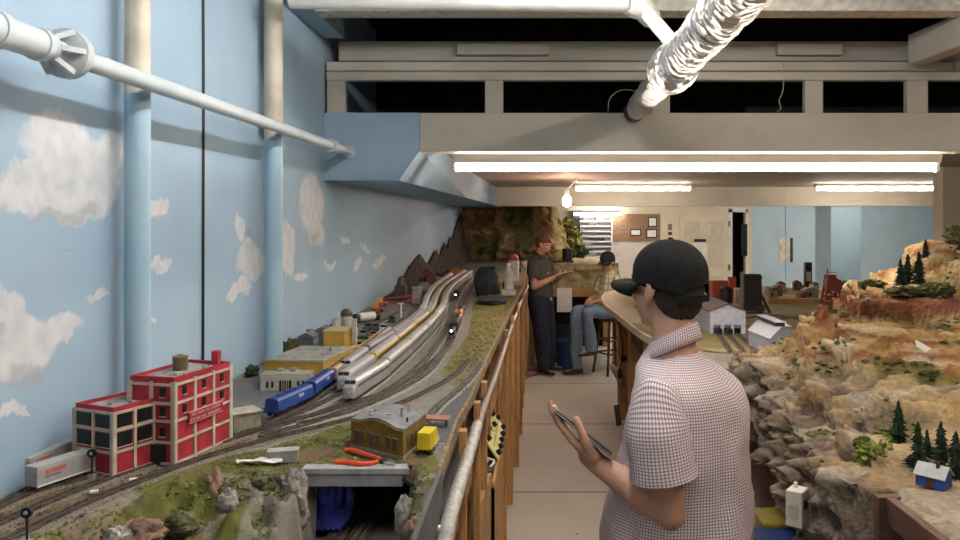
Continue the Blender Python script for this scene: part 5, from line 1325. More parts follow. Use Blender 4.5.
# card on the strata
def top(x, y): return zm(x, y)
p = at(925, 352, 2.62); g = MB().box((p.x, p.y, p.z+.012), (.07, .003, .035), Matrix.Rotation(.5, 3, 'Y') @ Matrix.Rotation(-.9, 3, 'X'))
tag(g.build('white_card', M_paper), 'small white card lying tilted on the cream rock strata', 'card')
# conifers
def conifer(p, h, r, seed, label, cat='model tree', group=None, col=0):
    t = thing('conifer', label, cat, p, 0, group); rnd = random.Random(seed)
    MB().cyl((0, 0, -.02), (0, 0, h*.9), h*.022, h*.008, 8).build('trunk', hue('bark_brown', (.06, .04, .025), .9), t)
    g = MB(); nt_ = 15
    for k in range(nt_):
        f = k/nt_; z = h*(.10+.86*f); rr = r*(1-f)**.75*rnd.uniform(.7, 1.15)+r*.06; n = 20; th = h/nt_*1.5
        A = []; B = []
        for j in range(n):
            a = 2*PI*j/n; q = rr*(.55+.45*((j % 2)*1.0))*rnd.uniform(.6, 1.2)
            A.append(V((q*math.cos(a), q*math.sin(a), z-th*.35*rnd.random()))); B.append(V((q*.22*math.cos(a), q*.22*math.sin(a), z+th*.62)))
        g.rings([[V((v.x*.3, v.y*.3, v.z+th*.15)) for v in A], A, B])
    g.build('foliage', [hue('blackish_green_needles', (.011, .016, .011), .95, 0, .4), hue('dark_green_needles', (.016, .032, .016), .95, 0, .5)][col], t); return t
for x, y, Y, hp_, w in ((900.5, 288, 3.66, 28, 'leftmost of the black conifers on the upper rock shelf'), (908, 287, 3.70, 31, 'second black conifer from the left on the upper rock shelf'), (919, 287, 3.62, 34, 'tall black conifer nearest the pale peak on the upper rock shelf'), (925.5, 260, 3.72, 20, 'black conifer standing high beside the pale peak')):
    p = at(x, y, Y); conifer(p, hp_*1.1*Y/F, hp_*Y/F*.26, int(x), w)
for x, y, Y, hp_, w in ((898.5, 448, 1.98, 41, 'dark green conifer behind the green bush, standing alone'), (918, 470, 1.83, 42, 'dark green conifer directly left of the blue cabin'), (927, 462, 1.88, 28, 'shorter dark green conifer just behind the blue cabin'), (941, 470, 1.86, 42, 'dark green conifer behind the blue cabin roof'), (956, 482, 1.78, 44, 'dark green conifer right of the blue cabin at the frame edge')):
    p = at(x, y, Y); conifer(p, hp_*1.2*Y/F, hp_*Y/F*.29, int(x), w, col=1)
# bushes
for k, (x, y, Y, rx, rz, w) in enumerate(((876, 466, 1.93, .046, .03, 'bright green bush spreading left of the blue cabin'), (862, 448, 1.97, .022, .016, 'small green bush at the upper left of the bright green bush'), (886, 448, 2.0, .026, .018, 'small green bush behind the bright green bush'), (917, 421, 2.1, .014, .012, 'small green shrub above the conifer row'), (930, 376, 2.35, .020, .010, 'dark green shrub on the cream strata'), (956, 246, 3.75, .05, .05, 'olive bush at the right of the pale peak'), (905, 296, 3.5, .08, .022, 'olive green scrub on the rock shelf below the black conifers'), (935, 296, 3.45, .07, .03, 'green scrub at the right of the rock shelf'), (870, 288, 3.7, .06, .02, 'grey-green scrub at the left end of the rock shelf'), (788, 432, 2.3, .01, .01, 'tiny green tuft on the cliff'))):
    p = at(x, y, Y); tag(blob(p+V((0, -.01, rz*.9)), (rx, rx*.8, rz), k*3+1, .5, 44, 28, 5.5).build('shrub', hue('bright_moss', (.16, .19, .03), .95, 0, .5) if k < 4 else hue('olive_scrub', (.12, .115, .04), .95, 0, .4), None, True), w, 'model bush')
# blue cabin
t = thing('blue_cabin', 'blue model cabin with a pale grey roof at the foot of the conifers', 'model building', at(936, 489, 1.72)+V((0, .01, .004)), -.85)
MB().prism([(-.03, -.022, 0), (-.03, .022, 0), (-.03, .022, .026), (-.03, 0, .044), (-.03, -.022, .026)], (.06, 0, 0)).build('wall', hue('cabin_blue', (.02, .07, .30), .6), t)
for s in (-1, 1): MB().prism([(-.034, s*.027, .0235), (.034, s*.027, .0235), (.034, 0, .0465), (-.034, 0, .0465)], (0, 0, .002)).build('roof_slope', hue('pale_tin_roof', (.38, .38, .37), .5), t)
MB().b2((.008, -.008, .035), (.014, -.002, .056)).build('chimney', M_dark, t); MB().b2((-.006, -.0235, 0), (.008, -.0215, .018)).build('door', M_woodd, t); MB().b2((-.0312, -.008, .012), (-.0298, .008, .024)).build('window', M_glassd, t)

# ================================================================ right table beyond the mountain
rt = thing('peninsula_table', 'rounded pale edged railway table beyond the man in the checked shirt', 'model railway table')
OUT = spline([V((1.25, 4.28, 0)), V((.92, 4.42, 0)), V((.73, 5.0, 0)), V((.66, 6.2, 0)), V((.63, 7.0, 0)), V((.70, 7.9, 0)), V((.95, 8.5, 0)), V((1.5, 8.65, 0))], 6)+[V((4.2, 8.65, 0)), V((4.2, 4.28, 0))]
MB().prism([(p.x, p.y, ZR-.05) for p in OUT], (0, 0, .048)).build('tabletop', mat('pale_plywood_edge', (.62, .55, .44), .6, .08), rt)
def inside(x, y, m=.0): return pip(x, y, [(p.x, p.y) for p in OUT])
P = []; K = []
for i in range(90):
    y = 4.30+4.34*i/89; row = []; kr = []
    xs = interp([(p.y, p.x) for p in OUT[:len(OUT)-2]], y)+.015
    for j in range(80):
        x = lerp(xs, 4.19, (j/79)**1.3); n = noise.fractal(V((x*4, y*4, 0)), 1, 2, 4); n2 = noise.noise(V((x*1.4, y*.9, 3)))
        row.append(V((x, y, ZR+.002+.006*abs(n)))); c = V((.40, .33, .20)).lerp(V((.22, .19, .06)), max(0, min(1, .5+n2*1.6))).lerp(V((.15, .11, .07)), max(0, min(.7, n)))
        kr.append(c.lerp(V((.55, .48, .38)), 1-sstep(.02, .25, x-xs)) if y > 5.6 else c)
    P.append(row); K.append(kr)
grid_mesh('scenery', P, K, M_terr, rt)
for a, b in (((.74, 5.2), (.84, 5.3)), ((.78, 6.4), (.88, 6.5)), ((.80, 7.4), (.90, 7.5)), ((.95, 8.1), (1.05, 8.2)), ((2.6, 8.3), (2.7, 8.4)), ((3.9, 4.4), (4.0, 4.5))): MB().b2((*a, 0), (*b, ZR-.05)).build('leg', M_woodv, rt, False, .004)
MB().b2((.92, 5.3, 0), (.94, 8.1, ZR-.06)).build('side_panel', M_woodd, rt); MB().b2((.80, 5.2, .35), (.92, 8.1, .38)).build('lower_shelf', M_woodd, rt)
MB().b2((.80, 5.3, .90), (.82, 7.6, ZR-.05)).build('apron', M_woodd, rt)
random.seed(4)
for k, (y, h_, c, w) in enumerate(((5.6, .26, (.26, .13, .06), 'brown box on the shelf under the peninsula table, nearest'), (6.1, .2, (.4, .37, .32), 'pale box on the shelf under the peninsula table, second'), (6.7, .3, (.20, .1, .05), 'tall dark brown box on the shelf under the peninsula table'), (7.3, .22, (.3, .2, .1), 'tan box at the far end of the shelf under the peninsula table'))):
    t = thing('storage_box', w, 'box', (.855, y, .38)); MB().b2((-.05, -.15, 0), (.05, .15, h_)).build('carton', mat('carton_%d' % k, c, .8), t, False, .004); MB().b2((-.052, -.152, h_-.04), (.052, .152, h_)).build('lid', mat('carton_%d' % k, c, .8), t)
t = thing('dangling_plug', 'black plug hanging on a cord beside the peninsula table legs', 'plug', (.77, 7.0, .55)); MB().tube(spline([V((0, 0, 0)), V((.03, 0, .2)), V((-.01, 0, .45)), V((.02, 0, .56))], 5), .006).build('cord', M_black, t, True); MB().ell((0, 0, -.03), (.025, .025, .05)).build('plug_body', M_black, t, True)
# engine house
t = thing('engine_house', 'pale blue-grey three stall engine house with a dark maroon roof', 'model building')
M_eh = hue('pale_lavender_wall', (.48, .51, .63), .7); M_mar = hue('maroon_roof', (.10, .045, .05), .7)
l0, r0 = at(710, 334, 5.08), at(745.5, 334, 5.08); l0.z = r0.z = ZR; w_ = r0.x-l0.x; ZS = V((0, .85, 0))
he, ha = .150, .195
def gy(dx0, dx1, z0, z1): return None
for side, yy in ((0, 5.08), (1, 5.90)):
    g = MB()
    if side == 0:
        # front wall with three door openings
        xs = [0, .09, .28, .36, .55, .63, .82, 1.0] if False else [0, .10, .30, .39, .59, .68, .88, 1]
        for k in range(0, 7, 2): g.b2((l0.x+w_*xs[k], yy, ZR), (l0.x+w_*xs[k+1], yy+.008, ZR+.062))
        g.prism([(l0.x, yy, ZR+.062), (r0.x, yy, ZR+.062), (r0.x, yy, ZR+he), ((l0.x+r0.x)/2, yy, ZR+ha), (l0.x, yy, ZR+he)], (0, .008, 0))
    else: g.prism([(l0.x, yy, ZR), (r0.x, yy, ZR), (r0.x, yy, ZR+he), ((l0.x+r0.x)/2, yy, ZR+ha), (l0.x, yy, ZR+he)], (0, .008, 0))
    g.build('gable_wall', M_eh, t)
for x in (l0.x, r0.x-.008): MB().b2((x, 5.088, ZR), (x+.008, 5.9, ZR+he)).build('side_wall', M_eh, t)
xm = (l0.x+r0.x)/2
for s, xe in ((-1, l0.x-.008), (1, r0.x+.008)): MB().prism([(xe, 5.07, ZR+he-.004), (xm, 5.07, ZR+ha), (xm, 5.07, ZR+ha+.006), (xe, 5.07, ZR+he+.003)], (0, .85, 0)).build('roof_slope', M_mar, t)
for k, (f0, f1) in enumerate(((.10, .30), (.39, .59), (.68, .88))):
    MB().b2((l0.x+w_*f0, 5.10, ZR), (l0.x+w_*f1, 5.11, ZR+.062)).build('stall_shadow', M_glassd, t)  # dark sheet painted as the shade inside the stall, no glass here
    MB().b2((l0.x+w_*f0, 5.078, ZR+.040), (l0.x+w_*f1, 5.082, ZR+.062)).build('stall_window', hue('grey_stall_glass', (.16, .17, .2), .3), t)
for k, f in enumerate((.2, .49)):
    e = thing('model_engine', 'black round fronted engine peeking from the '+['left', 'middle'][k]+' stall of the engine house', 'model locomotive', (l0.x+w_*f, 5.02, ZR+.008))
    MB().cyl((0, -.02, .024), (0, .05, .024), .017, n=18).build('boiler', M_blk, e, True); MB().b2((-.016, -.015, 0), (.016, .05, .014)).build('frame', M_dark, e); MB().cyl((0, -.005, .035), (0, -.005, .05), .005).build('smokestack', M_blk, e, True)
for k, (a, b) in enumerate((((718, 334), (731, 352)), ((727.5, 334), (744, 352)), ((737, 334), (757, 351)))):
    track(onl((a[0], a[1]), ((a[0]*.55+b[0]*.45), a[1]*.6+b[1]*.4), b, z=ZR+.006), ['left', 'middle', 'right'][k]+' track leaving the engine house stalls', M_ballb, M_tie, z=ZR+.006)
# second shed with clerestory
t = thing('metal_shed', 'pale blue-grey shed with a dark roof slot behind the rock mountain', 'model building')
q = [at(748.5, 331, 4.56), at(770, 339.5, 4.23), at(791, 327, 4.72), at(770, 317, 5.2)]
zr_ = ZR+.095; qb = [V((p.x, p.y, ZR)) for p in q]
MB().prism(qb, (0, 0, .095)).build('wall', M_eh, t); c = (qb[0]+qb[2])/2
e = [c+(p-c)*1.05 for p in qb]
m0, m1 = e[0].lerp(e[3], .5), e[1].lerp(e[2], .5)
R = lambda p, z: V((p.x, p.y, ZR+z))
MB().prism([R(e[0], .095), R(e[1], .095), R(m1, .125), R(m0, .125)], (0, 0, .004)).build('roof_slope', hue('pale_blue_roof', (.52, .55, .66), .6), t); MB().prism([R(m0, .125), R(m1, .125), R(e[2], .095), R(e[3], .095)], (0, 0, .004)).build('roof_slope', hue('pale_blue_roof', (.52, .55, .66), .6), t)
for pp in ((e[0], e[3], m0), (e[1], e[2], m1)):
    MB().prism([R(c+(pp[0]-c)*.95, .09), R(c+(pp[1]-c)*.95, .09), R(c+(pp[2]-c)*.95, .125)], (c-pp[2]).normalized()*.006).build('gable', M_eh, t)
MB().bar(R(m0.lerp(m1, .12), .140), R(m0.lerp(m1, .95), .140), .05, .022).build('roof_vent', hue('dark_slot', (.05, .05, .055), .6), t); MB().bar(R(m0.lerp(m1, .10), .153), R(m0.lerp(m1, .97), .153), .062, .004).build('vent_cap', hue('pale_blue_roof', (.52, .55, .66), .6), t)
# coaling tower
p = on(752, 313, ZR); t = thing('coaling_tower', 'black coaling tower with a slanted chute beyond the engine house', 'model tower', p)
MB().b2((-.065, -.05, .07), (.065, .06, .285)).build('bin', M_blk, t, False, .003); MB().b2((-.075, -.06, .02), (.085, .07, .07)).build('lower_house', hue('soot_grey', (.03, .028, .026), .8), t)
for x in (-.06, .06):
    for y in (-.045, .055): MB().b2((x-.008, y-.008, 0), (x+.008, y+.008, .08)).build('leg', M_blk, t)
MB().bar((.06, 0, .17), (.145, 0, .0), .02, .02).build('chute', hue('brown_black_wood', (.05, .035, .025), .8), t); MB().prism([(-.07, -.055, .285), (.07, -.055, .285), (.07, .0, .31), (-.07, .0, .31)], (0, .06, 0)).build('roof', M_dark, t); MB().b2((-.095, -.03, .0), (-.075, .0, .33)).build('elevator_leg', hue('grey_elevator', (.2, .19, .18)), t)
p = on(726, 307, ZR); t = thing('water_tower', 'black round water tank left of the coaling tower', 'model tank', p); MB().cyl((0, 0, .03), (0, 0, .16), .052, n=24).build('tank', M_blk, t, True); MB().lathe((0, 0, .16), [(.055, 0), (.03, .018), (.002, .028)]).build('roof', M_dark, t, True)
for x in (-.03, .03):
    for y in (-.03, .03): MB().cyl((x, y, 0), (x, y, .04), .006).build('leg', M_blk, t)
for k, (x0, x1, y0, y1, c, w) in enumerate(((711, 728, 281, 298, (.36, .07, .035), 'orange-red open box left of the coaling tower'), (729, 735, 277, 297, (.42, .05, .035), 'red upright box beside the orange-red open box'), (735, 742, 288, 304, (.6, .55, .36), 'pale yellow carton left of the coaling tower'), (761, 769, 286, 306, (.62, .6, .5), 'cream bucket behind the coaling tower chute'))):
    Y = 7.3-.15*k; a, b = at(x0, y1, Y), at(x1, y0, Y); t = thing('open_box' if k < 3 else 'bucket', w, 'box' if k < 3 else 'bucket', ((a.x+b.x)/2, Y, ZR)); wv = (b.x-a.x)/2; hv = b.z-ZR; m = mat('box_paint_%d' % k, c, .6)
    if k < 3:
        g = MB().b2((-wv, -wv, 0), (wv, wv, .01))
        for s in (-1, 1): g.b2((s*wv-.004, -wv, 0), (s*wv+.004, wv, hv)); g.b2((-wv, s*wv-.004, 0), (wv, s*wv+.004, hv))
        g.build('box', m, t); MB().b2((-wv*.8, -wv*.8, .01), (wv*.8, wv*.8, hv*.7)).build('contents', M_woodd, t)
    else: MB().lathe((0, 0, 0), [(wv*.8, 0), (wv, hv), (wv*.93, hv), (wv*.75, .01), (.001, .01)]).build('pail', m, t, True); MB().lathe((0, 0, hv-.015), [(wv, 0), (wv*1.08, 0), (wv*1.08, .015), (wv, .015)]).build('rim', m, t, True)
# red gantry crane tower
p = on(831, 309, ZR); t = thing('ore_crane', 'dull red lattice crane tower standing beyond the rock mountain', 'model crane', p); M_cr = hue('dull_red_steel', (.24, .045, .04), .6)
hh = .26; g = MB()
for sx in (-1, 1):
    for sy in (-1, 1): g.bar((sx*.075, sy*.05, 0), (sx*.035, sy*.03, hh), .016, .016)
g.build('tower_leg_frame', M_cr, t)
for sy in (-.045, .045):
    g = MB()
    for k in range(5):
        z0, z1 = hh*k/5, hh*(k+1)/5; w0, w1 = lerp(.075, .035, k/5), lerp(.075, .035, (k+1)/5)
        g.bar((-w0, sy, z0), (w1, sy, z1), .008, .008); g.bar((w0, sy, z0), (-w1, sy, z1), .008, .008); g.bar((-w1, sy, z1), (w1, sy, z1), .008, .008)
    g.build('bracing', M_cr, t)
MB().b2((-.05, -.05, hh*.62), (.07, .05, hh*.95)).build('machine_house', M_cr, t, False, .003); MB().bar((-.03, 0, hh), (.10, 0, hh*.80), .04, .03).build('jib', M_cr, t); MB().b2((-.045, -.04, hh), (.03, .04, hh+.03)).build('cap_house', M_cr, t); MB().cyl((-.03, 0, hh), (-.03, 0, hh+.08), .005).build('mast', M_cr, t); MB().b2((-.03, -.003, hh+.045), (.055, .003, hh+.051)).build('cross_arm', M_cr, t)
g = MB()
for s in (-1, 1): g.b2((-.09, s*.05-.012, 0), (.09, s*.05+.012, .015))
g.build('base_beam', M_cr, t)
# low wooden board and the clutter beyond
tag(MB().b2((2.05, 6.98, ZR), (4.1, 7.01, ZR+.045)).build('divider_board', M_wood, None, False, .003), 'low orange-brown board standing along the table behind the red crane', 'board')
random.seed(17)
PAL = [(.30, .24, .17), (.18, .12, .08), (.38, .33, .26), (.12, .09, .07), (.26, .10, .06), (.22, .22, .2), (.45, .40, .33)]
WD = ['tan', 'brown', 'pale beige', 'dark brown', 'rust red', 'grey', 'cream']
xsr = [771, 777, 783, 797, 803, 808, 814, 845, 851, 857, 842, 800, 812, 849, 781]
for k, px in enumerate(xsr):
    Y = 7.35+.32*(k % 4); x = (px-CX)*Y/F; c = k % 7; w_, h_ = random.uniform(.03, .06), random.uniform(.03, .10)
    t = thing('model_building', '%s model building, %s from the left along the board before the blue wall' % (WD[c], ORD[sorted(xsr).index(px)]), 'model building', (x, Y, ZR+.004), random.uniform(-.3, .3)); m = hue('town_paint_%d' % c, PAL[c], .8)
    MB().b2((-w_, -.04, 0), (w_, .04, h_)).build('wall', m, t); MB().prism([(-w_-.004, -.045, h_), (w_+.004, -.045, h_), (0, -.045, h_+.025)], (0, .09, 0)).build('roof', hue('town_roof_%d' % (c % 3), [(.1, .09, .08), (.2, .12, .08), (.28, .26, .23)][c % 3], .8), t)
    MB().b2((-w_*.5, -.0415, h_*.3), (-w_*.1, -.0395, h_*.7)).build('window', M_glassd, t)
p = on(868, 300, ZR); t = thing('arched_depot', 'dark maroon arched roof shed before the blue wall at right', 'model building', (p.x, p.y, ZR))
g = MB(); A = [(.11*math.cos(a), .085+.05*math.sin(a)) for a in [PI*k/12 for k in range(13)]]; g.prism([(-.11, -.1, 0), (.11, -.1, 0)]+[(x, -.1, z) for x, z in A], (0, .35, 0)); g.build('shell', hue('dark_maroon', (.10, .03, .03), .7), t); MB().b2((-.04, -.104, 0), (.04, -.098, .08)).build('door', M_glassd, t)
p = on(791, 286, ZR); t = thing('black_tower_box', 'tall narrow black box with a pale panel before the blue wall', 'box', (p.x-.0, 8.35, ZR)); MB().b2((-.036, -.03, 0), (.036, .03, .30)).build('case', M_black, t, False, .003); MB().b2((-.022, -.033, .10), (.022, -.0295, .20)).build('pale_panel', hue('pale_grey_panel', (.42, .4, .38)), t)
for k, (a, b, c) in enumerate((((760, 322), (790, 318), (815, 316)), ((745, 318), (775, 316), (812, 322)))):
    track(onl(a, b, c, z=ZR+.006), ['grey siding in front of', 'second siding passing'][k]+' the coaling tower', M_ballb, M_tie, z=ZR+.006)
# ground foam clumps: uncountable tufts of model grass
def foam(name, pts, m, label, smin, smax, seed):
    rnd = random.Random(seed); g = MB()
    for p in pts:
        s = rnd.uniform(smin, smax); a = rnd.uniform(0, PI); n = 5
        top = V(p)+V((0, 0, s*.8)); ring = [V(p)+V((s*rnd.uniform(.6, 1.3)*math.cos(a+2*PI*k/n), s*rnd.uniform(.6, 1.3)*math.sin(a+2*PI*k/n), s*rnd.uniform(.0, .45))) for k in range(n)]
        bot = V(p)-V((0, 0, s*.3))
        g.add(ring+[top, bot], [(k, (k+1) % n, n) for k in range(n)]+[((k+1) % n, k, n+1) for k in range(n)])
    o = g.build(name, m, tbl if seed < 5 else mt); o['kind'] = 'stuff'; return o
random.seed(31)
def scatter_left(test, n, x0, x1, y0, y1, col):
    out = []
    while len(out) < n:
        x, y = random.uniform(x0, x1), random.uniform(y0, y1)
        if x < interp(EDGE, y)-.01 and test(x, y): out.append(V((x, y, zterr(x, y))))
    return out
fg_ = lambda x, y: (pip(x, y, Z_GRASS) or y < interp(YF, x)-.005) and not (-.50 < x < -.24 and y < 1.67) and noise.noise(V((x*9, y*9, 4))) > -.12
foam('ground_foam', scatter_left(fg_, 2600, -1.0, -.22, 1.15, 2.0, 0), mat('olive_ground_foam', (.13, .135, .03), .95, .4, 30, col2=(.06, .065, .018)), 'olive green model grass tufts on the slope and verge before the main tracks', .002, .006, 1)
foam('ground_foam', scatter_left(fg_, 900, -1.0, -.22, 1.15, 2.0, 0), mat('brown_ground_foam', (.17, .12, .07), .95, .4, 30), 'brown dry model scrub scattered over the slope before the main tracks', .002, .005, 2)
foam('ground_foam', scatter_left(lambda x, y: pip(x, y, Z_EDGEG) and noise.noise(V((x*9, y*5, 4))) > -.3, 1500, -.75, -.10, 2.0, 7.0, 0), mat('yellow_green_foam', (.22, .19, .05), .95, .3, 30), 'yellow-green model grass tufts along the aisle edge of the railway table', .003, .008, 3)
foam('ground_foam', scatter_left(lambda x, y: pip(x, y, Z_BROWN), 900, -1.0, -.6, 1.15, 2.2, 0), mat('dirt_foam', (.15, .11, .06), .95, .4, 30), 'brown dirt and weed clumps around the red factory and its siding', .0015, .004, 4)
ct = []
rr = [(i, j) for i in range(20, 238) for j in range(NF+4, NF+NT-10)]
random.shuffle(rr)
for i, j in rr:
    q = out[i][j]; n3 = noise.fractal(q*3.5+V((9, 1, 4)), 1, 2, 4)
    if (q.y > 3.3 and q.z > 1.45 and n3 > -.05) or n3 > .28: ct.append(q)
    if len(ct) > 900: break
foam('ground_foam', ct, mat('shelf_foam', (.12, .12, .035), .95, .4, 20), 'olive scrub tufts dotted over the rock mountain ledges', .006, .016, 5)
# ================================================================ people
def skin_mat(name, c):
    m, nt, b = new_mat(name); co = coords(nt)
    nz = N(nt, 'ShaderNodeTexNoise', Scale=30.0, Detail=4.0); L(nt, co, nz.inputs['Vector'])
    L(nt, ramp(nt, nz.outputs[0], [(.3, tuple(x*.86 for x in c)), (.7, c)]), b.inputs['Base Color'])
    b.inputs['Roughness'].default_value = .5; b.inputs['Subsurface Weight'].default_value = .08; b.inputs['Subsurface Radius'].default_value = (.01, .004, .002); b.inputs['Subsurface Scale'].default_value = .5
    return m
def check_cloth(name, base, l1, l2, period, duty=.45, rough=.85):
    m, nt, b = new_mat(name); uv = N(nt, 'ShaderNodeTexCoord').outputs['UV']; sp = N(nt, 'ShaderNodeSeparateXYZ'); L(nt, uv, sp.inputs[0])
    def stripe(o, per, du):
        t = math_(nt, 'FRACT', math_(nt, 'DIVIDE', o, per)); return math_(nt, 'LESS_THAN', t, du)
    a, c = stripe(sp.outputs[0], period, duty), stripe(sp.outputs[1], period, duty)
    k = mixc(nt, math_(nt, 'MULTIPLY', a, .62), base, l1); k = mixc(nt, math_(nt, 'MULTIPLY', c, .62), k, l2)
    nz = N(nt, 'ShaderNodeTexNoise', Scale=400.0, Detail=2.0); L(nt, uv, nz.inputs['Vector'])
    bp = N(nt, 'ShaderNodeBump', Strength=.15, Distance=.002); L(nt, nz.outputs[0], bp.inputs['Height']); L(nt, bp.outputs[0], b.inputs['Normal'])
    L(nt, k, b.inputs['Base Color']); b.inputs['Roughness'].default_value = rough; b.inputs['Specular IOR Level'].default_value = .2
    return m
def plain_cloth(name, c, var=.12): return mat(name, c, .85, var, 60, bump=.2, bscale=300, spec=.2)
def remeshed(g, name, m, parent, vox, it=3):
    o = bpy.data.objects.new('tmp', g.mesh('tmp', m)); C.objects.link(o)
    r = o.modifiers.new('r', 'REMESH'); r.mode = 'VOXEL'; r.voxel_size = vox
    s = o.modifiers.new('s', 'SMOOTH'); s.iterations = it; s.factor = .5
    dg = bpy.context.evaluated_depsgraph_get(); dg.update()
    me = bpy.data.meshes.new_from_object(o.evaluated_get(dg)); bpy.data.objects.remove(o)
    me.name = name; me.polygons.foreach_set('use_smooth', [True]*len(me.polygons))
    if not me.materials: me.materials.append(m)
    p = bpy.data.objects.new(name, me); C.objects.link(p); p.parent = parent; return p
def capsule(g, a, b, ra, rb, n=14):
    a, b = V(a), V(b); g.cyl(a, b, ra, rb, n); g.ell(a, (ra, ra, ra), n, 8); g.ell(b, (rb, rb, rb), n, 8)
def hand(g, w, a, n, l, s=1.0, curl=(.35, .5, .45), spread=.12, thumb_in=.5):
    """w wrist, a towards the fingers, n out of the palm, l towards the thumb"""
    w, a, n, l = V(w), V(a).normalized(), V(n), V(l)
    n = (n-a*n.dot(a)).normalized(); l = (l-a*l.dot(a)-n*l.dot(n)).normalized()
    capsule(g, w-a*.02*s, w+a*.03*s, .024*s, .026*s)
    K_ = []
    for k, (o, ln) in enumerate(((.031, 1.0), (.010, 1.1), (-.011, 1.03), (-.030, .82))):
        kn = w+a*(.086-.008*abs(k-1))*s+l*o*s+n*(-.002)*s
        capsule(g, w+l*o*.6*s+a*.012*s, kn, .0145*s, .0108*s, 10)
        d = (a+l*o*spread*12).normalized(); p = kn
        for q, (sl, r) in enumerate(((.043, .0092), (.027, .0083), (.021, .0074))):
            an = curl[q]; d = (d*math.cos(an)+n*math.sin(an)).normalized() if q == 0 else (d*math.cos(an)+(n-d*n.dot(d)).normalized()*math.sin(an)).normalized()
            e = p+d*sl*ln*s; capsule(g, p, e, r*s, (r-.0008)*s, 10); p = e
    p = w+a*.022*s+l*.026*s+n*.006*s; capsule(g, w+a*.02*s, p, .018*s, .017*s, 10)
    d = (a*.78+l*.50+n*thumb_in*.6).normalized()
    for sl, r, bend in ((.042, .0135, 0), (.032, .0112, .35), (.026, .0098, .3)):
        d = (d*math.cos(bend)+(a*.5+n*thumb_in-l*.25).normalized()*math.sin(bend)).normalized(); e = p+d*sl*s; capsule(g, p, e, r*s, (r-.001)*s, 10); p = e
def headm(yaw, pitch=0, roll=0): return Matrix.Rotation(yaw, 3, 'Z') @ Matrix.Rotation(-pitch, 3, 'X') @ Matrix.Rotation(roll, 3, 'Y')
def head(g, c, R):
    c = V(c); E = lambda p, r, rot=None: g.ell(c+R @ V(p), r, 20, 14, R @ rot if rot else R)
    E((0, -.012, .030), (.0765, .096, .088)); E((0, .020, -.035), (.062, .074, .080)); E((0, .052, -.088), (.032, .030, .024)); E((0, .012, -.065), (.056, .06, .045))
    E((0, .078, .026), (.050, .017, .011)); E((.034, .062, -.022), (.024, .024, .022)); E((-.034, .062, -.022), (.024, .024, .022))
    g.tube([c+R @ V((0, .086, .018)), c+R @ V((0, .100, -.006)), c+R @ V((0, .112, -.026)), c+R @ V((0, .098, -.036))], [.008, .0105, .013, .008], 12)
    for s in (-1, 1):
        E((s*.011, .098, -.028), (.009, .010, .008)); E((s*.079, -.008, .0), (.010, .021, .032), Matrix.Rotation(s*.35, 3, 'Z')); E((s*.081, -.010, .014), (.009, .020, .018)); E((s*.076, .0, -.026), (.008, .011, .012))
    E((0, .088, -.055), (.024, .011, .007)); E((0, .086, -.066), (.021, .011, .007))
def loft(name, rings, m, parent, n=44, folds=.004, seed=0, freq=9, per=None, open_ends=True, sub=1):
    """rings: (centre, x half axis vector, y half axis vector)"""
    pts = [(V(c), V(ax), V(ay)) for c, ax, ay in rings]
    def cr(i, t, q):
        p0, p1, p2, p3 = (pts[max(0, min(len(pts)-1, i+d))][q] for d in (-1, 0, 1, 2)); return .5*((2*p1)+(p2-p0)*t+(2*p0-5*p1+4*p2-p3)*t*t+(3*p1-p0-3*p2+p3)*t**3)
    S = []
    for i in range(len(pts)-1):
        for k in range(6): S.append(tuple(cr(i, k/6, q) for q in range(3)))
    S.append(pts[-1]); R = []; vv = [0]
    mean = sum(a.length+b.length for _, a, b in pts)/len(pts)/2; per = per or 2*PI*mean
    for i, (c, ax, ay) in enumerate(S):
        if i: vv.append(vv[-1]+(c-S[i-1][0]).length+.3*abs(ax.length-S[i-1][1].length))
        ring = []
        for j in range(n):
            t = 2*PI*j/n; d = ax*math.cos(t)+ay*math.sin(t); p = c+d
            f = folds*(noise.fractal(V((p.x*freq+seed, p.y*freq, p.z*freq*.55)), .8, 2, 3)); ring.append(p+d.normalized()*f)
        R.append(ring)
    if open_ends:
        for e, idx in ((0, 0), (len(R)-1, -1)):
            c = S[idx][0]; inner = [c+(p-c)*.90 for p in R[e]]
            if idx == 0: R = [inner]+R; vv = [vv[0]]+vv
            else: R = R+[inner]; vv = vv+[vv[-1]]
            
    g = MB(); g.rings(R, True, True, uv=lambda i, j: (per*j/n, vv[i]))
    return g.build(name, m, parent, True)
def dirframe(a, b):
    d = (V(b)-V(a)).normalized(); up = V((0, 1, 0)) if abs(d.y) < .9 else V((0, 0, 1)); x = d.cross(up).normalized(); return d, x, x.cross(d)
def limb_loft(name, P, r, m, parent, seed=0, folds=.006, freq=14, squash=1.0):
    P = [V(p) for p in P]; rings = []; x = None
    for i, p in enumerate(P):
        a, b = P[max(0, i-1)], P[min(len(P)-1, i+1)]; d = (b-a).normalized()
        if x is None: _, x, _y = dirframe(a, b)
        x = (x-d*x.dot(d)).normalized(); y = d.cross(x); rings.append((p, x*r[i], y*r[i]*squash))
    return loft(name, rings, m, parent, 28, folds, seed, freq)
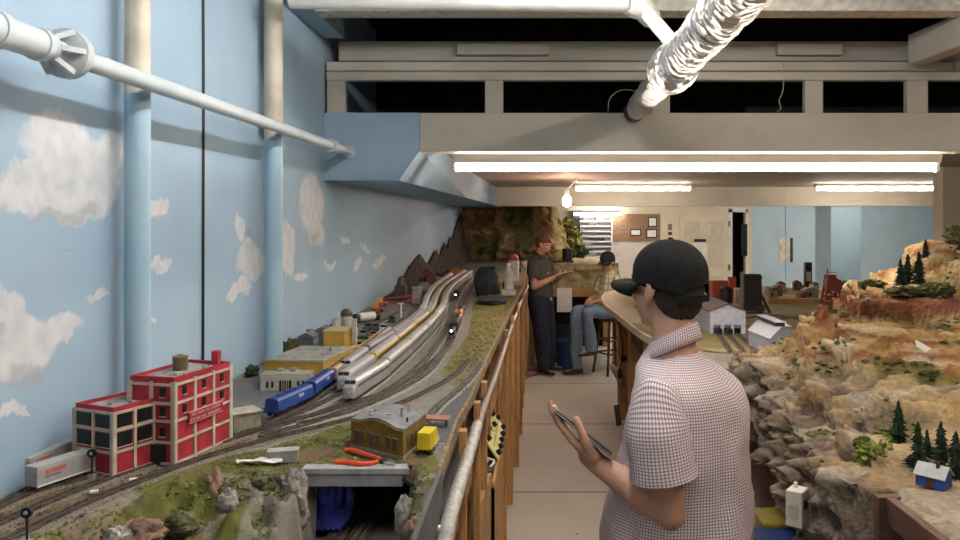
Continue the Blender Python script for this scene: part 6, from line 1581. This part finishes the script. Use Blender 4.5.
def person(label, loc, rz, J, skin, hair, shirt, pants, shoe, torso, sleeve_r=(.078, .082, .084), vox=.0065, scale=1.0, sleeve_end=.62, leg_r=(.10, .085, .075, .068), collar=True, belt=None, hair_kind='cap', sole=.0):
    t = thing('person', label, 'person', loc, rz); t.scale = (scale,)*3
    hc, HR = V(J['head']), headm(*J['hrot']); g = MB(); head(g, hc, HR); nb = V(J['neck'])
    capsule(g, hc+HR @ V((0, -.022, -.055)), nb, .054, .062); 
    pel, ch = V(J['pelvis']), V(J['chest'])
    g.ell(ch, (.165, .105, .16)); g.ell(pel, (.15, .11, .12)); g.cyl(pel, ch, .12, .13, 20); capsule(g, nb, ch+V((0, 0, .05)), .07, .1)
    for s in 'LR':
        sh, el, wr = V(J['sh'+s]), V(J['el'+s]), V(J['wr'+s])
        capsule(g, ch+V((0, 0, .06)), sh, .07, .05); capsule(g, sh, el, .054, .043); m_ = el.lerp(wr, .3); capsule(g, el, m_, .042, .046); capsule(g, m_, wr, .046, .0275)
        a, n, l, kw = J['hand'+s]; hand(g, wr, a, n, l, **kw)
        hp_, kn, an = V(J['hip'+s]), V(J['kn'+s]), V(J['an'+s]); capsule(g, hp_, kn, .082, .052); capsule(g, kn, kn.lerp(an, .35), .05, .054); capsule(g, kn.lerp(an, .35), an, .054, .036)
        td = V(J['toe'+s]).normalized(); capsule(g, an+V((0, 0, -.045)), an+td*.14+V((0, 0, -.055)), .03, .022)
    b = remeshed(g, 'body', skin, t, vox)
    # eyes and lips
    for s in (-1, 1):
        e = MB().ell(hc+HR @ V((s*.031, .079, .006)), (.0125, .0125, .0105)).build('eye', mat('eye_white', (.7, .68, .64), .3, .02), t, True); MB().ell(hc+HR @ V((s*.031, .089, .006)), (.005, .004, .005)).build('pupil', M_black, e, True)
        MB().tube([hc+HR @ V((s*.014, .092, .024)), hc+HR @ V((s*.032, .094, .030)), hc+HR @ V((s*.050, .080, .024))], [.003, .0045, .002], 8).build('eyebrow', hair, t, True)
    MB().ell(hc+HR @ V((0, .0965, -.060)), (.021, .005, .006), 16, 8, HR).build('mouth', mat('lip_skin', (.36, .14, .11), .45, .05), t, True)
    # hair shell
    g = MB(); R_ = []; n, m = 64, 40
    for i in range(m+1):
        ph = PI*i/m; ring = []
        for j in range(n):
            th = 2*PI*j/n; d = V((math.sin(ph)*math.cos(th), math.sin(ph)*math.sin(th), math.cos(ph)))
            base = V((.0785*d.x, .098*d.y-.012, .091*d.z+.030))
            if d.z < 0 and d.y < .25:
                s_ = max(1e-3, math.sqrt(d.x*d.x+d.y*d.y)); h_ = (1-abs(d.z)**3.2)**.42; w_ = sstep(.25, -.1, d.y)
                base = base.lerp(V((.0745*d.x/s_*h_, .094*d.y/s_*h_-.012, .120*d.z+.030)), w_)
            # hairline: lower at the back, above the ears at the sides, high on the brow
            fy = d.y
            line = lerp(-.100, .072, sstep(-.62, .70, fy)) if hair_kind != 'brush' else lerp(-.050, .060, sstep(-.5, .8, fy))
            inn = sstep(line-.012, line+.010, base.z)
            k = 1+inn*((.035 if hair_kind == 'cap' else .085)+.03*noise.fractal(V((d.x*9, d.y*9, d.z*20)), .7, 2, 4)+.03*max(0, -fy))-.10*(1-inn)
            ring.append(hc+HR @ V((base.x*k, (base.y+.012)*k-.012, (base.z-.03)*k+.03)))
        R_.append(ring)
    g.rings(R_); g.build('hair', hair, t, True)
    # clothes
    loft('shirt', [(V((cx, cy, z)), V((a, 0, 0)), V((0, b_, 0))) for z, cx, cy, a, b_ in torso], shirt, t, 64, .014, 3, 9, per=1.15)
    for s in 'LR':
        sh, el = V(J['sh'+s]), V(J['el'+s]); d = el-sh; inw = V((-.06 if s == 'R' else .06, 0, .012)); e = sh+d*sleeve_end; x_ = V((.012 if s == 'R' else -.012, 0, 0))
        limb_loft('sleeve', [sh+inw*1.7+V((0, 0, -.045)), sh+x_*.2, sh+d*.22+x_, sh+d*.45+x_*1.2, e+x_], [sleeve_r[0]*.62, sleeve_r[0]*.94, sleeve_r[1], sleeve_r[1], sleeve_r[2]], shirt, t, 7 if s == 'L' else 2, .008, 12)
    if collar:
        hx = V((hc.x, hc.y, 0)); g = MB(); R_ = []; n = 40
        for dz, k in ((-.016, 1.12), (.006, 1.02), (.026, .96), (.028, 1.02), (.004, 1.14), (-.018, 1.24)):
            R_.append([V((nb.x+.062*k*math.cos(2*PI*j/n), nb.y+.067*k*math.sin(2*PI*j/n)+.004, nb.z+.034+dz-.038*math.sin(2*PI*j/n)*(1 if dz > -.1 else 1))) for j in range(n)])
        g.rings(R_, False, True, uv=lambda i, j: (.58*j/n, i*.028)); o = g.build('collar', shirt, t, True); o.modifiers.new('solid', 'SOLIDIFY').thickness = .002
    hz = V(J['pelvis'])
    for s in 'LR':
        hp_, kn, an = V(J['hip'+s]), V(J['kn'+s]), V(J['an'+s]); td = V(J['toe'+s]).normalized()
        limb_loft('trouser_leg', [hp_+V((0, 0, .10)) if J.get('stand', 1) else hp_-(kn-hp_).normalized()*.10, hp_, hp_.lerp(kn, .5), kn, kn.lerp(an, .5), an+V((0, 0, -.02))], [leg_r[0]*1.02, leg_r[0]*1.05, leg_r[0]*.93, leg_r[1], leg_r[2]*1.05, leg_r[3]*1.02], pants, t, 5 if s == 'L' else 9, .016, 9)
        q = an+V((0, 0, -.055)); lx = V((-td.y, td.x, 0)); g = MB(); R_ = []
        for f, wd, h0, h1 in ((-.075, .030, -.02, .03), (-.065, .038, -.024, .045), (-.01, .040, -.024, .055), (.05, .043, -.024, .034), (.11, .047, -.024, .018), (.165, .040, -.024, .006), (.185, .022, -.022, -.006)):
            c = q+td*f; R_.append([c+lx*wd*math.cos(a)*(1 if math.sin(a) < 0 else .92)+V((0, 0, max(h0, min(h1, lerp(h0, h1, .5+.5*math.sin(a)*1.25))))) for a in [2*PI*k/18 for k in range(18)]])
        sh_ = g.rings(R_).build('shoe', shoe, t, True)
    g = None
    loft('trouser_seat', [(hz+V((0, 0, .10)), V((.165, 0, 0)), V((0, .125, 0))), (hz+V((0, 0, .02)), V((.178, 0, 0)), V((0, .135, 0))), (hz+V((0, 0, -.06)), V((.172, 0, 0)), V((0, .128, 0))), (hz+V((0, 0, -.10)), V((.12, 0, 0)), V((0, .09, 0)))], pants, t, 36, .006, 4, 8)
    if belt:
        z0 = torso[0][0]; loft('belt', [(V((torso[0][1], torso[0][2], z0-.035)), V((torso[0][3]*1.0, 0, 0)), V((0, torso[0][4]*1.0, 0))), (V((torso[0][1], torso[0][2], z0+.003)), V((torso[0][3]*1.02, 0, 0)), V((0, torso[0][4]*1.02, 0)))], belt, t, 40, 0, 0, 5)
        MB().box(V((torso[0][1], torso[0][2]+torso[0][4]+.006, z0-.015)), (.045, .012, .035)).build('belt_buckle', M_steel, t, False, .003)
    return t, hc, HR
def cap_on(t, hc, HR, m, strap=True, brim=True, panel=True, sc=1.0):
    W = lambda p: hc+HR @ V(p); cap = None; n, mm = 56, 18; R_ = []
    rx, ry, rz, cz, cy = .0895, .110, .098, .036, -.012
    for i in range(mm+1):
        f = i/mm; ring = []
        for j in range(n):
            th = 2*PI*j/n; ct, st = math.cos(th), math.sin(th)
            base = .006-.030*max(0, -st)**1.5+.012*max(0, st)            # lower edge dips at the back
            z = lerp(base, cz+rz, math.sin(f*PI/2)); q = max(0.0, (z-cz)/rz) if z > cz else 0
            k = math.sqrt(max(0, 1-q**2.3)); k *= 1+.012*noise.noise(V((ct*3, st*3, f*4)))
            if i == mm: k = .02; z = cz+rz
            # the arched gap over the strap at the back
            if strap and st < -.80:
                w = (abs(ct))/.60; gap = .034*math.sqrt(max(0, 1-w*w)); z = max(z, base+.010+gap) if f < .7 else z
            ring.append(W((rx*k*ct, ry*k*st+cy, z)))
        R_.append(ring)
    g = MB(); g.rings(R_, False); cap = g.build('cap', m, t, True); cap.modifiers.new('solid', 'SOLIDIFY').thickness = .003
    MB().ell(W((0, cy, cz+rz+.001)), (.008, .008, .004), 12, 6, HR).build('cap_button', m, cap, True)
    if brim:
        A = []; B = []; Cc = []
        for j in range(25):
            a = lerp(-1.22, 1.22, j/24); sx, cx_ = math.sin(a), math.cos(a)
            inn = (rx*.99*sx, ry*.97*cx_+cy, .018); L_ = .098*max(0.05, math.cos(a*1.18))**.5
            mid = (inn[0]*1.0, inn[1]+L_*.55, .016-.018*abs(sx)**1.5); out_ = (inn[0]*.96, inn[1]+L_, .008-.036*abs(sx)**1.6)
            A.append(W(inn)); B.append(W(mid)); Cc.append(W(out_))
        g = MB(); g.rings([A, B, Cc], False, False); o = g.build('brim', m, cap, True); s_ = o.modifiers.new('solid', 'SOLIDIFY'); s_.thickness = .005
    if strap:
        P_ = [W((rx*1.0*math.cos(a), ry*1.0*math.sin(a)+cy, -.018)) for a in [PI+.75+(PI-1.5)*k/10 for k in range(11)]]
        g = MB(); up = HR @ V((0, 0, 1)); g.rings([[p-up*.009, p+up*.009, p*1+up*.009+(p-hc).normalized()*.003, p-up*.009+(p-hc).normalized()*.003] for p in P_]); g.build('back_strap', m, cap, True)
    return cap
M_skin = skin_mat('skin_tan', (.57, .315, .225)); M_skin2 = skin_mat('skin_ruddy', (.60, .30, .21))
M_hairb = mat('dark_brown_hair', (.06, .041, .029), .7, .35, 60, wood=(30, 30, 6), bump=.8, bscale=120); M_hairr = mat('reddish_brown_hair', (.14, .05, .022), .7, .3, 60)
M_ging = check_cloth('maroon_checked_shirt', (.78, .74, .74), (.20, .075, .11), (.20, .075, .11), .0078, .45)
M_plaid = check_cloth('yellow_green_plaid', (.70, .67, .52), (.22, .23, .08), (.38, .36, .18), .075, .42)
M_jean = plain_cloth('dark_indigo_denim', (.03, .037, .058), .25); M_jeanl = plain_cloth('light_blue_denim', (.20, .29, .42), .2); M_khaki = plain_cloth('dark_khaki', (.16, .13, .09))
M_polo = plain_cloth('charcoal_polo', (.085, .08, .078), .12); M_capb = plain_cloth('black_cap_cloth', (.010, .010, .011), .2); M_shoeb = mat('black_leather', (.014, .012, .011), .45, .2); M_shoebr = mat('dark_brown_leather', (.045, .028, .018), .5, .2)

# man in the checked shirt, near, seen from behind left
J = dict(head=(-.02, .045, 1.70), hrot=(math.radians(-14), math.radians(-1)), neck=(-.022, .022, 1.515), pelvis=(0, 0, .96), chest=(0, .0, 1.32),
         shL=(-.190, -.01, 1.430), elL=(-.204, -.03, 1.155), wrL=(-.131, .187, 1.212), shR=(.172, .02, 1.425), elR=(.205, .10, 1.16), wrR=(.16, .20, 1.06),
         hipL=(-.095, 0, .93), hipR=(.095, 0, .93), knL=(-.105, .02, .50), knR=(.105, .02, .50), anL=(-.115, -.02, .095), anR=(.115, -.02, .095), toeL=(-.2, 1, 0), toeR=(.2, 1, 0))
rzm = math.radians(55); LOC = V((.41, 2.12, 0)); RM = Matrix.Rotation(-rzm, 3, 'Z')
def loc_of(w): return RM @ (V(w)-LOC)
def ldir(d): return RM @ V(d)
J['wrL'] = tuple(loc_of(at(598, 464, 2.06))); J['elL'] = tuple(loc_of(at(670, 512, 1.95)))
ha_ = (at(555, 421, 2.09)-at(598, 464, 2.06)).normalized()
J['handL'] = (ldir(ha_), ldir((.60, .16, .75)), ldir((-.1, -1, .1)), dict(s=1.12, curl=(.10, .22, .30), thumb_in=.38, spread=.03))
J['handR'] = ((.1, .25, -.9), (-1, .2, 0), (.1, 1, .2), dict(s=1.0, curl=(.4, .5, .4)))
torso = [(.84, 0, .02, .205, .190), (.95, 0, .025, .215, .203), (1.05, 0, .022, .215, .200), (1.18, 0, .008, .213, .178), (1.30, 0, -.006, .212, .160), (1.39, 0, -.014, .205, .142), (1.445, -.004, -.008, .190, .124), (1.485, -.012, .006, .148, .104), (1.515, -.018, .016, .088, .082), (1.53, -.021, .02, .068, .070)]
man, hc, HR = person('man in maroon checked short sleeved shirt and black cap, seen from behind, holding a phone', tuple(LOC), rzm, J, M_skin, M_hairb, M_ging, M_khaki, M_shoeb, torso, sleeve_r=(.067, .077, .084), vox=.0042, sleeve_end=.66)
cap_on(man, hc, HR, M_capb)
# chest pocket with pens
MB().box((-.06, .137, 1.30), (.09, .012, .11), Matrix.Rotation(.35, 3, 'Z')).build('shirt_pocket', M_ging, man, False, .004)
for k in (0, 1): MB().cyl((-.105-.012*k, .142, 1.33), (-.105-.012*k, .150, 1.385), .0045).build('pocket_pen', M_black, man, True)
# glasses arm
MB().tube([hc+HR @ V((-.079, -.005, .012)), hc+HR @ V((-.078, .05, .012)), hc+HR @ V((-.062, .092, .010))], .0018, 8).build('glasses_arm', M_dark, man, True)
# phone in the left hand
w0, w1 = at(550, 409, 2.09), at(614, 459, 2.05); c = (w0+w1)/2; u = (w1-w0).normalized(); nn = V((.585, .12, .77)); nn = (nn-u*nn.dot(u)).normalized(); v_ = nn.cross(u).normalized()
ph = thing('smartphone', 'black smartphone held up in the left hand of the man in the checked shirt', 'phone', tuple(c+nn*.006))
RMx = Matrix((u, v_, nn)).transposed()
MB().box((0, 0, 0), (.185, .088, .009), RMx).build('case', M_black, ph, False, .003); MB().box(nn*.0048, (.165, .080, .0008), RMx).build('screen', mat('dark_glass_screen', (.014, .015, .018), .3, .1, spec=.3), ph); MB().box(-nn*.001, (.188, .0895, .003), RMx).build('bezel', M_steel, ph, False, .001)

# standing man in charcoal polo
J = dict(head=(0, .05, 1.675), hrot=(.12, math.radians(24)), neck=(0, -.005, 1.51), pelvis=(0, 0, .97), chest=(0, .0, 1.32),
         shL=(-.185, -.0, 1.44), shR=(.185, -.0, 1.44), elL=(-.225, .03, 1.14), elR=(.225, .03, 1.14), wrL=(-.075, .25, 1.24), wrR=(.06, .26, 1.27),
         handL=((.5, .75, .35), (.2, -.2, 1), (-.8, .4, .2), dict(s=1.0, curl=(.2, .3, .3))), handR=((-.5, .75, .25), (-.4, -.2, .8), (.8, .4, .2), dict(s=1.0, curl=(.35, .45, .4))),
         hipL=(-.097, .01, .93), hipR=(.093, .01, .93), knL=(-.13, .07, .50), knR=(.095, .07, .50), anL=(-.165, .05, .098), anR=(.09, .10, .098), toeL=(-.35, 1, 0), toeR=(.3, 1, 0))
torso = [(.985, 0, .01, .182, .142), (1.05, 0, .012, .188, .15), (1.15, 0, .008, .190, .148), (1.28, 0, .0, .192, .138), (1.37, 0, -.004, .186, .118), (1.43, 0, -.006, .170, .104), (1.475, 0, -.006, .125, .088), (1.505, 0, -.006, .082, .075), (1.525, 0, -.005, .064, .066)]
sm, hc, HR = person('standing man with reddish hair in a charcoal polo and dark jeans, reading from paper', (.075, 9.72, 0), math.radians(-118), J, M_skin2, M_hairr, M_polo, M_jean, M_shoeb, torso, scale=.955, belt=M_black, leg_r=(.118, .098, .088, .078), hair_kind='brush', vox=.008)
MB().ell(hc+HR @ V((0, .085, -.082)), (.030, .018, .018), 16, 10, HR).build('goatee', M_hairr, sm, True)
w = sm.matrix_basis @ V((.0, .36, 1.305)); pp_ = thing('held_paper', 'white folded paper held by the standing man in charcoal polo', 'paper', tuple(w), math.radians(-118))
MB().box((0, 0, 0), (.22, .14, .003), Matrix.Rotation(.35, 3, 'X')).build('sheet', M_paper, pp_); MB().box((0, .0, -.005), (.23, .15, .004), Matrix.Rotation(.35, 3, 'X')).build('clip_pad', M_dark, pp_)

# seated man in plaid shirt
SL = V((.97, 9.70, 0)); rzs = math.radians(117)
J = dict(stand=0, head=(0, .07, 1.385), hrot=(.45, math.radians(8)), neck=(0, .015, 1.235), pelvis=(0, 0, .80), chest=(0, .01, 1.06),
         shL=(-.175, .01, 1.17), shR=(.175, .01, 1.17), elL=(-.24, .06, .91), elR=(.24, .06, .91), wrL=(-.075, .27, .915), wrR=(.075, .27, .93),
         handL=((.7, .6, -.1), (.1, -.2, -1), (.3, .5, .6), dict(s=1.0, curl=(.3, .4, .4))), handR=((-.7, .6, -.1), (-.1, -.2, -1), (-.3, .5, .6), dict(s=1.0, curl=(.3, .4, .4))),
         hipL=(-.10, .02, .79), hipR=(.10, .02, .79), knL=(-.13, .43, .775), knR=(.12, .43, .77), anL=(-.10, .36, .345), anR=(.11, .44, .098), toeL=(-.1, 1, 0), toeR=(.2, 1, 0))
torso = [(.74, 0, .0, .19, .155), (.82, 0, .02, .198, .165), (.92, 0, .025, .192, .155), (1.02, 0, .015, .188, .140), (1.10, 0, .01, .184, .126), (1.16, 0, .008, .168, .110), (1.20, 0, .008, .125, .092), (1.23, 0, .01, .082, .076), (1.245, 0, .012, .066, .068)]
se, hc, HR = person('seated man in yellow-green plaid shirt, dark cap and light jeans on a tall stool', tuple(SL), rzs, J, M_skin2, M_hairb, M_plaid, M_jeanl, M_shoebr, torso, leg_r=(.092, .078, .070, .062), vox=.008)
cap_on(se, hc, HR, mat('dark_navy_cap', (.018, .018, .022), .85, .15), strap=False)
for s in (-1, 1):
    g = MB(); g.tube([hc+HR @ V((s*.031+.018*math.cos(a), .098, .004+.013*math.sin(a))) for a in [2*PI*k/14 for k in range(15)]], .0018, 6); g.build('glasses_rim', M_dark, se, True)
st_ = thing('tall_stool', 'tall wooden stool under the seated man in plaid', 'stool', tuple(SL), rzs)
MB().cyl((0, 0, .655), (0, 0, .69), .17, n=28).build('seat', M_woodd, st_, True, .006)
for sx in (-1, 1):
    for sy in (-1, 1): MB().cyl((sx*.10, sy*.10, .66), (sx*.17, sy*.17, 0), .018, .016).build('leg', M_woodd, st_, True)
for z, f in ((.26, .14), (.42, .125)):
    for a, b in (((-1, -1), (1, -1)), ((1, -1), (1, 1)), ((1, 1), (-1, 1)), ((-1, 1), (-1, -1))): MB().cyl((a[0]*f, a[1]*f, z), (b[0]*f, b[1]*f, z), .011).build('rung', M_woodd, st_, True)

# ---------------------------------------------------------------- world and view
w = bpy.data.worlds.new('world'); SC.world = w; w.use_nodes = True
w.node_tree.nodes['Background'].inputs[0].default_value = (.9, .93, 1, 1); w.node_tree.nodes['Background'].inputs[1].default_value = .05
SC.view_settings.view_transform = 'Standard'; SC.view_settings.look = 'None'; SC.view_settings.gamma = 1; SC.view_settings.exposure = 1.25
SC.view_settings.use_curve_mapping = False
